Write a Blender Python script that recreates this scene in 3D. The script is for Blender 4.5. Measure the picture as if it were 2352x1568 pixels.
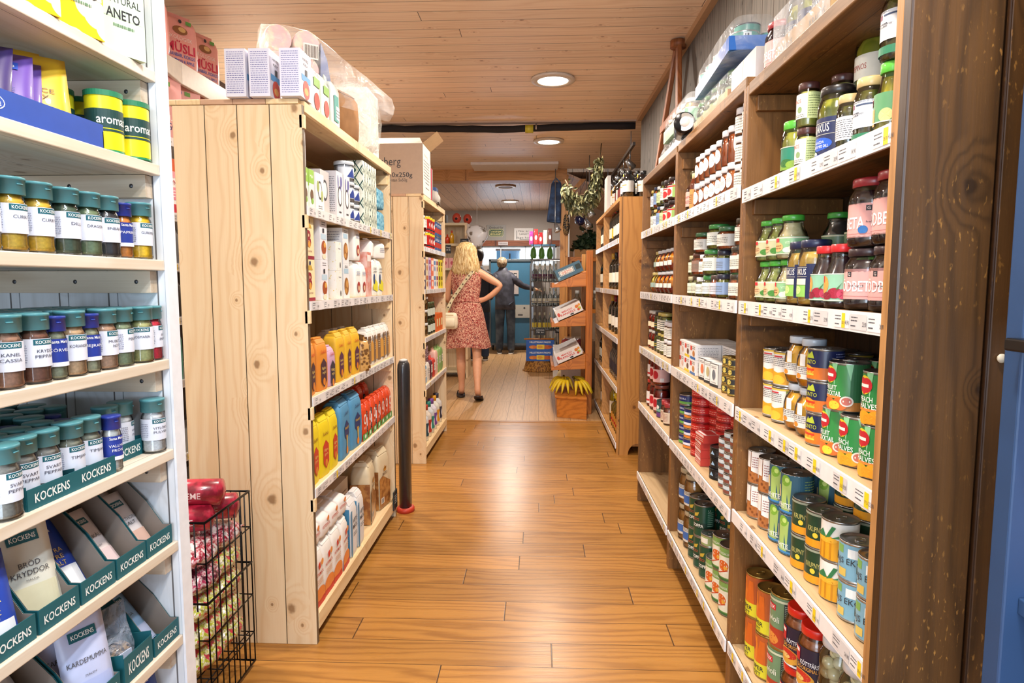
import bpy, bmesh, math, random
from math import radians as R, sin, cos, pi
from mathutils import Vector, Matrix
random.seed(7)
S = bpy.context.scene
COL = S.collection
for o in list(bpy.data.objects): bpy.data.objects.remove(o)

# ---------------- camera, world, lights, exposure ----------------
cam = bpy.data.objects.new('camera', bpy.data.cameras.new('camera')); COL.objects.link(cam)
cam.location = (0, 0, 1.28)
cam.rotation_euler = (R(90) - math.atan(136 / 1470), 0, math.atan(62 / 1470 * cos(math.atan(136 / 1470))))
cam.data.sensor_width = 36; cam.data.lens = 36 * 1470 / 2352
cam.data.clip_start = 0.05; cam.data.clip_end = 100
S.camera = cam
W = bpy.data.worlds.new('world'); S.world = W; W.use_nodes = True
W.node_tree.nodes['Background'].inputs[0].default_value = (0.75, 0.87, 1.0, 1)
W.node_tree.nodes['Background'].inputs[1].default_value = 1.0
S.view_settings.view_transform = 'Standard'; S.view_settings.look = 'None'
S.view_settings.gamma = 1; S.view_settings.exposure = -0.34; S.view_settings.use_curve_mapping = False

def lamp(kind, name, loc, power, color, size=0.2, size_y=None, rot=(0, 0, 0), spread=None):
    l = bpy.data.lights.new(name, kind); l.energy = power; l.color = color
    if kind == 'AREA':
        l.shape = 'DISK' if size_y is None else 'RECTANGLE'; l.size = size
        if size_y: l.size_y = size_y
        if spread: l.spread = spread
    elif kind == 'SPOT':
        l.spot_size = spread or R(60); l.spot_blend = 0.5; l.shadow_soft_size = size
    else: l.shadow_soft_size = size
    o = bpy.data.objects.new(name, l); COL.objects.link(o); o.location = loc; o.rotation_euler = rot
    return o
WARM = (1.0, 0.89, 0.77); NEUT = (1.0, 0.91, 0.80); COOL = (0.62, 0.80, 1.0)
CEIL = 2.67
# ceiling downlights: two of them in view, the same row continued behind the camera
DOWN = [(0.09, 4.54, 'w'), (0.09, 6.46, 'w'), (0.09, 2.62, 'w'), (0.09, 0.70, 'w'), (-0.50, 11.14, 'n'),
        (-1.62, 4.42, 'w'), (-1.72, 2.2, 'w')]  # left-aisle pair: extra lamps added where goods hide them
for x, y, k in DOWN:
    lamp('AREA', 'downlight_lamp', (x, y, CEIL - 0.035), 46 if k == 'w' else 85, WARM if k == 'w' else NEUT, 0.17)
# added cool fill, as daylight from an unseen shop front behind the camera
lamp('AREA', 'added_front_daylight', (-0.6, -2.7, 1.5), 230, (0.68, 0.83, 1.0), 3.4, 2.2, (R(90), 0, 0))
# added unseen strip lamp on the near-aisle ceiling, brightens the spice shelves
lamp('AREA', 'added_strip_lamp', (0.35, 0.05, CEIL - 0.06), 60, (0.74, 0.87, 1.0), 0.12, 1.3, (0, R(28), 0))
lamp('AREA', 'back_window_daylight', (-0.55, 12.4, 1.87), 10, COOL, 1.2, 0.25, (R(-90), 0, 0))

# ---------------- node helpers ----------------
def hexc(h):
    h = h.lstrip('#'); v = [int(h[i:i + 2], 16) / 255 for i in (0, 2, 4)]
    return tuple(((c + 0.055) / 1.055) ** 2.4 if c > 0.04045 else c / 12.92 for c in v) + (1,)
class NT:
    def __init__(s, name):
        s.m = bpy.data.materials.new(name); s.m.use_nodes = True; s.t = s.m.node_tree
        s.n = s.t.nodes; s.b = s.n['Principled BSDF']; s.out = s.n['Material Output']
    def nd(s, typ, **kw):
        n = s.n.new(typ)
        for k, v in kw.items(): setattr(n, k, v)
        return n
    def put(s, sock, v):
        if hasattr(v, 'is_linked') or isinstance(v, bpy.types.NodeSocket): s.t.links.new(v, sock)
        elif v is not None: sock.default_value = v
    def math(s, op, a, b=None, c=None, clamp=False):
        n = s.nd('ShaderNodeMath', operation=op); n.use_clamp = clamp
        s.put(n.inputs[0], a); s.put(n.inputs[1], b)
        if c is not None: s.put(n.inputs[2], c)
        return n.outputs[0]
    def xyz(s):
        t = s.nd('ShaderNodeTexCoord'); q = s.nd('ShaderNodeSeparateXYZ'); s.t.links.new(t.outputs['Object'], q.inputs[0])
        return q.outputs
    def obj(s): return s.nd('ShaderNodeTexCoord').outputs['Object']
    def comb(s, x, y, z):
        n = s.nd('ShaderNodeCombineXYZ'); s.put(n.inputs[0], x); s.put(n.inputs[1], y); s.put(n.inputs[2], z); return n.outputs[0]
    def noise(s, vec, scale, detail=3, dist=0.0, rough=0.5):
        n = s.nd('ShaderNodeTexNoise'); s.put(n.inputs['Vector'], vec); n.inputs['Scale'].default_value = scale
        n.inputs['Detail'].default_value = detail; n.inputs['Distortion'].default_value = dist; n.inputs['Roughness'].default_value = rough
        return n.outputs[0]
    def white(s, v):
        n = s.nd('ShaderNodeTexWhiteNoise', noise_dimensions='1D'); s.put(n.inputs['W'], v); return n.outputs[0]
    def mix(s, f, a, b, typ='MIX'):
        n = s.nd('ShaderNodeMix', data_type='RGBA', blend_type=typ)
        s.put(n.inputs[0], f); s.put(n.inputs[6], a); s.put(n.inputs[7], b); return n.outputs[2]
    def sstep(s, v, lo, hi, a=0.0, b=1.0):
        n = s.nd('ShaderNodeMapRange', interpolation_type='SMOOTHSTEP')
        s.put(n.inputs[0], v); n.inputs[1].default_value = lo; n.inputs[2].default_value = hi
        n.inputs[3].default_value = a; n.inputs[4].default_value = b; return n.outputs[0]
    def voro(s, vec, scale, feat='F1', rnd=1.0):
        n = s.nd('ShaderNodeTexVoronoi', feature=feat); s.put(n.inputs['Vector'], vec)
        n.inputs['Scale'].default_value = scale; n.inputs['Randomness'].default_value = rnd; return n.outputs
    def bump(s, h, strength=0.3, dist=0.002):
        n = s.nd('ShaderNodeBump'); n.inputs['Strength'].default_value = strength; n.inputs['Distance'].default_value = dist
        s.put(n.inputs['Height'], h); s.t.links.new(n.outputs[0], s.b.inputs['Normal'])

def wood(name, light, dark, knot, along='Z', width=0.11, length=None, rough=0.55, seam=0.012, knots=0.5, grain=1.0,
         var=0.10, wear=None, bumpy=0.25, kspace=0.19, spec=0.4, off=0.0, ksmall=1.0):
    """planed boards: grain, growth rings bending round knots, seams between boards"""
    t = NT(name); X, Y, Z = t.xyz()[:3]
    a, b, c = {'Z': (Z, X, Y), 'Y': (Y, X, Z), 'X': (X, Y, Z), 'Zy': (Z, Y, X)}[along]
    if off: b = t.math('ADD', b, off)
    bi = t.math('FLOOR', t.math('DIVIDE', b, width))
    rnd = t.white(t.math('ADD', bi, 3.37))
    if length:
        au = t.math('ADD', a, t.math('MULTIPLY', rnd, length * 7.3))
        li = t.math('FLOOR', t.math('DIVIDE', au, length))
        rnd2 = t.white(t.math('ADD', t.math('MULTIPLY', li, 13.7), bi))
        rnd_c = rnd2
    else: rnd_c = rnd
    shift = t.math('MULTIPLY', rnd_c, 17.0)
    av = t.math('ADD', a, shift)
    # knots
    kv = t.comb(t.math('DIVIDE', av, kspace * 1.25), t.math('DIVIDE', t.math('ADD', b, t.math('MULTIPLY', rnd, 3.0)), kspace), 0.0)
    vn = t.nd('ShaderNodeTexVoronoi', feature='F1', voronoi_dimensions='2D'); t.put(vn.inputs['Vector'], kv); vn.inputs['Scale'].default_value = 1.0
    kd = t.math('MULTIPLY', vn.outputs[0], t.math('MULTIPLY_ADD', t.white(vn.outputs['Color']), 2.2 * ksmall, 0.8 * ksmall))
    kd = t.math('ADD', kd, t.math('MULTIPLY', t.math('SUBTRACT', t.noise(t.comb(av, b, c), 60, 1), 0.5), 0.05))
    pull = t.sstep(kd, 0.0, 0.42, 1.0, 0.0)
    # rings
    low = t.noise(t.comb(t.math('MULTIPLY', av, 1.1), t.math('MULTIPLY', b, 7.0), t.math('MULTIPLY', c, 7.0)), 1.0, 3)
    ph = t.math('ADD', t.math('MULTIPLY', t.math('ADD', b, t.math('MULTIPLY', c, 0.6)), 150.0),
                t.math('ADD', t.math('MULTIPLY', low, 34.0), t.math('MULTIPLY', pull, 20.0 * knots)))
    ring = t.math('MULTIPLY_ADD', t.math('SINE', ph), 0.5, 0.5)
    fib = t.noise(t.comb(t.math('MULTIPLY', av, 6.0), t.math('MULTIPLY', b, 240.0), t.math('MULTIPLY', c, 240.0)), 1.0, 3)
    g = t.math('ADD', t.math('MULTIPLY', t.math('POWER', ring, 2.2), 0.55 * grain), t.math('MULTIPLY', t.math('SUBTRACT', fib, 0.35), 0.65 * grain))
    g = t.math('MULTIPLY', g, t.math('ADD', 0.45, t.math('MULTIPLY', low, 0.9)), clamp=True)
    colr = t.mix(g, hexc(light), hexc(dark))
    vv = t.math('ADD', 1.0 - var, t.math('MULTIPLY', rnd_c, 2 * var))
    colr = t.mix(1.0, colr, t.comb(vv, vv, vv), 'MULTIPLY')
    if knots > 0:
        kk = t.sstep(kd, 0.035, 0.085, 1.0, 0.0)
        colr = t.mix(t.math('MULTIPLY', kk, 0.9), colr, hexc(knot))
        colr = t.mix(t.math('MULTIPLY', t.sstep(kd, 0.08, 0.26, 1.0, 0.0), 0.32), colr, hexc(dark))
    if wear:
        w1 = t.noise(t.comb(t.math('MULTIPLY', a, 60), t.math('MULTIPLY', b, 160), t.math('MULTIPLY', c, 160)), 1.0, 4)
        w2 = t.noise(t.obj(), 5.0, 3)
        wm = t.math('MULTIPLY', t.sstep(w1, 0.60, 0.70), t.sstep(w2, 0.42, 0.62))
        colr = t.mix(t.math('MULTIPLY', wm, 0.75), colr, hexc(wear))
        dm = t.sstep(t.noise(t.obj(), 2.3, 4), 0.35, 0.75)
        colr = t.mix(t.math('MULTIPLY', dm, 0.35), colr, hexc(dark))
    if seam:
        fr = t.math('ABSOLUTE', t.math('SUBTRACT', t.math('FRACT', t.math('DIVIDE', b, width)), 0.5))
        sm = t.sstep(fr, 0.5 - seam * 1.6, 0.5 - seam * 0.6)
        if length:
            fl = t.math('ABSOLUTE', t.math('SUBTRACT', t.math('FRACT', t.math('DIVIDE', au, length)), 0.5))
            q = 0.002 / length
            sm = t.math('MAXIMUM', sm, t.sstep(fl, 0.5 - q * 1.6, 0.5 - q * 0.6))
        colr = t.mix(t.math('MULTIPLY', sm, 0.85), colr, hexc('#2a1608'))
        hgt = t.math('SUBTRACT', t.math('MULTIPLY', fib, 0.25), t.math('MULTIPLY', sm, 2.0))
    else: hgt = fib
    t.bump(hgt, bumpy, 0.0015)
    t.put(t.b.inputs['Base Color'], colr)
    t.put(t.b.inputs['Roughness'], t.math('ADD', rough, t.math('MULTIPLY', t.math('SUBTRACT', fib, 0.5), 0.2)))
    t.b.inputs['Specular IOR Level'].default_value = spec
    return t.m

_mc = {}
def M(col, rough=0.5, metal=0.0, coat=0.0, emit=0.0, alpha=1.0, var=0.06, vs=40.0, trans=0.0, name=None):
    """plain finish in one colour with faint mottling"""
    k = (col, rough, metal, coat, emit, alpha, var, vs, trans)
    if k in _mc: return _mc[k]
    t = NT(name or 'finish_' + col.strip('#')); c = hexc(col)
    n = t.noise(t.obj(), vs, 2)
    d = tuple(max(0, x * (1 - var * 2)) for x in c[:3]) + (1,); e = tuple(min(1, x * (1 + var)) for x in c[:3]) + (1,)
    t.put(t.b.inputs['Base Color'], t.mix(n, d, e))
    b = t.b.inputs
    b['Roughness'].default_value = rough; b['Metallic'].default_value = metal; b['Coat Weight'].default_value = coat
    b['Coat Roughness'].default_value = 0.06; b['Alpha'].default_value = alpha
    if trans: b['Transmission Weight'].default_value = trans
    if emit: b['Emission Color'].default_value = c; b['Emission Strength'].default_value = emit
    _mc[k] = t.m; return t.m
def two(name, c1, c2, scale, rough=0.5, lo=0.45, hi=0.55, coat=0.0, kind='noise', c3=None, stretch=(1, 1, 1)):
    """two colours broken up by noise or cells (contents of jars, prints on packs, cloth)"""
    if name in _mc: return _mc[name]
    t = NT(name); v = t.obj()
    if stretch != (1, 1, 1):
        mp = t.nd('ShaderNodeMapping'); t.put(mp.inputs[0], v); mp.inputs['Scale'].default_value = stretch; v = mp.outputs[0]
    f = t.noise(v, scale, 3) if kind == 'noise' else t.voro(v, scale)[0]
    c = t.mix(t.sstep(f, lo, hi), hexc(c1), hexc(c2))
    if c3: c = t.mix(t.sstep(t.noise(v, scale * 0.37, 2), 0.5, 0.6), c, hexc(c3))
    t.put(t.b.inputs['Base Color'], c); t.b.inputs['Roughness'].default_value = rough; t.b.inputs['Coat Weight'].default_value = coat
    t.bump(f, 0.25, 0.001)
    _mc[name] = t.m; return t.m
def glassy(name='clear_glass', tint='#ffffff', glossy=0.12):
    """thin clear glass or film: mostly see-through with sharp highlights"""
    if name in _mc: return _mc[name]
    t = NT(name); tr = t.nd('ShaderNodeBsdfTransparent'); tr.inputs[0].default_value = hexc(tint)
    gl = t.nd('ShaderNodeBsdfGlossy'); gl.inputs['Roughness'].default_value = 0.06
    fr = t.nd('ShaderNodeFresnel'); fr.inputs[0].default_value = 1.45
    f = t.math('ADD', t.math('MULTIPLY', fr.outputs[0], 0.9), glossy * 0.3, clamp=True)
    mx = t.nd('ShaderNodeMixShader'); t.put(mx.inputs[0], f)
    t.t.links.new(tr.outputs[0], mx.inputs[1]); t.t.links.new(gl.outputs[0], mx.inputs[2]); t.t.links.new(mx.outputs[0], t.out.inputs[0])
    _mc[name] = t.m; return t.m
def film(name='shrink_film', cov=0.17, col='#e9edf2', scale=9.0):
    """crinkled plastic film"""
    if name in _mc: return _mc[name]
    t = NT(name); tr = t.nd('ShaderNodeBsdfTransparent')
    n1 = t.noise(t.obj(), scale, 4, 1.2); t.bump(n1, 1.0, 0.02)
    t.b.inputs['Base Color'].default_value = hexc(col); t.b.inputs['Roughness'].default_value = 0.18
    mx = t.nd('ShaderNodeMixShader'); t.put(mx.inputs[0], t.sstep(n1, 0.30, 0.75, cov * 0.45, min(1, cov * 1.7)))
    t.t.links.new(tr.outputs[0], mx.inputs[1]); t.t.links.new(t.b.outputs[0], mx.inputs[2]); t.t.links.new(mx.outputs[0], t.out.inputs[0])
    _mc[name] = t.m; return t.m

# ---------------- text outlines ----------------
_tc = {}
def tgeo(s, bold=0.0):
    k = (s, bold)
    if k in _tc: return _tc[k]
    cu = bpy.data.curves.new('lettering', 'FONT'); cu.body = s; cu.size = 1; cu.resolution_u = 2; cu.offset = bold
    cu.align_x = 'CENTER'
    ob = bpy.data.objects.new('lettering', cu); me = bpy.data.meshes.new_from_object(ob)
    bpy.data.objects.remove(ob)
    vs = [(v.co.x, v.co.y) for v in me.vertices]; fs = [tuple(p.vertices) for p in me.polygons]
    bpy.data.meshes.remove(me)
    if not vs: vs = [(0, 0), (0.1, 0), (0, 0.1)]; fs = [(0, 1, 2)]
    x0 = min(v[0] for v in vs); x1 = max(v[0] for v in vs)
    vs = [(x - (x0 + x1) / 2, y) for x, y in vs]
    _tc[k] = (vs, fs, x1 - x0); return _tc[k]

# ---------------- mesh builder ----------------
class MB:
    def __init__(s): s.v = []; s.f = []; s.m = []; s.mats = []; s.sm = []
    def mi(s, mat):
        if isinstance(mat, str): mat = M(mat)
        if mat not in s.mats: s.mats.append(mat)
        return s.mats.index(mat)
    def add(s, vs, fs, mat, smooth=False):
        o = len(s.v); s.v += [tuple(v) for v in vs]; i = s.mi(mat)
        for f in fs: s.f.append(tuple(o + k for k in f)); s.m.append(i); s.sm.append(smooth)
    def box(s, x0, y0, z0, x1, y1, z1, mat, rot=0.0, piv=None):
        vs = [(x, y, z) for z in (z0, z1) for y in (y0, y1) for x in (x0, x1)]
        if rot:
            px, py = piv or ((x0 + x1) / 2, (y0 + y1) / 2)
            vs = [(px + (x - px) * cos(rot) - (y - py) * sin(rot), py + (x - px) * sin(rot) + (y - py) * cos(rot), z) for x, y, z in vs]
        s.add(vs, [(0, 2, 3, 1), (4, 5, 7, 6), (0, 1, 5, 4), (2, 6, 7, 3), (0, 4, 6, 2), (1, 3, 7, 5)], mat); return s
    def hexa(s, p, mat):
        """8 points: bottom ring 4, top ring 4"""
        s.add(p, [(3, 2, 1, 0), (4, 5, 6, 7), (0, 1, 5, 4), (1, 2, 6, 5), (2, 3, 7, 6), (3, 0, 4, 7)], mat); return s
    def lathe(s, prof, mat, n=20, cx=0, cy=0, z=0, sx=1, sy=1, cap=True, smooth=True):
        vs = []; fs = []
        for r, h in prof:
            for k in range(n): a = 2 * pi * k / n; vs.append((cx + r * sx * cos(a), cy + r * sy * sin(a), z + h))
        m = len(prof)
        for i in range(m - 1):
            for k in range(n): fs.append((i * n + k, i * n + (k + 1) % n, (i + 1) * n + (k + 1) % n, (i + 1) * n + k))
        s.add(vs, fs, mat, smooth)
        if cap:
            o = len(s.v) - len(vs)
            s.f.append(tuple(o + k for k in reversed(range(n)))); s.m.append(s.mi(mat)); s.sm.append(False)
            s.f.append(tuple(o + (m - 1) * n + k for k in range(n))); s.m.append(s.mi(mat)); s.sm.append(False)
        return s
    def tube(s, pts, r, mat, n=8, close=False, cap=True):
        pts = [Vector(p) for p in pts]; vs = []; fs = []; N = len(pts)
        rr = r if isinstance(r, (list, tuple)) else [r] * N
        up = Vector((0, 0, 1)); pr = None
        for i, p in enumerate(pts):
            d = (pts[(i + 1) % N] - pts[i - 1]) if (close or 0 < i < N - 1) else (pts[1] - pts[0] if i == 0 else pts[-1] - pts[-2])
            d = d.normalized() if d.length > 1e-9 else Vector((0, 0, 1))
            if pr is None: pr = d.cross(up) if abs(d.dot(up)) < 0.95 else d.cross(Vector((1, 0, 0)))
            a = (pr - d * pr.dot(d))
            a = a.normalized() if a.length > 1e-6 else d.cross(up).normalized()
            pr = a; b = d.cross(a)
            for k in range(n):
                t = 2 * pi * k / n; vs.append(p + (a * cos(t) + b * sin(t)) * rr[i])
        for i in range(N if close else N - 1):
            j = (i + 1) % N
            for k in range(n): fs.append((i * n + k, i * n + (k + 1) % n, j * n + (k + 1) % n, j * n + k))
        if cap and not close: fs.append(tuple(reversed(range(n)))); fs.append(tuple((N - 1) * n + k for k in range(n)))
        s.add(vs, fs, mat, True); return s
    def loft(s, secs, mat, n=20, cap=True, smooth=True, sq=1.0):
        """secs: (cx, cy, z, rx, ry) superellipse rings stacked in z"""
        vs = []; fs = []
        for cx, cy, z, rx, ry in secs:
            for k in range(n):
                a = 2 * pi * k / n + pi / n; ca, sa = cos(a), sin(a)
                vs.append((cx + rx * math.copysign(abs(ca) ** sq, ca), cy + ry * math.copysign(abs(sa) ** sq, sa), z))
        m = len(secs)
        for i in range(m - 1):
            for k in range(n): fs.append((i * n + k, i * n + (k + 1) % n, (i + 1) * n + (k + 1) % n, (i + 1) * n + k))
        if cap: fs.append(tuple(reversed(range(n)))); fs.append(tuple((m - 1) * n + k for k in range(n)))
        s.add(vs, fs, mat, smooth); return s
    def sphere(s, c, r, mat, n=12, m=8, sc=(1, 1, 1)):
        vs = []; fs = []
        for i in range(1, m):
            t = pi * i / m
            for k in range(n): a = 2 * pi * k / n; vs.append((c[0] + r * sc[0] * sin(t) * cos(a), c[1] + r * sc[1] * sin(t) * sin(a), c[2] - r * sc[2] * cos(t)))
        b = len(vs); vs += [(c[0], c[1], c[2] - r * sc[2]), (c[0], c[1], c[2] + r * sc[2])]
        for i in range(m - 2):
            for k in range(n): fs.append((i * n + k, i * n + (k + 1) % n, (i + 1) * n + (k + 1) % n, (i + 1) * n + k))
        for k in range(n): fs.append((b, (k + 1) % n, k)); fs.append((b + 1, (m - 2) * n + k, (m - 2) * n + (k + 1) % n))
        s.add(vs, fs, mat, True); return s
    def tris(s, T, mp, off, c):   # split so that prints follow curved faces
        out = []
        while T:
            a, b, d = T.pop(); L = [abs(a[0] - b[0]), abs(b[0] - d[0]), abs(d[0] - a[0])]; k = L.index(max(L))
            if L[k] > .011:
                if k == 1: a, b, d = b, d, a
                elif k == 2: a, b, d = d, a, b
                m = ((a[0] + b[0]) / 2, (a[1] + b[1]) / 2); T += [(a, m, d), (m, b, d)]
            else: out.append((a, b, d))
        s.add([mp(p[0], p[1], off) for t in out for p in t], [(3 * i, 3 * i + 1, 3 * i + 2) for i in range(len(out))], c)
    # art on a surface: mp(u, v, offset) -> point, u and v in metres
    def art(s, ops, mp, base=0.0004):
        for i, op in enumerate(ops):
            off = base + 0.00018 * i; k = op[0]
            if k == 'r':
                _, u0, v0, u1, v1, c = op; n = max(1, min(48, int(abs(u1 - u0) / 0.005)))
                vs = []; fs = []
                for j in range(n + 1):
                    u = u0 + (u1 - u0) * j / n; vs += [mp(u, v0, off), mp(u, v1, off)]
                for j in range(n): fs.append((2 * j, 2 * j + 2, 2 * j + 3, 2 * j + 1))
                s.add(vs, fs, c)
            elif k == 'd':
                _, u, v, ru, rv, c = op; n = 18
                P = [(u + ru * cos(2 * pi * j / n), v + rv * sin(2 * pi * j / n)) for j in range(n)]
                s.tris([((u, v), P[j], P[(j + 1) % n]) for j in range(n)], mp, off, c)
            elif k == 'p':
                _, pts, c = op; s.tris([(pts[0], pts[j], pts[j + 1]) for j in range(1, len(pts) - 1)], mp, off, c)
            elif k == 't':
                _, u, v, h, txt, c = op[:6]; wd = op[6] if len(op) > 6 else None; bold = op[7] if len(op) > 7 else 0.0
                vs, fs, w = tgeo(txt, bold); sy = h / 0.70; sx = (wd / w) if wd else sy
                s.add([mp(u + x * sx, v - h / 2 + y * sy, off) for x, y in vs], fs, c)
            elif k == 'tv':   # text running upwards
                _, u, v, h, txt, c = op[:6]; vs, fs, w = tgeo(txt); sy = h / 0.70; sx = (op[6] / w) if len(op) > 6 else sy
                s.add([mp(u + h / 2 - y * sy, v + x * sx, off) for x, y in vs], fs, c)
            elif k == 'l':    # small print: rows of short dark dashes
                _, u0, v0, u1, v1, rows, c = op; rg = random.Random(int(u0 * 9e4) + rows)
                for r in range(rows):
                    v = v1 - (v1 - v0) * (r + 0.5) / rows; h = (v1 - v0) / rows * 0.34
                    uu = u0
                    while uu < u1:
                        w = rg.uniform(0.04, 0.16) * (u1 - u0); e = min(u1, uu + w)
                        s.add([mp(uu, v - h / 2, off), mp(e, v - h / 2, off), mp(e, v + h / 2, off), mp(uu, v + h / 2, off)], [(0, 1, 2, 3)], c)
                        uu = e + 0.03 * (u1 - u0)
        return s
    def build(s, name, parent=None, loc=(0, 0, 0), bevel=0.0):
        me = bpy.data.meshes.new(name); me.from_pydata(s.v, [], s.f)
        for m in s.mats: me.materials.append(m)
        me.polygons.foreach_set('material_index', s.m); me.polygons.foreach_set('use_smooth', s.sm); me.update()
        o = bpy.data.objects.new(name, me); COL.objects.link(o); o.location = loc
        if parent: o.parent = parent
        if bevel:
            b = o.modifiers.new('bevel', 'BEVEL'); b.width = bevel; b.segments = 2; b.limit_method = 'ANGLE'; b.angle_limit = R(40)
        return o
def cylmap(Rr, z0=0.0):     # u wraps round the cylinder, u=0 faces -Y
    return lambda u, v, o: ((Rr + o) * sin(u / Rr), -(Rr + o) * cos(u / Rr), z0 + v)
def flat(o, ux, uy, nn):    # flat face
    o, ux, uy, nn = map(Vector, (o, ux, uy, nn))
    return lambda u, v, k: tuple(o + ux * u + uy * v + nn * k)

def empty(name, loc=(0, 0, 0), rz=0.0):
    o = bpy.data.objects.new(name, None); COL.objects.link(o); o.location = loc; o.rotation_euler = (0, 0, rz)
    o.empty_display_size = 0.05; return o
def tag(o, label=None, cat=None, group=None, kind=None):
    if label: o['label'] = label
    if cat: o['category'] = cat
    if group: o['group'] = group
    if kind: o['kind'] = kind
    return o
def structure(o): o['kind'] = 'structure'; return o
def copy_tree(o, parent=None):
    c = o.copy(); COL.objects.link(c)
    if parent: c.parent = parent
    for ch in list(KIDS.get(o.name, [])): copy_tree(ch, c)
    return c
KIDS = {}
_proto = {}
LABELS = {}
def put(key, fn, loc, rz, label, cat, group=None, tilt=None):
    """place one thing; the first of a kind is built, later ones are copied with their parts"""
    if key not in _proto:
        o = fn(); _proto[key] = o; KIDS[o.name] = list(o.children)
        for c in o.children: KIDS[c.name] = list(c.children)
    else:
        src = _proto[key]; o = copy_tree(src)
        for k in ('label', 'group', 'category'):
            if k in o: del o[k]
    o.location = loc; o.rotation_euler = (tilt[0] if tilt else 0, tilt[1] if tilt else 0, rz)
    tag(o, label, cat, group); return o
ORD = ['', 'second', 'third', 'fourth', 'fifth', 'sixth', 'seventh', 'eighth', 'ninth', 'tenth', 'eleventh']
def colword(i, n):
    if n == 1: return ''
    if n == 2: return ('left one', 'right one')[i]
    if i == 0: return 'leftmost'
    if i == n - 1: return 'rightmost'
    return ORD[i] + ' from left'
def tierword(t, n):
    if n == 1: return ''
    if n == 2: return ('lower', 'upper')[t] + ' layer'
    return 'bottom layer' if t == 0 else 'top layer' if t == n - 1 else ORD[t] + ' layer up'
def rowword(r, n):
    if n == 1: return ''
    return ('front row', 'row behind', 'third row back', 'fourth row back')[r]
def fill(key, fn, x, ys, z, h, rz, desc, cat, group, tiers=1, rows=1, rstep=0.07, side=1, jit=0.12, rev=False, tset=None, jz=0):
    """a run of one product: ys are the places along the shelf in picture order from left to right"""
    n = len(ys)
    for i, y in enumerate(ys):
        for r in range(rows):
            for t in range(tset[i] if tset else tiers):
                nt = max(tset) if tset else tiers
                w = [q for q in (tierword(t, nt), rowword(r, rows), colword(i, n)) if q]
                lab = desc + (', ' + ' '.join(w) if w else '')
                put(key, fn, (x + side * rstep * r + random.uniform(-.002, .002), y + random.uniform(-.0015, .0015), z + t * h + 0.0005), rz + random.uniform(-jit, jit), lab, cat, group)
# ---------------- wood finishes ----------------
W_CEIL = wood('whitewashed_pine_ceiling', '#f0d8bd', '#d8b492', '#7a4f34', 'X', 0.118, 5.0, 0.42, 0.016, 0.55, 0.8, 0.06, kspace=0.22, ksmall=1.3, spec=0.5, bumpy=0.2)
W_CEIL2 = wood('lengthwise_pine_ceiling', '#c9a78a', '#a98164', '#5a3520', 'Y', 0.14, 5.0, 0.42, 0.02, 0.5, 0.7, 0.12, kspace=0.24, ksmall=1.3, spec=0.5)
W_FLOOR = wood('oak_floor_crosswise', '#ac7838', '#754618', '#4f2a0c', 'X', 0.145, 1.15, 0.30, 0.009, 0.0, 0.9, 0.14, spec=0.45, bumpy=0.12)
W_FLOOR2 = wood('oak_floor_lengthwise', '#c29a6c', '#9c7448', '#5f3610', 'Y', 0.150, 2.0, 0.36, 0.010, 0.0, 0.7, 0.10, spec=0.45, bumpy=0.12)
W_PINEV = wood('pine_upright_boards', '#ecd3ad', '#dcb27e', '#5c3317', 'Z', 0.1095, None, 0.5, 0.012, 1.0, 0.75, 0.03, kspace=0.19, off=1.218 + 0.1095 * 9)
W_PINEH = wood('pine_shelf_boards', '#e9cfa2', '#d2a871', '#6a3f1c', 'Y', 0.15, None, 0.5, 0.004, 0.6, 0.7, 0.05, kspace=0.22)
W_WHITEV = wood('pale_spruce_upright_boards', '#dde2e8', '#c2c4c4', '#5f5650', 'Z', 0.107, None, 0.55, 0.014, 0.8, 0.7, 0.05, kspace=0.24, off=0.05)
W_WHITEH = wood('pale_spruce_shelf_boards', '#e2d8c8', '#c9b59a', '#7e5f44', 'Y', 0.16, None, 0.55, 0.003, 0.6, 0.8, 0.04, kspace=0.22)
W_WHITEX = wood('pale_spruce_battens', '#d6c7b2', '#b49b7c', '#5c4736', 'X', 0.5, None, 0.55, 0, 0.4, 1.0, 0.03, kspace=0.22)
W_BRV = wood('brown_stained_uprights', '#875a2c', '#573817', '#2a170b', 'Zy', 0.30, None, 0.5, 0, 0.5, 0.9, 0.06, wear='#c09050')
W_BRH = wood('brown_stained_shelves', '#835a2e', '#533716', '#2a170b', 'Y', 0.13, None, 0.5, 0.006, 0.5, 0.9, 0.07, wear='#b98c52')
W_BREND = wood('dark_worn_end_boards', '#5f3f20', '#34210f', '#1a0d06', 'Z', 0.148, None, 0.42, 0.02, 0.9, 1.0, 0.05, wear='#b07c3c', kspace=0.24, off=-0.577 + 0.148 * 9, spec=0.5, bumpy=0.5)
W_BRBACK = wood('dark_stained_back_boards', '#46301c', '#2c1d0e', '#1a0d06', 'Zy', 0.12, None, 0.6, 0.02, 0.4, 0.8, 0.1)
W_SAND = wood('sanded_shelf_top', '#c0a27a', '#a08056', '#6a3f1c', 'Y', 0.3, None, 0.6, 0, 0.3, 0.6, 0.05)
W_OR = wood('honey_pine_upright', '#c58a45', '#9c6228', '#552c0e', 'Z', 0.145, None, 0.42, 0.012, 1.0, 0.8, 0.06, kspace=0.24, off=-0.60 + 0.145 * 9)
W_ORH = wood('honey_pine_shelf', '#c08c50', '#8f6330', '#552c0e', 'Y', 0.3, None, 0.45, 0, 0.4, 0.8, 0.06)
W_ORX = wood('honey_pine_crosswise', '#c5782c', '#8f4c14', '#4a240a', 'X', 0.14, None, 0.4, 0.004, 0.4, 0.9, 0.08)
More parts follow.
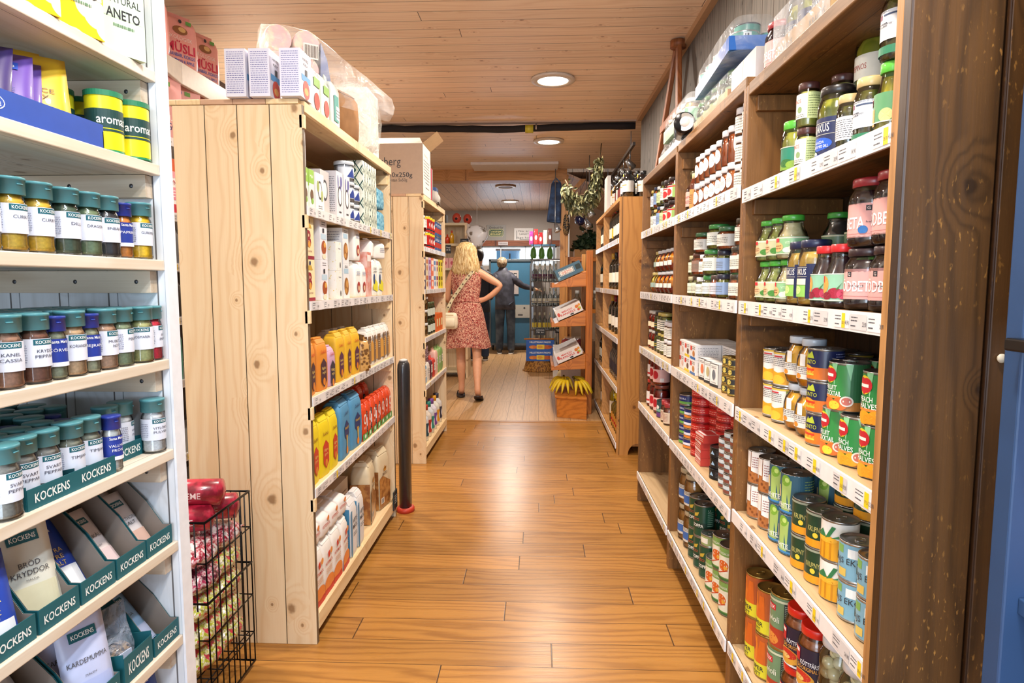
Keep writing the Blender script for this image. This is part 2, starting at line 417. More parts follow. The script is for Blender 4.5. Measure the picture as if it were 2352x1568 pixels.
W_GREY = wood('grey_weathered_wall_boards', '#69625b', '#484440', '#302c29', 'Zy', 0.125, None, 0.7, 0.02, 0.25, 0.9, 0.08, spec=0.3)
W_BEAM = wood('beam_pine', '#c88f4f', '#a26c30', '#5a3013', 'X', 0.25, None, 0.45, 0, 0.5, 0.8, 0.03)
W_CRATE = wood('rough_crate_boards', '#7a5c42', '#54402e', '#2f2119', 'Z', 0.10, None, 0.75, 0, 0.3, 0.9, 0.1)
P_WALL = M('#a39a94', 0.85, var=0.03); P_BEIGE = M('#b7a794', 0.85, var=0.03); P_CREAM = M('#e9e4da', 0.8, var=0.02)

def slab(name, x0, y0, z0, x1, y1, z1, mat, bevel=0):
    return structure(MB().box(x0, y0, z0, x1, y1, z1, mat).build(name, bevel=bevel))
XL, XR, YB, YE = -2.25, 2.6, -3.0, 12.6
slab('floor', XL, YB, -0.05, XR, 5.81, 0, W_FLOOR)
slab('floor_rear', XL, 5.81, -0.05, XR, YE, 0.0, W_FLOOR2)
slab('trim_1', XL, 5.78, 0.0, XR, 5.84, 0.004, W_FLOOR)
slab('ceiling', XL, YB, CEIL, XR, 8.06, CEIL + 0.05, W_CEIL)
slab('ceiling_rear', XL, 8.30, CEIL, XR, YE, CEIL + 0.05, W_CEIL2)
structure(MB().box(XL, 8.06, 2.535, 0.34, 8.30, CEIL + 0.05, W_BEAM).build('ceiling_beam', bevel=0.004))
slab('wall_left', XL - 0.1, YB, 0, XL, YE, CEIL, P_CREAM)
slab('wall_right', 0.86, YB, 0, 0.96, 5.60, CEIL, W_GREY)
slab('wall_right_rear', XR, 5.6, 0, XR + 0.1, YE, CEIL, P_BEIGE)
slab('wall_right_side', 0.96, 5.50, 0, XR, 5.60, CEIL, P_BEIGE)
slab('wall_alcove', 0.46, 9.80, 0, XR, 9.9, CEIL, P_BEIGE)
# back wall with the serving window opening
bw = MB(); bw.box(XL, YE, 0, -1.14, YE + .1, CEIL, P_WALL); bw.box(-1.14, YE, 1.985, 0.46, YE + .1, CEIL, P_WALL)
bw.box(-1.14, YE, 0, 0.46, YE + .1, 1.60, P_WALL); bw.box(0.34, YE, 1.6, 0.46, YE + .1, 1.985, P_WALL)
structure(bw.build('wall_back'))
slab('wall_alcove_side', 0.46, 9.9, 0, 0.56, YE, CEIL, P_WALL)
# sloped boarded ceiling over the fruit corner
sl = MB(); sl.hexa([(0.34, 8.1, 2.60), (1.7, 8.1, 2.02), (1.7, 9.8, 2.02), (0.34, 9.8, 2.60), (0.34, 8.1, 2.63), (1.7, 8.1, 2.05), (1.7, 9.8, 2.05), (0.34, 9.8, 2.63)], W_CEIL2)
structure(sl.build('ceiling_slope'))
# unseen front wall behind the camera, round a window added for daylight
sf = MB(); sf.box(XL, YB - .1, 0, 0.86, YB, 0.35, P_CREAM); sf.box(XL, YB - .1, 2.45, 0.86, YB, CEIL, P_CREAM)
sf.box(XL, YB - .1, .35, XL + .2, YB, 2.45, P_CREAM); sf.box(.66, YB - .1, .35, .86, YB, 2.45, P_CREAM)
structure(sf.build('wall_front'))
wn = structure(MB().box(XL + .2, YB - .06, .35, .66, YB - .055, 2.45, glassy()).build('added_window'))
# cornice along the grey wall, and the dark batten that closes the first ceiling
slab('trim_2', 0.825, YB, CEIL - 0.035, 0.86, 5.6, CEIL, M('#b08a66', 0.6))
# window in back wall
w = empty('window_1', (0, YE, 1.6)); structure(w)
f = MB()
for a in ((-1.14, 0.02, .385 - .03, .34, .07, .385), (-1.14, .02, 0, .34, .07, .025), (-1.14, .02, 0, -1.11, .07, .385), (.31, .02, 0, .34, .07, .385),
          (-0.76, .02, 0, -0.74, .07, .385), (-0.28, .02, 0, -0.26, .07, .385)):
    f.box(*a, M('#cfd6dc', 0.5))
f.build('window_frame', w)
MB().box(-1.14, .045, 0, .34, .048, .385, glassy()).build('pane', w)
# outside seen through it: backdrop and blue shutter, both given a glow to stand for daylight
o = MB(); o.box(-2.0, YE + 1.4, 0.8, 1.2, YE + 1.5, 3.0, M('#eef6ff', 0.9, emit=1.3)); structure(o.build('exterior_1'))
b = empty('shuttered_window', (-0.62, YE + 1.36, 1.70))
MB().box(-.30, 0, 0, .20, .03, .26, M('#5fa8d8', 0.6, emit=0.25)).build('shutter', b)
MB().box(-.32, -.01, .26, .22, .03, .30, M('#8a6a58', 0.7)).build('lintel', b)
MB().box(-.03, -.01, 0, .0, .03, .2, M('#14202c', 0.7)).build('gap', b)
tag(b, 'pale blue shutters outside beyond the far serving window', 'shutter')
MB().box(-1.30, YE - .035, 1.985, 0.40, YE, 2.09, wood('reddish_trim', '#8b4f33', '#5f2f1c', '#3a1b10', 'X', .5, seam=0)).build('trim_3')['kind'] = 'structure'

# ---------------- fittings on the ceiling ----------------
EM = M('#fff6e4', 0.5, emit=9.0, name='lit_diffuser')
def downlight(lit=True):
    r = empty('downlight')
    MB().lathe([(0.105, -0.004), (0.150, -0.004), (0.153, -0.016), (0.148, -0.02), (0.108, -0.022), (0.105, -0.018)], M('#cdbfae' if lit else '#d8c6b2', 0.35), 40, cap=False).build('trim_ring', r)
    MB().lathe([(0.106, -0.014), (0.106, -0.017), (0.05, -0.018), (0.001, -0.018)], EM if lit else M('#8a6c55', 0.6), 40).build('diffuser', r)
    return r
nm = ['large round downlight nearest the camera, just above the aisle', 'round downlight behind the dark ceiling pipe, second along the aisle',
      'round downlight overhead, out of view above the middle aisle', 'round downlight overhead, out of view above the near aisle',
      'small lit downlight over the far counter', 'added unseen downlight above the left aisle, far one', 'added unseen downlight above the left aisle, near one']
for (x, y, k), l in zip(DOWN, nm): put('down', downlight, (x, y, CEIL), 0, l, 'ceiling light', 'round ceiling downlights')
put('downoff', lambda: downlight(False), (-0.49, 9.44, CEIL), 0, 'unlit round downlight in the rear ceiling, its lamp dark', 'ceiling light', 'round ceiling downlights')
r = empty('added_strip_light', (0.35, 0.05, CEIL)); MB().box(-.06, -.65, -.05, .06, .65, 0, M('#dddddd', 0.4)).build('housing', r)
MB().box(-.05, -.64, -.055, .05, .64, -.05, M('#f2f7ff', 0.5, emit=3)).build('diffuser', r); tag(r, 'added white strip light over the near aisle, out of view', 'ceiling light')
# insulated pipe with yellow tape
r = empty('insulated_pipe', (-0.3, 5.74, CEIL - 0.045))
blk = M('#1d1513', 0.85, var=0.2)
n = 26; pts = [(-1.95 + 3.08 * i / n, 0.006 * sin(i * 2.1), -0.006 * sin(i * 0.45) - (0.008 if 8 < i < 18 else 0)) for i in range(n + 1)]
MB().tube(pts, [0.030 + 0.002 * sin(i * 3.3) for i in range(n + 1)], blk, 12).build('insulation', r)
MB().tube([(0.175, 0, -.012), (0.245, 0, -.012)], 0.036, M('#b7a72a', 0.5), 14).build('tape_band', r)
MB().tube([(0.27, 0, 0.045), (0.27, 0, 0.02), (0.27, -.036, 0), (0.27, -.036, -.025)], 0.007, M('#b8a89a', 0.4, 0.6), 8).build('hanger', r)
MB().tube([(-1.2, 0, 0.045), (-1.2, -.035, 0), ], 0.006, M('#3a3431', 0.4), 8).build('hanger', r)
MB().box(-1.95, -.05, .035, 1.13, .03, .045, M('#b39a86', 0.6)).build('mounting_strip', r)
tag(r, 'black insulated pipe with yellow tape band running across the ceiling', 'pipe')
# white panel under beam
r = empty('ceiling_panel', (-0.30, 7.85, CEIL)); MB().box(-.50, -.28, -.03, .52, .15, 0, M('#e6dfda', 0.35)).build('panel', r, bevel=.004)
MB().box(-.52, .15, -.035, .54, .17, 0, W_BEAM).build('edge_strip', r); tag(r, 'white rectangular panel fixed to the ceiling before the beam', 'panel')
# pine post carrying the beam
r = empty('timber_post', (0.31, 8.12, 0)); MB().box(-.05, -.05, 0, .05, .05, 2.60, W_OR).build('post', r, bevel=.004)
MB().hexa([(-.05, .05, 2.25), (-.05, -.04, 2.25), (.0, -.04, 2.25), (.0, .05, 2.25), (.20, .05, 2.55), (.20, -.04, 2.55), (.27, -.04, 2.55), (.27, .05, 2.55)], W_OR).build('brace', r)
tag(r, 'square pine post holding up the far ceiling beam', 'post')
# ---------------- price rails ----------------
RAIL = M('#efecec', 0.3, coat=0.2); YEL = M('#f2d01e', 0.5); INK = M('#3a3a44', 0.6); GRYP = M('#d7d3d3', 0.4)
def rail(parent, y0, y1, x, z, side, seed, yellow=0.5, h=0.038, digits=True):
    """white price rail on the shelf front; side -1 faces -X, +1 faces +X"""
    rg = random.Random(seed); b = MB()
    b.box(min(x, x + side * .006), y0, z - h, max(x, x + side * .006), y1, z, RAIL)
    xf = x + side * .0065
    mp = flat((xf, 0, z - h / 2), (0, -side * -1 if False else (1 if side > 0 else -1), 0), (0, 0, 1), (side, 0, 0))
    ro = b.build('price_rail', parent); L = y1 - y0; pos = 0.02
    while pos < L - 0.07:
        w = rg.uniform(0.05, 0.07); u = (y0 + pos + w / 2) * (1 if side > 0 else -1)
        ops = [('r', u - w / 2, -.014, u + w / 2, .014, GRYP if rg.random() < .5 else RAIL),
               ('l', u - w * .45, -.001, u - w * .05, .011, 2, INK), ('l', u - w * .45, -.011, u - w * .15, -.004, 1, INK)]
        if rg.random() < yellow: ops.append(('r', u + w * .02, -.014, u + w * .24, .014, YEL)); ops.append(('t', u + w * .13, -.004, .006, '%d.%d' % (rg.randint(12, 59), rg.randint(5, 95)), INK, w * .18))
        if digits: ops.append(('t', u + w * .38, -.003, .008, '%d,%d' % (rg.randint(12, 47), 90), INK, w * .24))
        MB().art(ops, mp, .0003).build('price_tag', ro); pos += w + rg.choice([0.004, .004, .03, .06])
    return ro

# ---------------- right unit: three brown bays ----------------
FX = .585
u = empty('brown_shelving_unit', (0, 0, 0))
YD = [1.085, 1.875, 2.795, 3.690]     # uprights
SH = [1.54, 1.225, .915, .605, .19]
for i, y in enumerate(YD):
    top = 1.83
    MB().box(FX, y, 0, .855, y + (.022 if i else .02), top, W_BRV).build('upright_board', u, bevel=.002)
    if 0 < i < 3: MB().box(FX, y + .022, 0, .855, y + .044, top, W_BRV).build('upright_board', u, bevel=.002)
for k in range(3):
    y0 = YD[k] + (.02 if k == 0 else .044); y1 = YD[k + 1]
    for j, z in enumerate(SH):
        zz = z + (0.02 if (k > 0 and j == 0) else 0) - (.015 if k > 0 and j > 2 else 0)
        MB().box(FX + .004, y0, zz - .024, .852, y1, zz - .001, W_SAND if j > 1 else W_BRH).build('shelf_board', u, bevel=.0015)
        rail(u, y0 - (.03 if k == 0 else .005), y1 + .008, FX - .001, zz + .002, -1, k * 10 + j, 0.55 if k == 0 else 0.3)
    zt = 1.835 if k == 0 else 1.86
    MB().box(FX, y0 - .02, zt - .035, .855, y1 + (.0 if k < 2 else .02), zt, W_BRH).build('top_board', u, bevel=.003)
    # cleats under shelves
    for z in [1.80] + [q - .025 for q in SH[:4]]:
        MB().box(FX + .02, y1 - .02, z - .045, .85, y1, z - .003, W_BRV).build('cleat', u, bevel=.002)
MB().box(.852, 1.09, 0, .858, 3.71, 1.83, W_BRBACK).build('back_panel', u)
# dark end panel of two boards, paler front edge strip
MB().box(.577, 1.063, 0, .720, 1.086, 2.62, W_BREND).build('end_board', u, bevel=.002)
MB().box(.724, 1.060, 0, .765, 1.086, 2.62, W_BREND).build('end_board', u, bevel=.002)
MB().box(.577, 1.084, 0, .590, 1.106, 2.62, wood('pale_pine_edge', '#b98650', '#8e6234', '#4d2f15', 'Zy', .5, seam=0)).build('front_edge_strip', u, bevel=.002)
MB().sphere((.745, 1.056, 1.158), .0075, M('#d8cdb8', .4), 12, 8, (1, .5, 1)).build('peg', u)
tag(u, 'long brown stained shelving unit of three bays filled with jars and cans', 'shelving unit')

# ---------------- blue painted unit at right edge ----------------
BLU = M('#2c4870', 0.5, var=0.10, vs=6); BLD = M('#1c2532', .6)
u = empty('blue_cabinet', (.676, .62, 0))
MB().box(0, .30, 0, .041, .335, 2.62, BLU).build('front_post', u, bevel=.003)
MB().box(.042, .30, 1.20, .17, .335, 2.62, BLU).build('fascia', u, bevel=.003)
MB().box(.17, -.5, 0, .20, .335, 2.62, BLD).build('back_panel', u)  # dark colour stands in for the black open interior
MB().box(.02, -.5, .80, .17, .30, .825, BLU).build('shelf', u, bevel=.002)
tag(u, 'blue painted cabinet standing against the end of the brown shelving', 'cabinet')
r = empty('black_bracket_arm', (.662, .80, 1.185)); MB().box(-.012, -.20, 0, .012, .12, .018, M('#0c0c0e', .3)).build('arm', r, bevel=.003)
MB().lathe([(.006, -.008), (.006, 0)], M('#e8e4da', .2, .5), 12, 0, .06).build('white_tip', r); tag(r, 'black bracket arm with a bright tip sticking out of blue cabinet', 'bracket')
r = empty('pink_carton', (.755, .855, .826)); MB().box(-.03, -.06, 0, .03, .06, .27, M('#d3b3a3', .6)).art([('r', -.05, .02, .05, .06, '#b98d7c')], flat((-.031, 0, .0), (0, -1, 0), (0, 0, 1), (-1, 0, 0))).build('box_body', r, bevel=.002)
tag(r, 'pale pink carton standing on the blue cabinet shelf', 'box')

# ---------------- pine gondolas on the left ----------------
def gondola(name, y0, y1, label, shelves, seed, wid=.438, fx=-.78, loose=0):
    u = empty(name, (0, 0, 0)); xl = fx - wid; q = wid / 4
    offs = W_PINEV
    for e, (ya, yb) in enumerate(((y0, y0 + .021), (y1 - .021, y1))):
        for k in range(4):
            MB().box(xl + k * q + .0006, ya, .0 if e == 0 else .0, xl + (k + 1) * q - .0006, yb, 1.862, offs).build('end_board', u, bevel=.0015)
    # tongue-and-groove top plank ends over the end panel
    for k in range(4):
        MB().box(xl - .01 + k * q, y0 - .004, 1.863, xl - .01 + (k + 1) * q - .001, y1 + .004, 1.880, W_PINEH if k in (0, 3) else M('#c9a183', .6)).build('top_board', u, bevel=.002)
    MB().box(fx - .012, y0 + .02, 1.842, fx + .002, y1 - .0, 1.879, W_PINEH).build('top_edge_strip', u, bevel=.0015)
    for j, z in enumerate(shelves):
        MB().box(xl + .02, y0 + .022, z - .024, fx - .004, y1 - .022, z, W_PINEH).build('shelf_board', u, bevel=.0015)
        if z > .2: rail(u, y0 + .018, y1 - .01, fx - .003, z + .001, 1, seed + j, .12, .032)
        else: MB().box(fx - .004, y0 + .018, z - .055, fx + .002, y1 - .01, z + .001, W_PINEH).build('shelf_edge', u)
    MB().box(xl, y0 + .022, .02, xl + .018, y1 - .022, 1.86, W_PINEV).build('back_panel', u)
    for z in shelves[:-1] + [1.86]:
        MB().box(fx - .14, y1 - .045, z - .075, fx - .01, y1 - .022, z - .028, W_PINEH).build('cleat', u, bevel=.002)
        MB().box(fx - .012, y0 + .0, z - .075, fx + .006, y0 + .018, z - .03, W_PINEH).build('cleat', u, bevel=.002)
    tag(u, label, 'shelving unit'); return u
GS = [1.535, 1.214, .882, .558, .105]
gondola('pine_shelving_unit', 2.132, 3.40, 'light pine shelving unit of plain boards, baking goods facing the aisle', GS, 100)
gondola('pine_shelving_unit', 4.40, 5.42, 'farther pine shelving unit behind the black bumper, carton on top', [1.525, 1.23, .89, .555, .115], 200, fx=-.792, wid=.42)

# ---------------- white spice shelving at the left edge ----------------
u = empty('spice_shelving_unit', (0, 0, 0))
SP = [1.706, 1.520, 1.326, 1.119, .925, .722, .508, .30]
for k in range(5):
    MB().box(-.78 - (k + 1) * .107 + .0008, 1.315, 0, -.78 - k * .107 - .0008, 1.348, 2.5, W_WHITEV).build('side_board', u, bevel=.0015)
MB().box(-.781, 1.313, 0, -.776, 1.350, 2.5, M('#e9edf4', .5)).build('front_edge_strip', u)
for z in SP + [1.90]:
    MB().box(-1.30, .3, z - .022, -.781, 1.314, z, W_WHITEH).build('shelf_board', u, bevel=.002)
    cl = MB().box(-1.28, 1.292, z - .068, -.800, 1.315, z - .023, W_WHITEX)
    for xx in (-.83, -.96, -1.09): cl.sphere((xx, 1.292, z - .045), .0045, M('#55565a', .35, .8), 10, 6, (1, .35, 1))
    cl.build('cleat', u, bevel=.003)
MB().box(-1.33, .25, 0, -1.31, 1.348, 2.5, W_WHITEV).build('back_panel', u)
tag(u, 'pale spruce shelving unit of spices at the left edge', 'shelving unit')

# ---------------- honey pine wine shelving ----------------
u = empty('wine_shelving_unit', (0, 0, 0)); wx = .580
wy = [4.70, 5.86, 6.60]
f = MB(); zt = 1.893
# near side with arch cut at the foot
N = 12; xa, xb = .665, .80
outer = [(wx, 0), (xa - .005, 0)] + [(xa + .07 - .07 * cos(pi * i / N), .085 * sin(pi * i / N)) for i in range(N + 1)] + [(.86, 0), (.86, zt), (wx, zt)]
vs = [(x, 4.70, z) for x, z in outer] + [(x, 4.725, z) for x, z in outer]; m = len(outer)
f.add(vs, [tuple(range(m)), tuple(reversed(range(m, 2 * m)))] + [(i, (i + 1) % m, (i + 1) % m + m, i + m) for i in range(m)], W_OR)
f.build('end_panel', u)
MB().box(wx - .004, 4.725, 1.862, .86, 6.62, 1.893, W_ORH).build('top_board', u, bevel=.003)
MB().box(.84, 4.725, 0, .855, 6.6, 1.862, W_ORH).build('back_panel', u)
for y in wy[1:]: MB().box(wx, y - .02, 0, .84, y, 1.862, W_ORH).build('upright_board', u, bevel=.002)
WS = [1.655, 1.225, .865, .50, .08]
for k in range(2):
    y0 = wy[k] + (.025 if k == 0 else 0); y1 = wy[k + 1] - .02
    for j, z in enumerate(WS):
        if z > 1.6: z = 1.60
        MB().box(wx + .004, y0, z - .022, .84, y1, z, W_ORH).build('shelf_board', u)
        rail(u, y0, y1, wx, z + .001, -1, 300 + k * 10 + j, .1, .04, False)
tag(u, 'honey coloured pine wine shelving with an arched foot', 'shelving unit')
WS[0] = 1.60
# ---------------- product builders (front faces -Y, base at z=0) ----------------
GLASS = glassy()
TIN = M('#a9a9a6', 0.28, 0.9); GOLD = M('#b59a55', 0.3, 0.85)
def wrapband(b, Rr, z0, z1, mat, a0=-180, a1=180, off=0.0006, n=28):
    vs = []; fs = []
    for j in range(n + 1):
        a = R(a0 + (a1 - a0) * j / n)
        for z in (z0, z1): vs.append(((Rr + off) * sin(a), -(Rr + off) * cos(a), z))
    for j in range(n): fs.append((2 * j, 2 * j + 2, 2 * j + 3, 2 * j + 1))
    b.add(vs, fs, mat, True)
def mk_jar(name='glass_jar', r=.034, h=.11, lid='#3a8a3a', lidh=.014, fill='#8a8a30', shape='straight', lab=(.25, .75, '#f0ece0', -180, 180), ops=(), lidr=.86, fillh=.9, lidrough=.35, sticker=None):
    """lab: from, to (share of height), colour, angles"""
    u = empty(name); bh = h - lidh
    if shape == 'straight': prof = [(.80, 0), (.93, .01), (1, .05), (1, .78), (.96, .86), (lidr - .02, .95), (lidr - .04, 1)]
    elif shape == 'round': prof = [(.55, 0), (.80, .03), (.97, .22), (1, .45), (.97, .65), (.85, .82), (.66, .91), (.62, 1)]; lidr = .70
    elif shape == 'neck': prof = [(.85, 0), (.98, .02), (1, .08), (1, .52), (.9, .66), (.70, .80), (.64, .93), (.64, 1)]; lidr = .70
    elif shape == 'waist': prof = [(.85, 0), (1, .05), (1, .30), (.90, .45), (.90, .62), (1, .72), (.96, .85), (.8, .94), (.78, 1)]; lidr = .82
    elif shape == 'bulge': prof = [(.75, 0), (.95, .04), (1, .16), (.97, .2), (.97, .66), (1, .72), (.97, .82), (.80, .93), (.78, 1)]; lidr = .84
    P_ = [(a * r, z * bh) for a, z in prof]
    g = MB().lathe(P_, GLASS, 24); g.build('glass_body', u)
    inner = [(max(.001, a * r - .0022), .003 + z * (bh - .003) * fillh) for a, z in prof if z <= 1]
    MB().lathe(inner, M(fill, .25, coat=.5, var=.2, vs=90) if isinstance(fill, str) else fill, 20).build('contents', u)
    lr = lidr * r
    lm = M(lid, lidrough, coat=.3)
    MB().lathe([(lr * .98, bh - .004), (lr * 1.02, bh - .003), (lr * 1.02, h - .0025), (lr * .97, h), (lr * .88, h - .0008), (.001, h - .0008)], lm, 24).build('lid', u)
    if lab:
        b = MB(); z0, z1 = lab[0] * bh, lab[1] * bh; Rl = r * lab[5] if len(lab) > 5 else r
        wrapband(b, Rl, z0, z1, M(lab[2], .45, coat=.15), lab[3], lab[4], .0005)
        b.art(ops, cylmap(Rl, (z0 + z1) / 2), .0009); b.build('label', u)
    return u
def mk_can(name='tin_can', r=.037, h=.105, wrap='#ffffff', ops=(), rim=TIN, key=True, bare=.03):
    u = empty(name)
    mb = MB().lathe([(r * .97, 0), (r * 1.01, .001), (r * 1.01, .003), (r * .985, .005), (r * .985, h - .005), (r * 1.01, h - .003), (r * 1.01, h - .0005), (r * .98, h), (r * .95, h - .003), (r * .6, h - .0035), (.001, h - .0035)], rim, 26).build('metal_body', u)
    b = MB(); wrapband(b, r * .985, .005, h - .005, M(wrap, .35, coat=.2) if isinstance(wrap, str) else wrap)
    b.art(ops, cylmap(r * .985, h / 2), .0009); b.build('label', u)
    if key: MB().tube([(0.0, -r * .3, h - .0022), (.006, -r * .1, h - .0016), (.007, r * .25, h - .0016), (0, r * .42, h - .0016), (-.007, r * .25, h - .0016), (-.006, -r * .1, h - .0016)], .0011, rim, 6, close=True).build('pull_ring', mb)
    return u
def mk_box(name, w, d, h, col, front=(), left=(), right=(), top=(), rough=.45):
    b = MB(); m = M(col, rough, var=.03) if isinstance(col, str) else col
    b.box(-w / 2, 0, 0, w / 2, d, h, m)
    b.art(front, flat((0, 0, h / 2), (1, 0, 0), (0, 0, 1), (0, -1, 0)))
    b.art(left, flat((-w / 2, d / 2, h / 2), (0, -1, 0), (0, 0, 1), (-1, 0, 0)))
    b.art(right, flat((w / 2, d / 2, h / 2), (0, 1, 0), (0, 0, 1), (1, 0, 0)))
    b.art(top, flat((0, d / 2, h), (1, 0, 0), (0, 1, 0), (0, 0, 1)))
    return b.build(name)
def mk_bag(name, w, d, h, col, front=(), left=(), right=(), fold='#ffffff', slump=0.0, crimp=False, foldcol=None, rough=.6):
    """paper bag with folded top; fronts on -Y"""
    u = empty(name); m = M(col, rough, var=.04) if isinstance(col, str) else col
    b = MB(); hh = h * .93; n = 28; secs = []
    for t, s in ((0, .92), (.02, .97), (.12, 1.0), (.4, 1.02), (.7, 1.0), (.86, .98), (.95, .92), (1, .80)):
        secs.append((slump * w * t * .1, d / 2, hh * t, w / 2 * s, d / 2 * s * (1 if t < .9 else .92)))
    # rounded rectangle rings
    vs = []; fs = []
    for cx, cy, z, rx, ry in secs:
        for k in range(n):
            a = 2 * pi * k / n + pi / n; ca, sa = cos(a), sin(a)
            j = 1 + .006 * sin(7 * a + z * 90)
            vs.append((cx + rx * math.copysign(abs(ca) ** .28, ca) * j, cy + ry * math.copysign(abs(sa) ** .28, sa) * j, z))
    mm = len(secs)
    for i in range(mm - 1):
        for k in range(n): fs.append((i * n + k, i * n + (k + 1) % n, (i + 1) * n + (k + 1) % n, (i + 1) * n + k))
    fs.append(tuple(reversed(range(n)))); fs.append(tuple((mm - 1) * n + k for k in range(n)))
    b.add(vs, fs, m, True)
    b.art(front, flat((0, -.0012, hh / 2), (1, 0, 0), (0, 0, 1), (0, -1, 0)), .0012)
    b.art(left, flat((-w / 2 - .0012, d / 2, hh / 2), (0, -1, 0), (0, 0, 1), (-1, 0, 0)), .0012)
    b.art(right, flat((w / 2 + .0012, d / 2, hh / 2), (0, 1, 0), (0, 0, 1), (1, 0, 0)), .0012)
    b.build('paper_bag', u)
    f = MB(); fm = M(foldcol, rough) if foldcol else m
    if crimp:   # heat-sealed crest
        f.hexa([(-w * .42, d * .40, hh - .006), (w * .42, d * .40, hh - .006), (w * .42, d * .60, hh - .006), (-w * .42, d * .60, hh - .006),
                (-w * .46, d * .485, h + .012), (w * .46, d * .485, h + .012), (w * .46, d * .515, h + .012), (-w * .46, d * .515, h + .012)], fm)
        f.build('sealed_crest', u)
    else:
        f.hexa([(-w * .40, d * .08, hh - .004), (w * .40, d * .08, hh - .004), (w * .40, d * .90, hh - .004), (-w * .40, d * .90, hh - .004),
                (-w * .37, d * .25, h), (w * .37, d * .25, h), (w * .37, d * .72, h - .004), (-w * .37, d * .72, h - .004)], fm)
        f.box(-w * .36, d * .30, h - .001, w * .36, d * .60, h + .006, fm)
        f.build('folded_top', u, bevel=.003)
    return u
def mk_bottle(name='wine_bottle', r=.036, h=.30, glass='#121a10', cap='#1a1a1a', lab='#efe8d8', ops=(), laby=(.18, .48), capm=None, shoulder=.62, neck=.36, filled=None, seg=20):
    u = empty(name)
    prof = [(.85, 0), (1, .015), (1, shoulder), (.93, shoulder + .06), (neck + .12, shoulder + .15), (neck, shoulder + .2), (neck, .965), (neck + .04, .97), (neck + .04, .995), (neck * .5, 1)]
    gm = glass if not isinstance(glass, str) else M(glass, .08, coat=1, var=.15)
    MB().lathe([(a * r, z * h) for a, z in prof], gm, seg).build('glass_body', u)
    if filled: MB().lathe([(a * r - .002, z * h + (.003 if z == 0 else 0)) for a, z in prof if z < shoulder + .16], filled, seg).build('contents', u)
    MB().lathe([((neck + .03) * r, .84 * h), ((neck + .06) * r, .842 * h), ((neck + .07) * r, h), ((neck) * r, h + .002), (.001, h + .002)], M(cap, .35), seg).build('capsule', u)
    if lab:
        b = MB(); wrapband(b, r, laby[0] * h, laby[1] * h, M(lab, .6), -110, 110, .0006, 18)
        b.art(ops, cylmap(r, (laby[0] + laby[1]) / 2 * h), .0009); b.build('label', u)
    return u
def put1(fn, loc, rz, label, cat, group=None, tilt=None):
    o = fn(); o.location = loc; o.rotation_euler = (tilt[0] if tilt else 0, tilt[1] if tilt else 0, rz); return tag(o, label, cat, group)
RZ = R(-90 + 24)     # fronts on the right unit look across the aisle, turned a little to the camera
LZ = R(90 - 14)
K = '#2a2a30'; Wt = '#f4f2ee'; RD = '#c4202c'; GN = '#2f7a3c'
# ================= near bay, shelf at 1.54: pickles =================
X0 = .607
Z = 1.5402
pick = two('gherkins_in_brine', '#5f6a1c', '#a5a63a', 38, .15, .4, .6, .6, 'cells', '#7d8424', (1, 1, .35))
olive = two('dark_olives', '#2c2b14', '#5c5a28', 70, .15, .2, .6, .6, 'cells')
pale = two('pale_gherkins', '#8e9440', '#b9b866', 45, .15, .3, .6, .6, 'cells', None, (1, 1, .4))
cuc = lambda: mk_jar('pickle_jar', .031, .137, '#58b83a', .016, pick, 'straight', (.16, .60, '#1f7d62', -150, 150),
    [('r', -.07, -.028, .07, -.012, '#7fa53a'), ('r', -.06, -.028, -.026, .028, '#e9a878'), ('d', .004, -.012, .018, .010, '#2f6a2c'), ('d', .02, -.016, .016, .009, '#86a83c'), ('r', -.09, .026, .09, .028, '#e8e2c0'), ('t', -.043, .0, .007, 'GURKA', '#7a3a1c', .026)])
put('cuc', cuc, (X0 + .031, 1.668, Z), RZ, 'green lidded gherkin jar with teal label at left end of pickle shelf', 'jar', 'pickle jars on the top right shelf')
put('cuc', cuc, (X0 + .098, 1.700, Z), RZ, 'green lidded gherkin jar half hidden behind the leftmost pickle jar', 'jar', 'pickle jars on the top right shelf')
osj = lambda: mk_jar('pickle_jar', .0265, .103, '#4a2522', .012, pale, 'straight', (.22, .84, '#efece0', -175, 175),
    [('r', .018, -.03, .05, .03, '#b7c48a'), ('l', .02, -.026, .048, .024, 9, '#5a6a3a'), ('t', -.012, .012, .009, "PEPINOS", '#b03a2c', .03), ('d', .0, -.008, .006, .007, '#8aa06a'), ('l', -.02, -.026, .012, -.018, 2, '#5a5a50')])
for i, (y, t, l) in enumerate([(1.590, 0, 'small maroon lidded jar of pale gherkins, lower of the stacked pair'), (1.590, 1, 'small maroon lidded jar of pale gherkins, stacked on its twin'),
                    (1.532, 0, 'maroon lidded jar squeezed behind the navy pickle jar, lower one'), (1.532, 1, 'maroon lidded jar squeezed behind the navy pickle jar, upper one')]):
    put('osj', osj, (X0 + .03 + (.05 if i > 1 else 0), y, Z + t * .1035), RZ, l, 'jar', 'pickle jars on the top right shelf')
NAVY = '#1b2550'
krk = lambda: mk_jar('pickle_jar', .0405, .160, '#1d1718', .014, pick, 'straight', (.10, .64, NAVY, -170, 150),
    [('d', -.004, -.016, .034, .014, '#2358c0'), ('r', -.034, .028, .034, .029, '#c9c4b4'), ('t', -.002, .018, .017, 'KRAKUS', '#e9e6de', .050, .01), ('r', -.034, .003, .034, .004, '#c9c4b4'),
     ('t', -.002, -.012, .006, 'INLAGDA', '#e6ecff', .03), ('t', -.002, -.021, .006, 'GURKOR MED DILL', '#f2f4ff', .05), ('d', -.024, -.034, .012, .010, '#3f8448'), ('d', -.012, -.037, .008, .006, '#e9e9d0'), ('r', -.09, -.0425, .09, -.038, '#2358c0'),
     ('l', .05, -.03, .09, .03, 10, '#9aa2c8')])
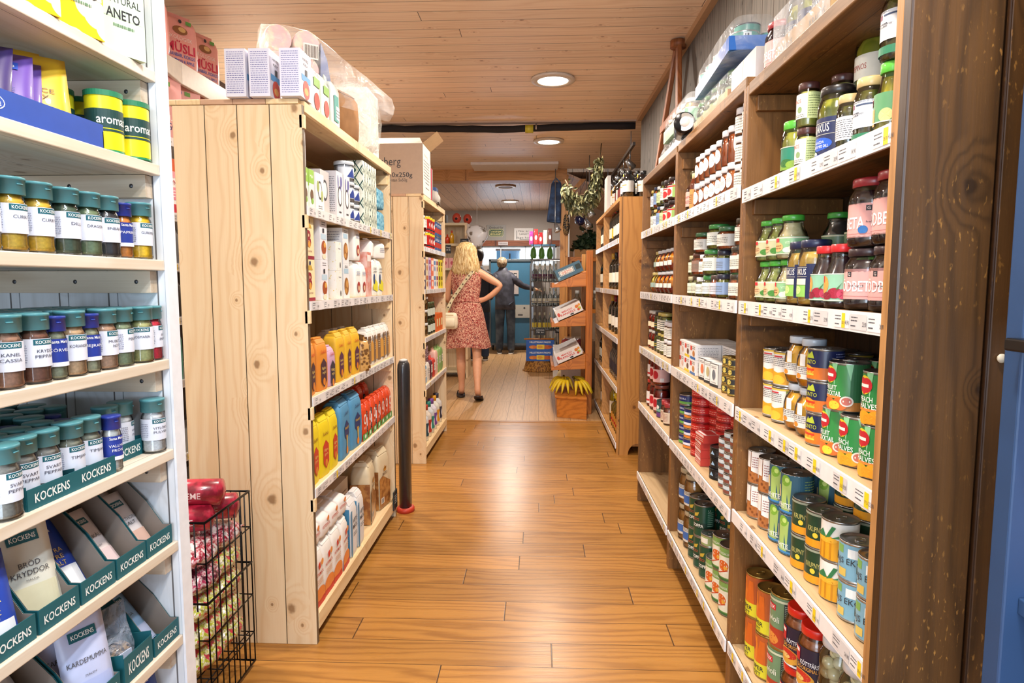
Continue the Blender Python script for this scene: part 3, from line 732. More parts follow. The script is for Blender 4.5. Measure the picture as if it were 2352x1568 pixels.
put('krk', krk, (X0 + .042, 1.463, Z), R(-90 + 12), 'large navy labelled pickle jar at the front of the top shelf', 'jar', 'big navy labelled pickle jars')
put('krk', krk, (X0 + .125, 1.475, Z), RZ, 'large navy labelled pickle jar in the second row, below another', 'jar', 'big navy labelled pickle jars')
big2 = lambda: mk_jar('pickle_jar', .042, .125, '#2a1d1c', .014, pick, 'straight', (.15, .6, '#efece0', -150, 150), [('t', -.01, .0, .012, 'PEPINOS', '#b03a2c', .04)])
put('big2', big2, (X0 + .125, 1.475, Z + .161), RZ, 'wide dark lidded gherkin jar resting on a taller one behind', 'jar', 'pickle jars on the top right shelf')
put('big2', big2, (X0 + .135, 1.34, Z), RZ, 'wide dark lidded jar standing in the back row, lower one', 'jar', 'pickle jars on the top right shelf')
put('big2', big2, (X0 + .135, 1.34, Z + .126), RZ, 'wide dark lidded jar in the back row, stacked above the gold lids', 'jar', 'pickle jars on the top right shelf')
olv = lambda: mk_jar('olive_jar', .0245, .118, '#c9b07c', .013, olive, 'straight', (.26, .70, '#ece9e6', -175, 175), [('l', -.02, -.02, .03, .018, 9, '#55555c'), ('r', .03, .012, .07, .018, '#2c3a5c')])
olb = lambda: mk_jar('olive_jar', .0295, .130, '#c9b07c', .014, olive, 'bulge', (.30, .74, '#e3e5ea', -175, 175, .975), [('r', -.03, .012, -.012, .020, '#7a2a4a'), ('r', -.008, .016, .03, .019, '#3a4a6a'), ('l', -.028, -.004, .0, .006, 2, '#4a4a55'), ('t', .0, .002, .005, 'Oliver', '#4a4a55', .02), ('r', -.1, -.05, .1, -.036, '#2a7a58')])
put('olv', olv, (X0 + .026, 1.372, Z), RZ, 'slim olive jar with gold lid beside the big navy jar', 'jar', 'olive jars on the top right shelf')
put('olb', olb, (X0 + .032, 1.302, Z), RZ, 'gold lidded olive jar with grey label, second from the post', 'jar', 'olive jars on the top right shelf')
grl = lambda: mk_jar('pickle_jar', .0285, .133, '#5cc03c', .015, two('yellow_gherkins', '#8f8a20', '#c9bd3e', 36, .15, .4, .6, .6, 'cells', None, (1, 1, .4)), 'neck', (.22, .66, '#5f9a6a', -160, 160, .99),
    [('r', -.04, -.03, -.012, .0, '#e9a35a'), ('d', .01, -.014, .012, .012, '#c8cf8a'), ('r', -.1, -.026, .1, -.024, '#f0ecd8'), ('r', -.04, .006, -.020, .02, '#d02a34')])
put('grl', grl, (X0 + .030, 1.222, Z), RZ, 'green lidded jar of yellow gherkins beside the end post', 'jar', 'pickle jars on the top right shelf')
put('olb', olb, (X0 + .034, 1.218, Z + .1335), RZ, 'gold lidded olive jar stacked high beside the end post', 'jar', 'olive jars on the top right shelf')

# ================= near bay, shelf at 1.225: green, mustard, beetroot =================
Z = 1.2252
grj = lambda: mk_jar('relish_jar', .0365, .111, '#4bae3c', .010, two('green_relish', '#5c6a26', '#8f9a4c', 60, .2, .3, .6, .5), 'neck', (.14, .56, '#c9c8a0', -170, 170),
    [('r', -.12, .016, .12, .020, '#e9e4c8'), ('r', -.03, .010, -.006, .019, '#cc2a34'), ('d', -.012, -.004, .016, .010, '#e6b98a'), ('d', .018, -.010, .014, .008, '#4a8a3a'), ('d', .028, -.006, .006, .006, '#c43a30'), ('r', -.12, -.022, .12, -.020, '#e9e4c8'), ('l', -.022, -.008, .0, .002, 2, '#7a4a2a')])
artj = lambda: mk_jar('artichoke_jar', .0375, .111, '#4bae3c', .010, two('cream_artichoke', '#b5a878', '#d8cfa6', 50, .2, .3, .7, .5), 'neck', (.14, .56, '#8fbf8a', -170, 170),
    [('r', -.12, .017, .12, .020, '#e9e4c8'), ('r', -.03, .008, -.010, .018, '#cc2a34'), ('d', -.014, -.004, .017, .012, '#e9b878'), ('d', .014, -.012, .012, .007, '#efe9d4'), ('d', .024, -.008, .010, .006, '#efe9d4'), ('t', .02, .006, .006, 'VITLÖK', '#dff0d0', .024), ('r', -.12, -.022, .12, -.020, '#e9e4c8'), ('l', -.026, -.01, -.002, .002, 2, '#7a4a2a')])
darkj = lambda: mk_jar('artichoke_jar', .0375, .111, '#3f9a38', .010, '#3a3834', 'neck', (.14, .56, '#5f7a5a', -170, 170), [('r', -.12, .017, .12, .020, '#c9c4a8')])  # darker copy of the artichoke jar, back-row shade put into its colours
G = 'green lidded jars on the second right shelf'
fill('grj', grj, X0 + .037, [1.826, 1.750], Z, .1115, RZ, 'green relish jar at the far end of the second shelf', 'jar', G, tiers=2)
fill('artj', artj, X0 + .038, [1.672], Z, .1115, RZ, 'green lidded jar of cream vegetables next to the relish', 'jar', G, tiers=2)
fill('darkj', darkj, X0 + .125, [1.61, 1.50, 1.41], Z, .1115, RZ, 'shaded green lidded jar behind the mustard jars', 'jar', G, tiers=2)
musj = lambda: mk_jar('mustard_jar', .0375, .152, '#141f45', .014, two('yellow_mustard', '#c99f3c', '#dcb95a', 60, .2, .3, .7, .5), 'straight', (.16, .66, NAVY, -170, 150),
    [('r', .01, -.04, .03, .04, NAVY), ('t', -.012, .022, .014, 'KRAKUS', '#e9e6de', .044, .01), ('r', -.04, .010, .012, .011, '#c9c4b4'), ('r', -.04, .031, .012, .032, '#c9c4b4'), ('r', -.036, -.008, .010, .006, '#efe8c8'), ('r', -.036, -.036, .010, -.009, '#8fc25a'), ('d', -.014, -.02, .012, .010, '#c4e08a')])
fill('musj', musj, X0 + .038, [1.602, 1.533], Z, .15, RZ, 'tall navy lidded jar of yellow cabbage on second shelf', 'jar', 'navy lidded jars of yellow cabbage')
redj = lambda: mk_jar('beetroot_jar', .0335, .134, '#d0242a', .013, '#30101a', 'neck', (.12, .60, '#8fc0a0', -165, 165),
    [('r', -.11, .027, .11, .029, '#e9e4d0'), ('d', -.020, .006, .014, .018, '#e9a04a'), ('r', -.034, .010, -.020, .024, '#c9202e'), ('d', .008, -.012, .016, .011, '#a02038'), ('d', .026, -.014, .014, .011, '#c23a5a'), ('d', -.010, -.018, .012, .008, '#8a1a30'), ('p', [(.010, -.004), (.022, .010), (.014, -.004)], '#3f7a34'), ('r', -.11, -.028, .11, -.026, '#e9e4d0')])
fill('redj', redj, X0 + .034, [1.462, 1.390], Z, .13, RZ, 'red lidded beetroot jar with green and orange label', 'jar', 'red lidded beetroot jars')
pkj = lambda: mk_jar('beetroot_jar', .0440, .121, '#2c1820', .012, '#26101a', 'bulge', (.20, .74, '#e2a9a4', -178, 178, .972),
    [('r', -.013, .014, -.003, .024, K), ('t', -.008, .019, .006, 'G', '#f2dcd8'), ('t', .002, -.004, .020, 'RÖDBETA', '#fbf4f2', .088, .012), ('t', .006, -.003, .004, 'inlagd', K, .03), ('d', .052, .0, .009, .008, '#2f6fb4'), ('r', -.11, -.024, .11, -.0232, '#a8605c'), ('l', -.11, -.02, -.07, .02, 7, '#8a4a48')])
pkr = lambda: mk_jar('beetroot_jar', .0440, .134, '#96242e', .013, '#26101a', 'bulge', (.16, .70, '#e2a9a4', -178, 178, .972),
    [('r', .034, .018, .044, .028, K), ('t', .039, .023, .006, 'G', '#f2dcd8'), ('t', -.012, -.004, .022, 'RÖDBETA', '#fbf4f2', .088, .012), ('t', .04, -.003, .004, 'hel', K, .01), ('d', .030, -.018, .009, .008, '#2f6fb4'), ('r', -.11, -.026, .11, -.0252, '#a8605c')])
put('pkj', pkj, (X0 + .045, 1.302, Z), RZ, 'pink labelled beetroot jar, lower left of four by the post', 'jar', 'pink labelled beetroot jars')
put('pkj', pkj, (X0 + .045, 1.205, Z), RZ, 'pink labelled beetroot jar, lower right of four by the post', 'jar', 'pink labelled beetroot jars')
put('pkr', pkr, (X0 + .046, 1.300, Z + .1215), R(-90 + 2), 'pink labelled beetroot jar with dark red lid, upper left of four', 'jar', 'pink labelled beetroot jars')
put('pkr', pkr, (X0 + .046, 1.206, Z + .1215), R(-90 + 30), 'pink labelled beetroot jar with dark red lid, upper right of four', 'jar', 'pink labelled beetroot jars')

# ================= near bay, shelf at .915: fruit cans =================
Z = .9152
cwy = lambda: mk_can('fruit_can', .0365, .093, '#efece6', [('p', [(-.06, -.040), (.06, -.040), (.06, .004), (.0, -.010), (-.06, .0)], '#e0a320'), ('r', .030, -.042, .07, .042, '#8fa84a'), ('d', .0, -.028, .02, .012, '#f0bf3a'), ('l', -.024, .006, .02, .03, 5, '#5a5a5c'), ('r', -.016, .03, .012, .034, '#c03a44'), ('r', -.115, .038, .115, .042, '#e2bf4a')])
fill('cwy', cwy, X0 + .045, [1.760, 1.687], Z + .001, .0935, RZ, 'white and yellow fruit can at the far end of fruit shelf', 'can', 'white and yellow fruit cans', tiers=2)
peach = two('peach_halves', '#d98a12', '#f0b52c', 34, .12, .2, .7, .8, 'cells')
pjr = lambda: mk_jar('peach_jar', .0375, .116, '#b9c2cc', .013, peach, 'round', (.22, .50, '#e9e4dc', -34, 34, .98), [('l', -.018, -.004, .018, .014, 4, '#6a6a70'), ('d', -.01, -.008, .008, .006, '#e08a2a'), ('r', -.006, .016, .008, .044, '#f2efe9')])
fill('pjr', pjr, X0 + .040, [1.600, 1.528], Z, .1165, RZ, 'rounded jar of orange peach halves', 'jar', 'rounded peach jars', tiers=2)
nvc = lambda: mk_can('fruit_can', .0375, .0725, '#1c2450', [('r', -.12, -.032, .12, -.006, '#e8761e'), ('d', -.016, -.014, .022, .012, '#f6a02c'), ('r', -.03, -.014, .006, -.009, '#d03a20'), ('r', -.03, -.024, .006, -.020, '#c8c040'), ('p', [(-.02, .014), (-.012, .028), (-.006, .016), (.0, .030), (.006, .014)], '#b8c63a'), ('t', -.008, .006, .009, 'PUNTO', '#c9cf3a', .036), ('l', .05, -.0, .09, .028, 5, '#8a90b8')])
fill('nvc', nvc, X0 + .038, [1.453], Z, .073, RZ, 'navy and orange fruit can beside the peach jars', 'can', 'navy and orange fruit cans', tiers=3)
def dm(fruit, txt, fc):
    o = [('r', .030, -.048, .118, .048, '#2c6a40'), ('r', -.118, -.048, .118, -.030, '#c07a34'), ('p', [(-.01, .048), (.004, .048), (-.002, .0)], '#8fd09a'), ('p', [(.02, .048), (.034, .048), (.03, .014)], '#8fd0a0'),
         ('d', -.016, .024, .018, .018, '#e9d22c'), ('d', -.022, .024, .013, .014, RD), ('d', -.010, .024, .013, .014, RD), ('p', [(-.034, .020), (.002, .020), (-.016, .006)], RD), ('r', -.028, .020, -.004, .026, '#f2efe6')]
    o += [('t', -.010, -.002, .010, txt[0], '#f6f6f2', .030, .01), ('t', -.006, -.014, .010, txt[1], '#f6f6f2', .040, .01), ('r', -.026, -.024, .012, -.019, '#e98a3a')]
    o += [('d', -.012, -.036, .016, .013, fc), ('d', .012, -.034, .014, .013, fc), ('d', .0, -.038, .012, .009, fruit), ('d', .024, -.028, .012, .011, '#e9e0d4'), ('d', .024, -.028, .009, .008, '#c86a5a'), ('l', .05, -.04, .10, .04, 11, '#5f9a6c')]
    return o
dmf = lambda: mk_can('fruit_can', .0385, .100, '#3a8f46', dm('#f6cf3a', ('FRUIT', 'COCKTAIL'), '#e0702a'))
dmp = lambda: mk_can('fruit_can', .0385, .100, '#2f8a44', dm('#f49a1e', ('PEACH', 'HALVES'), '#f4a31e'))
dmh = lambda: mk_can('fruit_can', .0385, .100, '#5aa648', dm('#f0d48a', ('PEAR', 'HALVES'), '#f0dca0'))
G = 'green fruit cans with red heart badge'
put('dmh', dmh, (X0 + .072, 1.412, Z), RZ, 'green can of pears between the navy cans and fruit cocktail', 'can', G)
put('dmh', dmh, (X0 + .072, 1.412, Z + .1005), RZ, 'green can of pears in the upper layer, behind fruit cocktail', 'can', G)
put('dmf', dmf, (X0 + .040, 1.372, Z), RZ, 'green fruit cocktail can in the lower layer', 'can', G)
put('dmf', dmf, (X0 + .040, 1.350, Z + .1005), RZ, 'green fruit cocktail can in the upper layer, large and frontmost', 'can', G)
put('dmp', dmp, (X0 + .040, 1.290, Z), RZ, 'green peach halves can, lower layer right of fruit cocktail', 'can', G)
put('dmp', dmp, (X0 + .040, 1.208, Z), RZ, 'green peach halves can, lower layer against the end post', 'can', G)
put('dmp', dmp, (X0 + .040, 1.208, Z + .1005), RZ, 'green peach halves can, upper layer against the end post', 'can', G)
for i, (y, key, fn) in enumerate([(1.72, 'cwy', cwy), (1.64, 'cwy', cwy), (1.56, 'nvc', nvc), (1.47, 'nvc', nvc), (1.38, 'dmf', dmf), (1.29, 'dmp', dmp)]):
    hh = {'cwy': .0935, 'nvc': .0965, 'dmf': .1005, 'dmp': .1005}[key]
    for t in (0, 1):
        put(key, fn, (X0 + .135, y, Z + t * hh), RZ, 'shaded fruit can in the back row, %s layer, %s' % (('lower', 'upper')[t], colword(i, 6)), 'can', 'fruit cans in the back row')
    put(key, fn, (X0 + .205, y + .02, Z + hh), RZ, 'fruit can lid at the very back of fruit shelf, %s' % colword(i, 6), 'can', 'fruit cans in the back row')

# ================= near bay, shelf at .605: beans, asparagus, sweetcorn =================
Z = .6052
bea = lambda: mk_can('bean_can', .0365, .098, two('printed_beans', '#7a3f1c', '#b5713c', 90, .3, .2, .6, .3, 'cells'), [('p', [(-.10, .046), (-.02, .046), (-.02, -.014), (-.06, -.006), (-.10, -.014)], Wt), ('p', [(.0, .046), (.05, .046), (.05, -.006), (.02, -.014), (.0, -.010)], Wt), ('l', .004, .0, .044, .034, 5, '#9a5a5c'), ('l', -.09, .0, -.03, .034, 5, '#9a5a5c'), ('p', [(-.018, .046), (-.002, .046), (-.002, .0), (-.018, .0)], '#efe9e4')])
fill('bea', bea, X0 + .037, [1.832, 1.748], Z, .0985, RZ, 'brown bean can with white label on the can shelf', 'can', 'bean cans', tiers=2)
asp = lambda: mk_can('asparagus_can', .0375, .102, '#20506e', [('r', -.035, -.05, .06, .05, '#2f5f74'), ('p', [(-.012, -.046), (.012, -.046), (.016, .036), (-.014, .036)], '#a9c46a'), ('d', .0, .034, .013, .014, '#7fae3a'), ('d', .004, .036, .006, .006, '#c3dc7a'), ('p', [(-.045, -.02), (-.016, -.01), (-.018, .02), (-.045, .012)], '#d8c090'), ('t', -.006, -.028, .011, 'WHITE', '#f6f4ea', .044, .012), ('r', -.117, -.046, .117, -.041, '#3f86c0'), ('r', -.117, -.036, .117, -.0345, '#d8dccb'), ('l', .045, -.02, .10, .04, 9, '#86a06a')])
fill('asp', asp, X0 + .038, [1.662, 1.583], Z, .1025, RZ, 'blue and green asparagus can mid shelf', 'can', 'asparagus cans', tiers=2)
cog = lambda: mk_can('sweetcorn_can', .0365, .083, '#1e3f28', [('r', -.115, -.04, .115, -.022, '#e39a1a'), ('p', [(-.05, -.04), (-.036, .034), (-.022, -.04)], '#d99018'), ('t', .004, .002, .012, 'KRUPNY', '#c9c070', .034), ('d', .006, -.012, .006, .006, '#e8c83a'), ('r', -.115, .032, .115, .037, '#9aa08a'), ('l', .05, -.01, .1, .026, 6, '#8aa070')])
fill('cog', cog, X0 + .037, [1.506, 1.430], Z, .0835, RZ, 'dark green sweetcorn can left of the leaf patterned one', 'can', 'sweetcorn cans', tiers=2)
cow = lambda: mk_can('sweetcorn_can', .037, .088, '#efeee6', [('r', -.028, -.042, .030, .004, '#e8a41c'), ('r', -.018, -.04, -.014, .002, '#c98412'), ('r', -.004, -.04, .0, .002, '#c98412'), ('r', .010, -.04, .014, .002, '#c98412'), ('d', -.002, .002, .028, .008, '#eeb030'),
    ('p', [(-.03, .004), (-.008, .022), (.002, .006), (-.010, .010)], '#2f7a48'), ('p', [(.0, .004), (.014, .032), (.022, .030), (.010, .008)], '#2f7a48'), ('p', [(.012, .006), (.040, .020), (.046, .010), (.02, .010)], '#3a8a52'), ('r', .034, -.042, .085, .0, '#3d6a4c'), ('l', .036, -.04, .08, -.004, 6, '#a0c0a0')])
fill('cow', cow, X0 + .038, [1.352], Z, .0885, RZ, 'white sweetcorn can with green leaves, in front of dark cans', 'can', 'sweetcorn cans', tiers=2)
blc = lambda: mk_can('corn_can', .036, .081, '#7fb0c8', [('r', -.02, .016, -.004, .032, '#7fae5a'), ('r', .006, .010, .026, .028, '#eef2f2'), ('r', .030, -.012, .050, .006, '#e0c060'), ('r', -.044, -.006, -.028, .010, '#e0c060'), ('r', -.014, -.030, .004, -.014, '#e0c060'), ('t', .0, .002, .012, 'MAJS EKO', K, .070), ('t', -.03, -.022, .012, 'A B', K, .02), ('r', .06, -.02, .08, .02, '#cfe0e6')], rim=M('#c4c6c8', .25, .9))
fill('blc', blc, X0 + .037, [1.268, 1.190], Z, .0815, RZ, 'pale blue corn can next to the end post', 'can', 'pale blue corn cans', tiers=2)
for i, (y, key, fn, t, hh) in enumerate([(1.74, 'bea', bea, 2, .0985), (1.65, 'asp', asp, 2, .1025), (1.56, 'asp', asp, 2, .1025), (1.47, 'cog', cog, 3, .0835), (1.38, 'cog', cog, 3, .0835), (1.29, 'cow', cow, 3, .0885)]):
    for q in range(t):
        put(key, fn, (X0 + .118, y, Z + q * hh), RZ, '%s in the back row, %s, %s' % ({'bea': 'bean can', 'asp': 'asparagus can', 'cog': 'dark sweetcorn can', 'cow': 'leafy sweetcorn can'}[key], tierword(q, t), colword(i, 6)), 'can', 'back row of the can shelf')

# ================= near bay, bottom shelf =================
Z = .1902
car = lambda: mk_can('stew_can', .0375, .126, '#b65a2c', [('r', -.118, -.058, .118, -.020, '#d9cf2c'), ('p', [(-.04, -.02), (-.028, .05), (-.010, .05), (-.004, -.02)], '#e07a24'), ('p', [(-.012, -.02), (.0, .045), (.014, .045), (.018, -.02)], '#d0641c'), ('d', -.03, .026, .014, .02, '#a83c24'), ('t', -.012, -.034, .012, 'SUPER', K, .050, .01), ('t', -.012, -.050, .010, 'KÖTT', K, .034, .01), ('r', .03, -.056, .058, .048, '#d4d0cc'), ('l', .032, -.05, .056, .044, 16, '#7a7a80'), ('d', .08, .0, .012, .05, '#e07a24')], rim=GOLD)
fill('car', car, X0 + .038, [1.815, 1.722], Z, .1265, RZ, 'orange and yellow stew can on the bottom shelf', 'can', 'stew cans', tiers=2)
fel = lambda: mk_can('ravioli_can', .040, .145, '#6f8f6a', [('r', -.05, -.066, .03, -.016, '#b03a20'), ('d', -.014, -.046, .026, .016, '#d98a3a'), ('r', -.03, .030, .002, .046, '#cf2430'), ('t', -.014, .038, .009, 'FELIX', '#fff6f0', .026, .012), ('t', -.010, .008, .016, 'ravioli', '#f2f0e2', .046), ('r', .024, -.02, .062, .056, '#23302a'), ('l', .026, -.016, .060, .052, 14, '#b9c4b4'), ('r', .026, -.064, .060, -.030, '#e9e4e2'), ('r', -.125, .056, .125, .062, '#c9cfae')], rim=GOLD)
put('fel', fel, (X0 + .041, 1.630, Z), RZ, 'ravioli can on the bottom shelf, lower of two', 'can', 'ravioli cans')
put('fel', fel, (X0 + .041, 1.622, Z + .1455), RZ, 'ravioli can on the bottom shelf, upper of two', 'can', 'ravioli cans')
put('fel', fel, (X0 + .135, 1.64, Z + .1455), RZ, 'ravioli can behind the red lidded sauce jars, upper one', 'can', 'ravioli cans')
put('fel', fel, (X0 + .135, 1.64, Z), RZ, 'ravioli can behind the red lidded sauce jars, lower one', 'can', 'ravioli cans')
kot = lambda: mk_jar('sauce_jar', .041, .150, '#dc2418', .016, two('meat_sauce', '#8f4a22', '#b0642e', 70, .25, .3, .7, .5), 'straight', (.08, .78, '#231c38', -170, 170),
    [('r', -.125, -.051, .125, -.046, '#e4e2e6'), ('d', -.006, -.028, .034, .020, '#d9a03a'), ('d', -.004, -.022, .024, .012, '#c23020'), ('d', -.010, -.028, .014, .006, '#e2c070'), ('r', -.036, .010, -.010, .042, '#c4202a'), ('r', -.034, .030, -.012, .038, '#f4f0ee'), ('t', .014, .012, .010, 'KÖTTFÄRS', '#f2f2f6', .042, .012), ('t', .008, .0, .009, 'SÅS ORIGINAL', '#f0b04a', .05), ('r', .05, -.045, .075, .045, '#e4e2e0'), ('l', .052, -.03, .073, .04, 12, '#6a6a70')])
G = 'red lidded meat sauce jars'
put('kot', kot, (X0 + .042, 1.536, Z), RZ, 'red lidded meat sauce jar, left one of the lower layer', 'jar', G)
put('kot', kot, (X0 + .042, 1.447, Z), RZ, 'red lidded meat sauce jar, right one of the lower layer', 'jar', G)
put('kot', kot, (X0 + .044, 1.530, Z + .1505), RZ, 'red lidded meat sauce jar, left one of the upper layer', 'jar', G)
put('kot', kot, (X0 + .042, 1.443, Z + .1505), RZ, 'red lidded meat sauce jar with spaghetti picture, right one of upper layer', 'jar', G)
def mk_onion():
    u = mk_jar('onion_jar', .044, .165, '#c9ccd2', .014, '#b9b088', 'bulge', (.12, .40, '#efe9d4', -70, 70, .985), [('t', -.004, .010, .009, 'Syltlök', '#8a8a7a', .04), ('t', -.004, -.004, .007, 'hela', '#e0a03a', .03), ('r', -.1, -.02, .1, -.014, '#e0cc3a')])
    for c in list(u.children):
        if c.name.startswith('contents'): bpy.data.objects.remove(c)
    rg = random.Random(4); b = MB(); om = M('#d2cba2', .18, coat=.6, var=.12, vs=20)
    for k in range(40):
        a = k * 2.4; zz = .016 + .135 * (k / 40); rr = .027 if k % 3 else .008
        b.sphere((rr * cos(a), rr * sin(a), zz), rg.uniform(.0125, .0155), om, 12, 8, (1, 1, .92))
    b.build('onions', u); return u
put('oni', mk_onion, (X0 + .045, 1.338, Z), RZ, 'jar of large pickled onions on the bottom shelf, lower left', 'jar', 'pickled onion jars')
put('oni', mk_onion, (X0 + .045, 1.245, Z), RZ, 'jar of large pickled onions on the bottom shelf, lower right', 'jar', 'pickled onion jars')
put('oni', mk_onion, (X0 + .045, 1.335, Z + .1655), RZ, 'jar of large pickled onions, upper left beside the sauce jars', 'jar', 'pickled onion jars')
put('oni', mk_onion, (X0 + .045, 1.243, Z + .1655), RZ, 'jar of large pickled onions, upper right and nearest the post', 'jar', 'pickled onion jars')

# ================= middle bay =================
Z = 1.5602
sirup = lambda: mk_bottle('syrup_bottle', .032, .175, '#2c120c', '#3a3414', '#d9a49a', [('t', 0, .008, .009, 'SAFT', '#7a2a2a', .03), ('l', -.024, -.018, .024, -.004, 3, '#7a3a3a')], (.18, .52), shoulder=.56, neck=.42)
put('sir', sirup, (X0 + .034, 2.735, Z), RZ, 'dark syrup bottle with pink label at left end of orange jars', 'bottle')
put('sb2', lambda: mk_bottle('sauce_bottle', .018, .155, '#5a2410', '#c9b48a', '#d98a4a', [('l', -.01, -.02, .01, .02, 5, K)], (.1, .6), shoulder=.7, neck=.5), (X0 + .02, 2.665, Z), RZ, 'small brown sauce bottle between the syrup and orange jars', 'bottle')
ora = two('orange_marmalade', '#a3450f', '#c96a1e', 50, .15, .3, .7, .7)
orj = lambda: mk_jar('marmalade_jar', .0325, .102, '#e6e4e8', .017, ora, 'straight', (.2, .2001, '#f2efe8', -1, 1), [('d', -.002, .030, .017, .024, '#f1ede6'), ('l', -.011, .024, .009, .038, 4, '#7a7a76'), ('d', .0, .056, .002, .002, K)], lidr=.93)
ort = lambda: mk_jar('marmalade_jar', .0325, .118, '#e6e4e8', .017, M('#b4561c', .2, coat=.7), 'straight', (.2, .2001, '#f2efe8', -1, 1), [('d', .024, .040, .010, .030, '#f1ede6')], lidr=.93)
ys = [2.585, 2.515, 2.440, 2.368, 2.292, 2.215, 2.140]
fill('orj', orj, X0 + .034, ys, Z, .1025, RZ, 'white lidded marmalade jar on the orange shelf', 'jar', 'orange marmalade jars', tset=[2, 2, 2, 2, 2, 1, 1])
put('ort', ort, (X0 + .034, 2.215, Z + .1025), RZ, 'tall plain marmalade jar in upper layer, fourth from the divider', 'jar', 'orange marmalade jars')
put('ort', ort, (X0 + .034, 2.147, Z + .1025), RZ, 'tall plain marmalade jar in upper layer, third from the divider', 'jar', 'orange marmalade jars')
wlj = lambda: mk_jar('honey_jar', .029, .085, '#e6e4e8', .016, '#9a5a20', 'straight', (.1, .85, '#ece8de', -60, 170), [('l', -.02, -.02, .02, .02, 5, '#8a8a86')], lidr=.93)
fill('wlj', wlj, X0 + .032, [2.072, 2.008], Z, .0855, RZ, 'small white labelled honey jar by the bay divider', 'jar', 'small honey jars', tset=[3, 3])

Z = 1.2252
gm = two('olive_green_mix', '#3d4218', '#777a2c', 70, .2, .3, .6, .5); rm = two('red_brown_mix', '#6a2c14', '#a04c20', 60, .2, .3, .6, .5)
def sj(key, r, h, lid, fillc, lc, cat='relish_jar', extra=()):
    return key, (lambda: mk_jar(cat, r, h, lid, .012, fillc, 'straight', (.18, .78, lc, -110, 130), [('l', -r * .7, -h * .16, r * .7, h * .12, 4, '#6a6a60')] + list(extra)))
rowb = [sj('m1', .026, .078, '#b8b08a', gm, '#ece6cc'), sj('m2', .027, .080, '#5a4a3a', gm, '#ded8c0'), sj('m3', .031, .074, '#e0dfe2', gm, '#efece4'), sj('m4', .031, .080, '#3f8f46', gm, '#efece4'), sj('m5', .026, .080, '#4a3a34', rm, '#d8d4dc'), sj('m6', .026, .082, '#26263a', gm, '#8fa8d0'), sj('m7', .029, .080, '#3a3024', rm, '#efe8dc')]
rowm = [sj('n1', .026, .080, '#b8b08a', gm, '#ece6cc'), sj('n2', .036, .085, '#4a2418', rm, '#8a6a5c'), sj('n3', .031, .076, '#e0dfe2', ora, '#efece4'), sj('n4', .040, .090, '#3f8f46', gm, '#e9eadf'), sj('n6', .026, .082, '#26263a', gm, '#8fa8d0'), sj('n7', .029, .085, '#3a3024', rm, '#efe8dc')]
ybot = [2.69, 2.61, 2.53, 2.43, 2.34, 2.26, 2.10]
nmb = ['cream labelled', 'brown capped', 'round white lidded', 'green lidded', 'brown content', 'blue labelled', 'white labelled']
for i, ((k, f), y) in enumerate(zip(rowb, ybot)):
    put(k, f, (X0 + .034, y, Z), RZ, nmb[i] + ' small relish jar on third shelf, bottom layer, ' + colword(i, 7), 'jar', 'relish jars in the middle bay')
k, f = rowb[6]; put(k, f, (X0 + .034, 2.02, Z), RZ, 'white labelled small relish jar against the bay divider, bottom layer', 'jar', 'relish jars in the middle bay')
for i, ((k, f), y) in enumerate(zip(rowm, [2.69, 2.59, 2.495, 2.40, 2.27, 2.10])):
    put(k, f, (X0 + .036, y, Z + .083), RZ, ['cream labelled', 'dark red', 'orange white lidded', 'large green lidded', 'blue labelled', 'white labelled'][i] + ' relish jar, middle layer, ' + colword(i, 6), 'jar', 'relish jars in the middle bay')
k, f = rowm[5]; put(k, f, (X0 + .034, 2.02, Z + .083), RZ, 'white labelled relish jar against the bay divider, middle layer', 'jar', 'relish jars in the middle bay')
big = sj('p1', .041, .078, '#3a6a44', rm, '#dad5cc'); bg2 = sj('p2', .042, .088, '#3f8f46', gm, '#e9eadf')
put(big[0], big[1], (X0 + .045, 2.575, Z + .170), RZ, 'wide relish jar with dark green lid, top layer left', 'jar', 'relish jars in the middle bay')
put(bg2[0], bg2[1], (X0 + .045, 2.375, Z + .174), RZ, 'wide green lidded relish jar, top layer centre', 'jar', 'relish jars in the middle bay')
put(big[0], big[1], (X0 + .045, 2.245, Z + .166), RZ, 'wide relish jar with dark green lid, top layer right', 'jar', 'relish jars in the middle bay')
k, f = rowm[5]; put(k, f, (X0 + .034, 2.05, Z + .169), RZ, 'white labelled relish jar against the bay divider, top layer', 'jar', 'relish jars in the middle bay')
for i, y in enumerate([2.66, 2.56, 2.46, 2.36, 2.2, 2.1]):
    for t in (0, 1): put(rowm[3][0], rowm[3][1], (X0 + .125, y, Z + t * .0905), RZ, 'shaded green lidded jar in the back row, %s, %s' % (tierword(t, 2), colword(i, 6)), 'jar', 'relish jars in the back row')

Z = .9152
def tinbox(c, pic):
    return lambda: mk_box('small_fish_carton', .085, .10, .060, '#ece8e6', [('r', -.042, -.03, .042, -.020, c), ('r', -.040, .004, -.012, .022, '#d03a2a'), ('d', .014, -.006, .018, .012, pic), ('l', -.006, .010, .036, .024, 2, '#55555a')],
                          left=[('l', -.04, -.02, .04, .02, 6, '#7a7a7e')], right=[('l', -.04, -.02, .04, .02, 7, '#8a8a8e')])
cs = [('fa', tinbox('#e9e4e0', '#e0b8a8'), 2.745, 'plain'), ('fb', tinbox('#e8c820', '#6a4a38'), 2.650, 'yellow banded'), ('fc', tinbox('#2f6ab0', '#c07a3a'), 2.553, 'blue banded')]
for k, f, y, nme in cs:
    for t in range(2):
        for r_ in range(2):
            put(k, f, (X0 + .004 + r_ * .102, y, Z + t * .0605), R(-90), '%s fish carton, %s, %s' % (nme, tierword(t, 2), rowword(r_, 2)), 'box', 'small fish cartons')
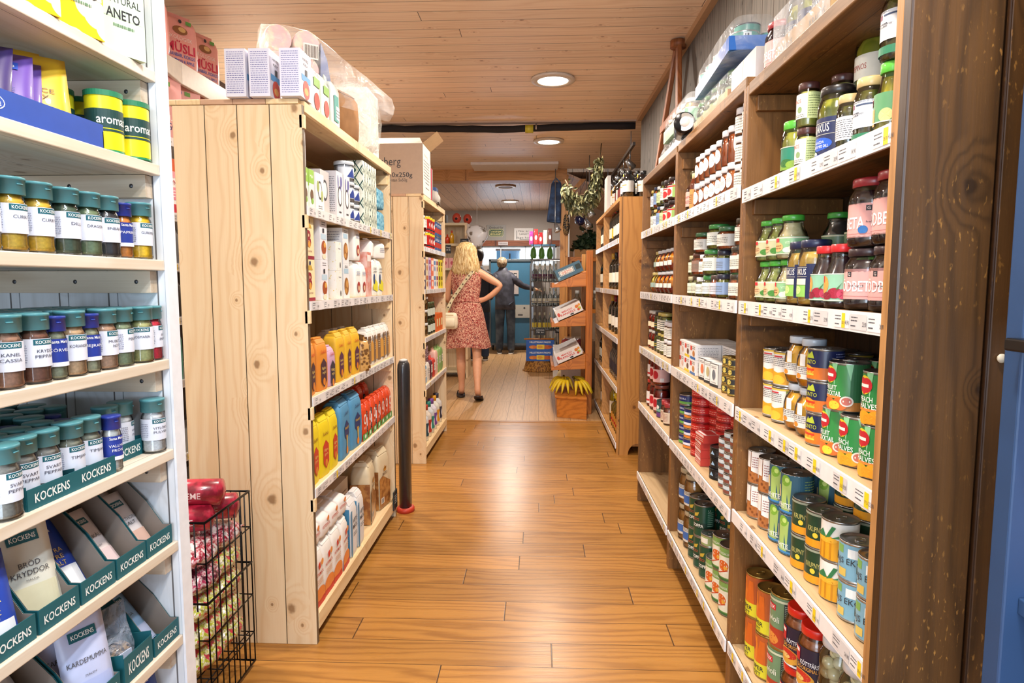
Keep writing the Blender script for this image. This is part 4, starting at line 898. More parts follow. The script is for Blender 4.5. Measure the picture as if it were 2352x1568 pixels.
for i, y in enumerate([2.455, 2.36, 2.265, 2.17, 2.075]):
    for t in range(2):
        put('fd', lambda: mk_box('small_fish_carton', .090, .10, .060, '#d9d6d6', [('l', -.04, -.024, .04, .024, 7, '#7a7a7e')], left=[('l', -.04, -.022, .04, .022, 7, '#6a6a70')], right=[('l', -.04, -.022, .04, .022, 7, '#6a6a70')]),
            (X0 + .106, y, Z + t * .0605), R(-90), 'pale carton with small print in the back row, %s, %s' % (tierword(t, 2), colword(i, 5)), 'box', 'small fish cartons')
stripe = [('r', -.032 + .008 * k, -.039, -.028 + .008 * k, -.032, K) for k in range(8)]
def kbox(c): return lambda: mk_box('striped_fish_carton', .068, .045, .082, '#e6e0dc', [('r', -.034, -.041, .034, .041, '#3c3c40'), ('r', -.031, -.031, .031, .038, '#efe9e4')] + stripe + [('d', 0, .002, .012, .018, c), ('l', -.02, -.028, .02, -.022, 1, K), ('l', -.02, .024, .02, .034, 2, K)])
for i, (y, c) in enumerate([(2.405, '#e0764a'), (2.325, '#b9aa7c'), (2.245, '#6a7078')]):
    put('kb%d' % i, kbox(c), (X0 + .006, y, Z), R(-90 + 10), 'black edged fish carton standing on end, %s of three' % colword(i, 3), 'box', 'black edged fish cartons')
gc = lambda: mk_can('small_gold_can', .026, .030, '#8a7a3c', [('r', -.08, -.008, .08, .008, '#2a2a2a'), ('d', 0, 0, .008, .008, '#e0c860')], rim=GOLD, key=False)
fill('gc', gc, X0 + .027, [2.135, 2.075], Z, .0305, RZ, 'small gold tin by the divider', 'can', 'small gold tins', tset=[4, 4])

Z = .5902
blt = lambda: mk_can('caviar_tin', .040, .042, '#1c2a6a', [('r', -.124, -.018, .124, -.008, '#e0842a'), ('r', -.02, -.006, .04, .004, '#e9e6ee'), ('t', .0, .0, .008, 'MAKRILL', '#eef0ff', .05)], key=False)
blg = lambda: mk_can('caviar_tin', .040, .042, '#1c2a6a', [('r', -.124, -.018, .124, -.008, '#6fae4a'), ('t', .0, .004, .008, 'MAKRILL', '#eef0ff', .05)], key=False)
fill('blg', blg, X0 + .041, [2.752], Z, .0425, RZ, 'blue round tin with green band, left stack on fish shelf', 'can', 'blue round tins', tiers=5)
fill('blt', blt, X0 + .041, [2.664], Z, .0425, RZ, 'blue round tin with orange band, right stack', 'can', 'blue round tins', tiers=4)
red = lambda: mk_can('red_tuna_tin', .043, .033, '#c8201c', [('r', -.135, -.015, .135, -.010, '#8f1210'), ('l', -.05, -.008, .05, .008, 2, '#e9a08a')], rim=M('#b02018', .3, .3), key=False)
fill('red', red, X0 + .047, [2.548], Z, .0335, RZ, 'bright red round tin in the tall front stack', 'can', 'red round tins', tiers=8)
fill('red', red, X0 + .105, [2.50, 2.40], Z, .0335, RZ, 'bright red round tin in stacks behind the tubs', 'can', 'red round tins', tset=[9, 8])
fill('red', red, X0 + .130, [2.30, 2.18], Z, .0335, RZ, 'red round tin in back stacks above the black tins', 'can', 'red round tins', tset=[8, 8])
tub = lambda: mk_box('plastic_tub', .085, .07, .030, '#c4443c', [('r', -.0425, .006, .0425, .015, '#e9c8c4'), ('l', -.035, -.012, .035, .002, 2, '#f2d8d4')], top=[('r', -.04, -.03, .04, .03, '#e6d8d8'), ('r', -.035, -.02, .035, .02, '#c23a3a')], rough=.2)
for t in range(3): put('tub', tub, (X0 + .002, 2.425, Z + .0305 * t), R(-90), 'flat red plastic tub in front of the red tins, ' + tierword(t, 3), 'tub', 'red plastic tubs')
put('tub', tub, (X0 + .002, 2.405, Z + .0920), R(-84), 'flat red plastic tub laid across the top of its stack', 'tub', 'red plastic tubs')
bk = lambda: mk_can('black_fish_tin', .045, .037, '#141517', [('p', [(-.008, -.006), (.012, -.006), (.002, .008)], '#9fc4e0'), ('l', -.04, -.006, -.012, .008, 2, '#b89a3a'), ('l', .02, -.01, .05, .01, 4, '#5a5a60')], rim=M('#26282a', .3, .6), key=False)
fill('bk', bk, X0 + .046, [2.245], Z, .0375, RZ, 'black round fish tin with blue triangle', 'can', 'black round tins', tiers=3)
tl = lambda: mk_can('blue_fish_tin', .030, .034, '#6f98a8', [('r', -.09, -.012, .09, -.002, '#8a4a3a'), ('r', -.02, .0, .03, .012, '#d4dde0'), ('r', .04, -.01, .07, .01, '#8a7ac0')], key=False)
fill('tl', tl, X0 + .031, [2.140, 2.075, 2.010], Z, .0345, RZ, 'pale blue round tin beside the divider', 'can', 'pale blue round tins', tset=[5, 6, 6])

Z = .1752
jam = two('apple_sauce', '#8a5a2a', '#b07c3c', 30, .2, .3, .7, .5)
jmj = lambda: mk_jar('sauce_jar', .042, .155, '#b7a98a', .016, jam, 'straight', (.2, .62, '#dcd4c4', -60, 90), [('r', -.03, -.02, .03, .012, '#3f6ab0'), ('l', -.02, .016, .02, .028, 2, K)])
fill('jmj', jmj, X0 + .043, [2.722, 2.630], Z, .1555, RZ, 'large brown apple sauce jar on the lowest middle shelf', 'jar', 'apple sauce jars', tiers=2)
sop = lambda: mk_can('soup_can', .0395, .125, '#124a34', [('r', -.125, -.030, .125, -.006, '#0d3626'), ('t', .006, -.018, .013, 'SOPPA', '#f2efe4', .046, .012), ('p', [(-.01, .028), (.012, .036), (.006, .020), (-.010, .016)], '#c8a83a'), ('l', -.024, .0, .012, .012, 2, '#d04a3a'), ('r', .044, -.056, .066, -.036, '#e9e4e0'), ('l', .044, -.02, .07, .04, 8, '#8ab09a'), ('t', .05, .044, .009, 'U', '#c9dcc8')])
fill('sop', sop, X0 + .040, [2.535, 2.447, 2.360], Z, .1255, RZ, 'dark green soup can in the front row', 'can', 'dark green soup cans', tset=[2, 2, 1])
fill('sop', sop, X0 + .128, [2.50, 2.41, 2.32, 2.23], Z, .1255, RZ, 'dark green soup can in the second row', 'can', 'dark green soup cans', tset=[2, 2, 2, 2])
veg = lambda: mk_can('vegetable_can', .0395, .118, '#7fa858', [('r', -.035, -.045, .040, .026, '#e9e4cc'), ('d', .002, -.008, .028, .026, '#efe9d8'), ('d', .002, -.006, .020, .018, '#d9641c'), ('d', .012, -.012, .007, .006, '#e8a83a'), ('p', [(-.03, -.04), (-.024, -.04), (.02, -.02), (.02, -.016)], '#c8461c'), ('t', 0, .036, .008, 'GRÖNSAKER', '#f4f2e4', .05), ('r', -.12, -.055, .12, -.048, '#3a6a34')])
fill('veg', veg, X0 + .040, [2.262, 2.175, 2.088], Z, .1185, RZ, 'light green vegetable can beside the divider', 'can', 'light green vegetable cans', tset=[1, 2, 2])
put('bowl', lambda: mk_can('low_tin', .035, .045, '#9aa86a', [('r', -.02, -.01, .02, .01, '#efe9d8')]), (X0 + .04, 2.35, Z + .1258), RZ, 'low pale green tin set on the soup cans', 'can')

# ================= far bay =================
Z = 1.5602
fj = [sj('q1', .028, .112, '#3a3a34', gm, '#e9e4d8'), sj('q2', .030, .105, '#c9b060', gm, '#dfe4ee'), sj('q3', .030, .110, '#2c3a5a', rm, '#7f9ac8'), sj('q4', .030, .100, '#c8c8c8', gm, '#c4d49a')]
for i, (y, q) in enumerate(zip([3.59, 3.50, 3.41, 3.32], (0, 1, 2, 3))):
    for t in (0, 1):
        k, f = fj[(q + t) % 4]
        put(k, f, (X0 + .032, y, Z + t * .113), RZ, 'mixed preserve jar in the far bay, top shelf, %s, %s' % (tierword(t, 2), colword(i, 4)), 'jar', 'preserve jars in the far bay')
rjam = lambda: mk_jar('jam_jar', .041, .107, '#2a2024', .014, '#4a1418', 'straight', (.15, .72, '#ded4c4', -120, 120), [('d', -.004, -.004, .02, .016, '#c8282c'), ('r', .02, -.03, .05, .03, '#8fae5a'), ('r', -.05, .018, .05, .024, '#c8282c')])
fill('rjam', rjam, X0 + .043, [3.22, 3.12], Z, .1075, RZ, 'dark lidded red jam jar on the far bay top shelf', 'jar', 'red jam jars', tiers=2)
Z = 1.2252
pep = two('mixed_peppers', '#b02410', '#dc8a1c', 26, .12, .35, .55, .8, 'cells', '#8a1c0c')
pepy = two('yellow_peppers', '#c9a52a', '#e2cf6a', 26, .12, .35, .55, .8, 'cells', '#c05a1c')
pj = lambda: mk_jar('pepper_jar', .044, .108, '#c9ccd0', .012, pep, 'round', (.3, .52, '#e9e4dc', -20, 20, .99), [])
py = lambda: mk_jar('pepper_jar', .036, .108, '#b9a86a', .012, pepy, 'round', (.3, .55, '#9ab0a8', -40, 40, .99), [])
for i, (k, f, y) in enumerate([('py', py, 3.58), ('py', py, 3.49), ('pj', pj, 3.39), ('pj', pj, 3.29), ('pj', pj, 3.18), ('pj', pj, 3.08)]):
    for t in (0, 1):
        if i == 0 and t: continue
        put(k, f, (X0 + .045, y, Z + .1085 * t), RZ, 'rounded jar of %s peppers, %s, %s' % ('yellow' if k == 'py' else 'red', tierword(t, 2), colword(i, 6)), 'jar', 'rounded pepper jars')
Z = .9152
tom = two('dried_tomato', '#7a1c0c', '#b8381c', 50, .15, .3, .6, .7, 'cells')
tj = lambda: mk_jar('tomato_jar', .038, .104, '#c8c4bc', .012, tom, 'bulge', (.2, .5, '#e9dcb8', -24, 30), [])
tk = lambda: mk_jar('artichoke_jar', .034, .104, '#c8b464', .012, gm, 'straight', (.2, .75, '#e4e0d0', -60, 100), [('l', -.02, -.02, .02, .02, 4, K)])
td = lambda: mk_jar('olive_jar', .034, .104, '#24242c', .012, gm, 'straight', (.2, .6, '#2a3a3a', -120, 120), [('l', -.02, -.01, .02, .01, 2, '#e2c83a')])
for i, (k, f, y) in enumerate([('tj', tj, 3.60), ('tj', tj, 3.51), ('td', td, 3.43), ('tk', tk, 3.35), ('tk', tk, 3.27), ('wlj', wlj, 3.19), ('wlj', wlj, 3.12)]):
    for t in (0, 1):
        put(k, f, (X0 + .042, y, Z + .1045 * t if k != 'wlj' else Z + .0855 * t), RZ, '%s in the far bay, third shelf, %s, %s' % ({'tj': 'dried tomato jar', 'td': 'dark olive jar', 'tk': 'artichoke jar', 'wlj': 'small white jar'}[k], tierword(t, 2), colword(i, 7)), 'jar', 'antipasto jars in the far bay')
Z = .5902
sau = lambda: mk_jar('tomato_sauce_jar', .044, .150, '#8a4434', .015, '#8a1c12', 'straight', (.12, .62, '#e9b8b0', -90, 120), [('d', 0, .004, .020, .022, '#b81c28'), ('r', .030, -.03, .05, -.012, '#efe8e4')])
sau2 = lambda: mk_jar('tomato_sauce_jar', .034, .150, '#b0302a', .015, '#b0401c', 'straight', (.12, .62, '#e9e2dc', -90, 120), [('r', -.03, -.02, .03, -.01, '#c8282c')])
fill('sau2', sau2, X0 + .036, [3.585], Z, .1505, RZ, 'slim tomato sauce jar with white label', 'jar', 'tomato sauce jars', tiers=2)
fill('sau', sau, X0 + .045, [3.49, 3.385], Z, .1505, RZ, 'tomato sauce jar with pink heart label', 'jar', 'tomato sauce jars', tiers=2)
put('gtin', lambda: mk_can('spread_tin', .036, .086, '#2a4a4c', [('r', -.11, -.04, .11, -.018, '#6a3a7a'), ('r', -.11, -.012, .11, .0, '#7fae9a'), ('d', 0, .01, .01, .01, '#e9e6dc')], rim=M('#1c3a38', .4, .3), key=False), (X0 + .037, 3.28, Z), RZ, 'dark green and purple tin beside the tomato sauce jars', 'can')
put('gtin', None, (X0 + .115, 3.27, Z), RZ, 'dark green and purple tin standing behind its twin', 'can')
put('rb', lambda: mk_jar('fabric_topped_jar', .029, .108, '#a8343a', .02, '#8a4a34', 'straight', (.1, .7, '#dcc8b0', -120, 120), [('l', -.02, -.02, .02, .02, 6, '#a04a3a')]), (X0 + .03, 3.17, Z), RZ, 'small red topped jar with striped label, left one', 'jar', 'small red topped jars')
put('rb', None, (X0 + .03, 3.10, Z), RZ, 'small red topped jar with striped label, right one', 'jar', 'small red topped jars')
# ================= first pine gondola: goods face +X, placed left (near) to right (far) =================
K2 = '#33333a'; PR = '#8a8a98'
LX = -.795   # front of the goods; they extend towards -X
def gput(key, fn, x, y, z, rz, label, cat, group=None): return put(key, fn, (x, y, z + .0006), rz, label, cat, group)
Q = R(90)
# builders: fronts are at local y=0, body behind at +y -> after rz=90 the front is at world x and the body towards -X
Z = 1.535
wbx = lambda: mk_box('tea_carton', .085, .06, .135, '#eceaec', [('d', .0, .008, .022, .034, '#3a3a40'), ('d', .0, .008, .016, .026, '#f2f2ee'), ('d', -.02, .02, .012, .02, '#9aa85a'), ('d', .02, -.01, .012, .02, '#a8b46a'), ('l', -.02, -.06, .02, -.045, 2, K2)],
                     left=[('l', -.02, .0, .02, .03, 4, PR), ('d', .0, -.03, .012, .014, '#b8b8c0')], right=[('l', -.02, .0, .02, .03, 4, PR)])
gbx = lambda: mk_box('green_white_pack', .048, .05, .135, '#e6ece0', [('r', -.024, .02, .024, .067, '#8fc23a'), ('t', 0, .045, .010, 'Mjöl', '#f6fff0', .03), ('d', 0, -.02, .016, .02, '#6a4a2c'), ('d', .004, -.04, .012, .01, '#7fae3a')], left=[('r', -.025, .01, .025, .067, '#a6d05a'), ('t', 0, .04, .008, 'Melin', '#f6fff0', .03)])
gput('gbx', gbx, LX, 2.185, Z, Q, 'green topped white pack at the near end of the tea shelf, left one', 'box', 'green topped packs')
gput('gbx', gbx, LX, 2.245, Z, Q, 'green topped white pack at the near end of the tea shelf, right one', 'box', 'green topped packs')
gput('wbx', wbx, LX - .03, 2.235, Z + .136, Q, 'white carton with dark round emblem lying across the green packs', 'box', 'white cartons with a round emblem')
gput('wbx', wbx, LX, 2.330, Z, Q, 'white carton with dark round emblem beside the green packs', 'box', 'white cartons with a round emblem')
gput('wbx', wbx, LX - .08, 2.20, Z, Q, 'white carton with dark round emblem, back row near end', 'box', 'white cartons with a round emblem')
gray = lambda: mk_box('grey_carton', .10, .10, .165, '#c9c4c4', [('d', .0, .01, .03, .04, '#3a3a40'), ('d', .0, .01, .022, .03, '#e9e9e6')], left=[('l', -.04, -.02, .04, .06, 9, '#77777f'), ('d', .0, -.052, .026, .02, '#2f2c24'), ('d', 0, -.05, .018, .012, '#b08a3a')])
gput('gray', gray, LX - .02, 2.445, Z, Q, 'grey carton with a bowl picture on its side', 'box')
lav = lambda: mk_box('lavender_carton', .085, .075, .180, '#dcdae0', [('d', .0, -.005, .026, .040, K2), ('d', .0, -.005, .019, .031, '#f2f2f0'), ('d', -.02, .05, .006, .026, '#5a5aa0'), ('d', .012, .045, .006, .03, '#6a6ab0'), ('r', -.014, -.07, .014, -.064, K2), ('d', .022, .055, .006, .02, '#5a5aa0')],
                     left=[('l', -.03, -.07, .03, .07, 17, '#75757f')])
for i, y in enumerate([2.565, 2.66]): gput('lav', lav, LX, y, Z, Q, 'tall pale carton with lavender sprigs, ' + colword(i, 2), 'box', 'lavender cartons')
gput('gray', gray, LX - .11, 2.56, Z + .0, Q, 'grey carton behind the lavender cartons', 'box')
white_tub = lambda: mk_jar('clear_tub', .042, .085, '#cfd8e0', .012, '#d4dce6', 'straight', (.2, .8, '#dfe6ee', -90, 90), [('p', [(-.03, -.02), (.02, -.02), (.0, .02)], '#2a3f8a')], lidr=1.0)
fill('tub2', white_tub, LX - .044, [2.765], Z, .0855, Q - .2, 'clear stacked plastic tub with blue triangle, left column', 'tub', 'stacked clear tubs', tiers=3)
fill('tub2', white_tub, LX - .044, [2.855], Z, .0855, Q - .2, 'clear stacked plastic tub with blue triangle, right column', 'tub', 'stacked clear tubs', tiers=2)
def lattice():
    t = NT('diamond_print'); v = t.xyz(); s = 46.0
    a = t.math('ABSOLUTE', t.math('SUBTRACT', t.math('FRACT', t.math('MULTIPLY', t.math('ADD', v[0], v[1]), s * .5)), .5))
    b = t.math('ABSOLUTE', t.math('SUBTRACT', t.math('FRACT', t.math('MULTIPLY', v[2], s * .32)), .5))
    d = t.math('ADD', a, b); f1 = t.sstep(t.math('ABSOLUTE', t.math('SUBTRACT', d, .5)), .05, .09, 1, 0); f2 = t.sstep(d, .16, .20, 1, 0); f3 = t.sstep(t.math('ABSOLUTE', t.math('SUBTRACT', d, .32)), .02, .05, 1, 0)
    c = t.mix(t.math('MAXIMUM', f1, f2), hexc('#e9ecdf'), hexc('#1d4a44')); c = t.mix(t.math('MULTIPLY', f3, .7), c, hexc('#5f8f5a'))
    t.put(t.b.inputs['Base Color'], c); t.b.inputs['Roughness'].default_value = .45; return t.m
LAT = lattice()
pat = lambda: mk_box('tissue_carton', .115, .10, .145, LAT, [('d', 0, 0, .012, .022, '#e9ecdf')])
for i, y in enumerate([2.965, 3.09]):
    for t in (0, 1): gput('pat', pat, LX, y, Z + t * .1455, Q, 'tissue carton with green diamond pattern, %s, %s' % (tierword(t, 2), colword(i, 2)), 'box', 'green diamond patterned cartons')
bluec = two('blue_fibre', '#3f86a8', '#86c0d4', 60, .9, .35, .65)
for t in (0, 1): gput('sponge', lambda: mk_bag('cloth_pack', .13, .10, .105, bluec, rough=.8), LX, 3.245, Z + t * .112, Q, 'blue mottled cloth pack at the far end, ' + tierword(t, 2), 'cloth pack', 'blue cloth packs')

Z = 1.214
Bbx = lambda: mk_box('bread_mix_carton', .092, .085, .144, '#e9dcae', [('r', -.046, -.072, .046, -.060, '#8f1c34'), ('t', 0, .0, .054, 'B', '#96202e', .036, .03), ('d', 0, -.020, .012, .012, '#d89a3a'), ('p', [(-.026, .036), (-.012, .052), (.012, .052), (.026, .036), (.014, .042), (-.014, .042)], '#c9a23a'), ('d', 0, .060, .008, .008, '#2a3058'), ('t', 0, -.044, .006, 'BRUN MÖRK', '#8f1c34', .05)],
                     left=[('l', -.034, -.03, .034, .05, 14, '#a86a4a'), ('r', -.035, -.058, -.005, -.036, '#efe9d8'), ('r', -.032, -.056, -.028, -.038, K), ('r', -.024, -.056, -.018, -.038, K), ('r', -.014, -.056, -.01, -.038, K), ('r', -.0425, -.072, .0425, -.060, '#8f1c34')])
for t in (0, 1): gput('Bbx', Bbx, LX, 2.205, Z + t * .1445, Q, 'cream carton with large red letter at the near end, ' + tierword(t, 2), 'box', 'cream cartons with red letter')
whm = lambda: mk_box('muesli_carton', .078, .085, .148, '#e6e4ea', [('l', -.02, .05, .02, .066, 2, K2), ('r', -.03, -.0, .03, .02, '#b8d0e0'), ('d', .0, -.030, .026, .026, '#a04a1c'), ('d', .01, -.02, .012, .01, '#d8a24a'), ('d', .0, -.062, .022, .010, '#e9dcc0'), ('r', -.012, .024, .006, .04, K2)], left=[('tv', 0, .01, .009, 'GRAHAMSKORPOR', '#5a5ab0', .10)])
for i, y in enumerate([2.355, 2.44]):
    for t in (0, 1):
        if i and t: continue
        gput('whm', whm, LX - (i * .03), y, Z + t * .1485, Q, 'white carton with rusk picture and blue upright lettering, %s%s' % (tierword(t, 2), ', behind' if i else ''), 'box', 'white rusk cartons')
flo = two('floral_print', '#e9e7e2', '#d9c05a', 120, .5, .62, .7, 0, 'noise')
flb = lambda: mk_box('floral_carton', .075, .08, .112, flo, [('t', .01, .03, .006, 'Frökex', K2, .03), ('d', .016, -.035, .006, .012, K2)], left=[('d', 0, 0, .02, .03, '#e9e7e2')])
for t in (0, 1): gput('flb', flb, LX, 2.53 + .0, Z + t * .1125, Q, 'slim carton with yellow floral print, ' + tierword(t, 2), 'box', 'floral cartons')
nut = lambda: mk_box('cookie_carton', .08, .085, .142, '#e4e6e8', [('r', -.03, .03, .03, .05, '#a9c8dc'), ('d', 0, -.022, .030, .036, '#9a6428'), ('d', .008, -.012, .016, .016, '#c9924a'), ('d', -.01, -.04, .014, .010, '#c9924a'), ('l', -.02, .052, .02, .064, 2, K2)], left=[('l', -.03, .02, .03, .06, 4, PR)])
for t in (0, 1): gput('nut', nut, LX, 2.625, Z + t * .1425, Q, 'white carton with cookie picture, ' + tierword(t, 2), 'box', 'cookie cartons')
gput('nut', nut, LX - .04, 2.715, Z, Q, 'white carton with cookie picture, half hidden by the flour bags', 'box', 'cookie cartons')
gput('nut', nut, LX - .04, 2.715, Z + .1425, Q, 'white carton with cookie picture, upper one behind flour bags', 'box', 'cookie cartons')
wfb = lambda: mk_bag('flour_bag', .085, .06, .150, '#ece9e4', [('l', -.026, .025, .026, .045, 3, '#3a6aa0'), ('d', 0, -.025, .022, .024, '#a8342a'), ('d', .0, -.03, .012, .012, '#e0c8a0')])
for i, y in enumerate([2.80, 2.89]):
    for t in (0, 1):
        if i == 1 and t: continue
        gput('wfb', wfb, LX, y, Z + t * .16, Q, 'white paper bag with red fruit picture, %s, %s' % (tierword(t, 2), colword(i, 2)), 'bag', 'white baking bags')
gput('pnk', lambda: mk_box('pink_film_pack', .075, .06, .205, two('pink_film', '#e9c0b8', '#e08a7a', 18, .25, .4, .6, .5), [('r', -.03, .06, .03, .09, '#e9e2e0')]), LX, 2.985, Z, Q, 'tall pink and cream film pack', 'packet')
ylb = lambda: mk_bag('yellow_blue_bag', .085, .07, .175, '#e6e6e0', [('p', [(-.042, -.05), (.042, -.062), (.042, -.02), (.0, .0), (-.042, -.03)], '#e0d82c'), ('d', -.02, -.0, .014, .026, '#2a4a78'), ('t', 0, .05, .010, 'SYMREN', K2, .06), ('l', -.03, .03, .03, .04, 1, K2)])
for i, y in enumerate([3.09, 3.20]): gput('ylb', ylb, LX, y, Z, Q, 'white bag with yellow meadow and blue bird, ' + colword(i, 2), 'bag', 'white and yellow bags')
rbag = lambda: mk_bag('round_white_bag', .12, .08, .085, '#eeeae6', [('l', .0, -.01, .045, .015, 3, '#5a6a8a')], crimp=False)
gput('rbag', rbag, LX - .005, 3.085, Z + .184, Q + .2, 'crumpled white bag lying on the yellow and white bags, left one', 'bag', 'crumpled white bags')
gput('rbag', rbag, LX - .005, 3.215, Z + .184, Q - .25, 'crumpled white bag lying on the yellow and white bags, right one', 'bag', 'crumpled white bags')

Z = .882
def flourbag(col, c2, txt, w=.098, h=.19, fold=None):
    return lambda: mk_bag('flour_bag', w, .065, h, col, [('p', [(-.026, .010), (-.026, -.055), (0, -.078), (.026, -.055), (.026, .010), (.0, .030)], c2), ('t', 0, .055, .012, 'Saltå', '#c8402a' if c2 != '#c8402a' else '#7a2a20', .05), ('t', 0, -.006, .010, txt[0], '#f2d27a', .036), ('t', 0, -.022, .010, txt[1], '#f2d27a', .030), ('d', 0, -.056, .012, .014, '#d9822a')],
                             left=[('l', -.02, -.05, .02, .04, 9, c2)], foldcol=fold)
orb = flourbag('#dc8a2c', '#4a3038', ('Rågsikt', 'mjöl'))
for i, y in enumerate([2.205, 2.315]): gput('orb', orb, LX, y, Z, Q + (.12, -.05)[i], 'orange paper flour bag at the near end of flour shelf, ' + colword(i, 2), 'bag', 'orange flour bags')
lil = flourbag('#c9a0bc', '#3a3440', ('Råg', 'mjöl'), .085, .150)
gput('lil', lil, LX - .0, 2.418, Z, Q, 'lilac paper flour bag between orange and yellow ones', 'bag')
yeb = flourbag('#dfae22', '#5a2f4a', ('Speltsikt', 'mjöl'), .098, .197)
for i, y in enumerate([2.530, 2.64, 2.752]): gput('yeb', yeb, LX, y, Z, Q + (0, .06, -.05)[i], 'golden yellow flour bag, %s of three in the front row' % colword(i, 3), 'bag', 'golden yellow flour bags')
for i, y in enumerate([2.24, 2.36, 2.48]): gput('yeb', yeb, LX - .14, y, Z, Q, 'golden yellow flour bag in the back row, ' + colword(i, 3), 'bag', 'golden yellow flour bags')
nuts = two('nut_window', '#6a4620', '#c79a58', 60, .3, .35, .6, .6, 'cells')
gput('nutp', lambda: mk_bag('nut_pouch', .13, .05, .150, nuts, [('r', -.06, .02, .06, .05, '#d8c8a8'), ('t', 0, .034, .010, 'NÖTTER', K, .06), ('r', -.06, -.06, .06, -.045, '#e0922a')], crimp=True, rough=.25), LX + .004, 2.885, Z, Q + .55, 'leaning pouch of mixed nuts with orange band', 'pouch')
bwb = lambda: mk_bag('brown_flour_bag', .088, .065, .180, '#e9e4dc', [('r', -.044, -.07, .0, .06, '#8a6a4a'), ('p', [(.0, -.06), (.044, -.06), (.044, .02), (.02, .04), (.0, .03)], '#d9a04a'), ('t', .0, .045, .010, 'BAKVETE', '#6a4426', .06), ('l', -.03, -.01, -.006, .03, 4, '#e9dcc0')], left=[('r', -.03, -.06, .03, .06, '#6f4a2c'), ('p', [(-.02, .02), (0, .036), (.02, .02)], '#d8b878')], foldcol='#e4dfd8')
for i, y in enumerate([2.985, 3.075, 3.165, 3.255, 3.335]): gput('bwb', bwb, LX, y, Z, Q + random.uniform(-.1, .1), 'white and brown flour bag with gold wheat, ' + colword(i, 5), 'bag', 'white and brown flour bags')
for i, y in enumerate([2.82, 2.93, 3.04]): gput('bwb', bwb, LX - .13, y, Z, Q, 'white and brown flour bag in the back row, ' + colword(i, 3), 'bag', 'white and brown flour bags')

Z = .558
ylw = flourbag('#e6cc14', '#c8402a', ('Ugns', 'gryn'), .098, .228)
for i, y in enumerate([2.21, 2.315, 2.425]): gput('ylw', ylw, LX, y, Z, Q + (.05, -.06, .02)[i], 'bright yellow flour bag on the fourth shelf, ' + colword(i, 3), 'bag', 'bright yellow flour bags')
bl1 = lambda: mk_bag('flour_bag', .15, .09, .240, '#4f8fb8', [('p', [(-.036, -.02), (-.036, .02), (0, .044), (.036, .02), (.036, -.02), (.0, -.04)], '#24386a'), ('t', 0, .012, .012, 'Vetemjöl', '#f2c82c', .056), ('p', [(-.008, -.02), (.008, -.02), (.004, -.07), (-.004, -.07)], '#f0b81e'), ('d', 0, -.082, .014, .016, '#e88a1e'), ('t', .0, .075, .014, 'Saltå', '#24386a', .06)], left=[('r', -.03, -.01, .03, .03, '#24386a'), ('t', 0, .01, .012, 'KVARN', '#e8d9a8', .05)])
gput('bl1', bl1, LX, 2.575, Z, Q + .06, 'large blue flour bag on the fourth shelf, left one', 'bag', 'large blue flour bags')
gput('bl1', bl1, LX + .0, 2.735, Z, Q - .04, 'large blue flour bag on the fourth shelf, right one', 'bag', 'large blue flour bags')
gput('bl1', bl1, LX - .125, 2.52, Z, Q, 'large blue flour bag in the back row', 'bag', 'large blue flour bags')
rice = two('rice_window', '#2c2a2c', '#7a726c', 120, .3, .4, .6, .6)
rpk = lambda: mk_bag('grain_pack', .075, .07, .165, '#dd4a24', [('d', 0, .02, .020, .024, '#f0ece2'), ('d', 0, .02, .012, .015, '#dd4a24'), ('t', 0, -.02, .010, 'ECO', '#f6f2ea', .03), ('r', -.036, -.075, .036, -.045, '#4f9a4a'), ('d', .0, -.058, .012, .009, '#e9f2e0')], left=[('r', -.034, -.07, .034, .05, rice), ('r', .01, -.02, .034, .02, '#e9e4de')], rough=.25)
for i, y in enumerate([2.855, 2.94, 3.025, 3.11]): gput('rpk', rpk, LX, y, Z, Q + random.uniform(-.06, .06), 'orange red grain pack with green base, front row ' + colword(i, 4), 'packet', 'orange red grain packs')
for i, y in enumerate([3.19, 3.27, 3.345]):
    gput('rpk', rpk, LX, y, Z, Q, 'orange red grain pack at the far end, %s' % colword(i, 3), 'packet', 'orange red grain packs')
gr2 = lambda: mk_bag('grain_pack', .075, .07, .20, '#dd4a24', [('d', 0, .02, .020, .024, '#f0ece2'), ('d', 0, .02, .012, .015, '#dd4a24')], left=[('r', -.034, -.08, .034, .06, rice), ('r', -.034, .01, .0, .05, '#e9e4de')], rough=.25)
for i, y in enumerate([2.83, 2.93, 3.03, 3.13, 3.24]): gput('gr2', gr2, LX - .09, y, Z, Q, 'taller grain pack in the back row, ' + colword(i, 5), 'packet', 'orange red grain packs')

Z = .105
vet = lambda: mk_bag('flour_bag', .098, .10, .215, '#ece8e2', [('r', -.049, -.10, .049, -.062, '#c92a1c'), ('d', 0, -.055, .049, .024, '#ea8a3c'), ('r', -.049, -.075, .049, -.05, '#ea8a3c'), ('t', 0, .02, .011, 'VETEMJÖL', '#c4301e', .078, .01), ('p', [(-.010, .058), (.004, .064), (.010, .040), (-.004, .034)], '#d8321e'), ('d', .026, .055, .012, .012, '#ee9a4a'), ('l', -.03, -.02, .03, .004, 3, '#e0a070')], foldcol='#efece8')
for i, y in enumerate([2.21, 2.315, 2.42, 2.53]): gput('vet', vet, LX, y, Z, Q + random.uniform(-.06, .06), 'white flour bag with orange and red foot, standing, ' + colword(i, 4), 'bag', 'white flour bags with orange foot')
vl = lambda: mk_bag('flour_bag', .10, .19, .085, '#eeeae6', [('t', 0, .0, .012, 'VETEMJÖL', '#d0402a', .08), ('d', .02, .02, .010, .010, '#ea8a3c')], foldcol='#eeeae6')
for i, y in enumerate([2.205, 2.31, 2.415, 2.52]): gput('vl', vl, LX - .005, y, Z + .225, Q + random.uniform(-.12, .12), 'white flour bag lying on top of the standing ones, ' + colword(i, 4), 'bag', 'white flour bags with orange foot')
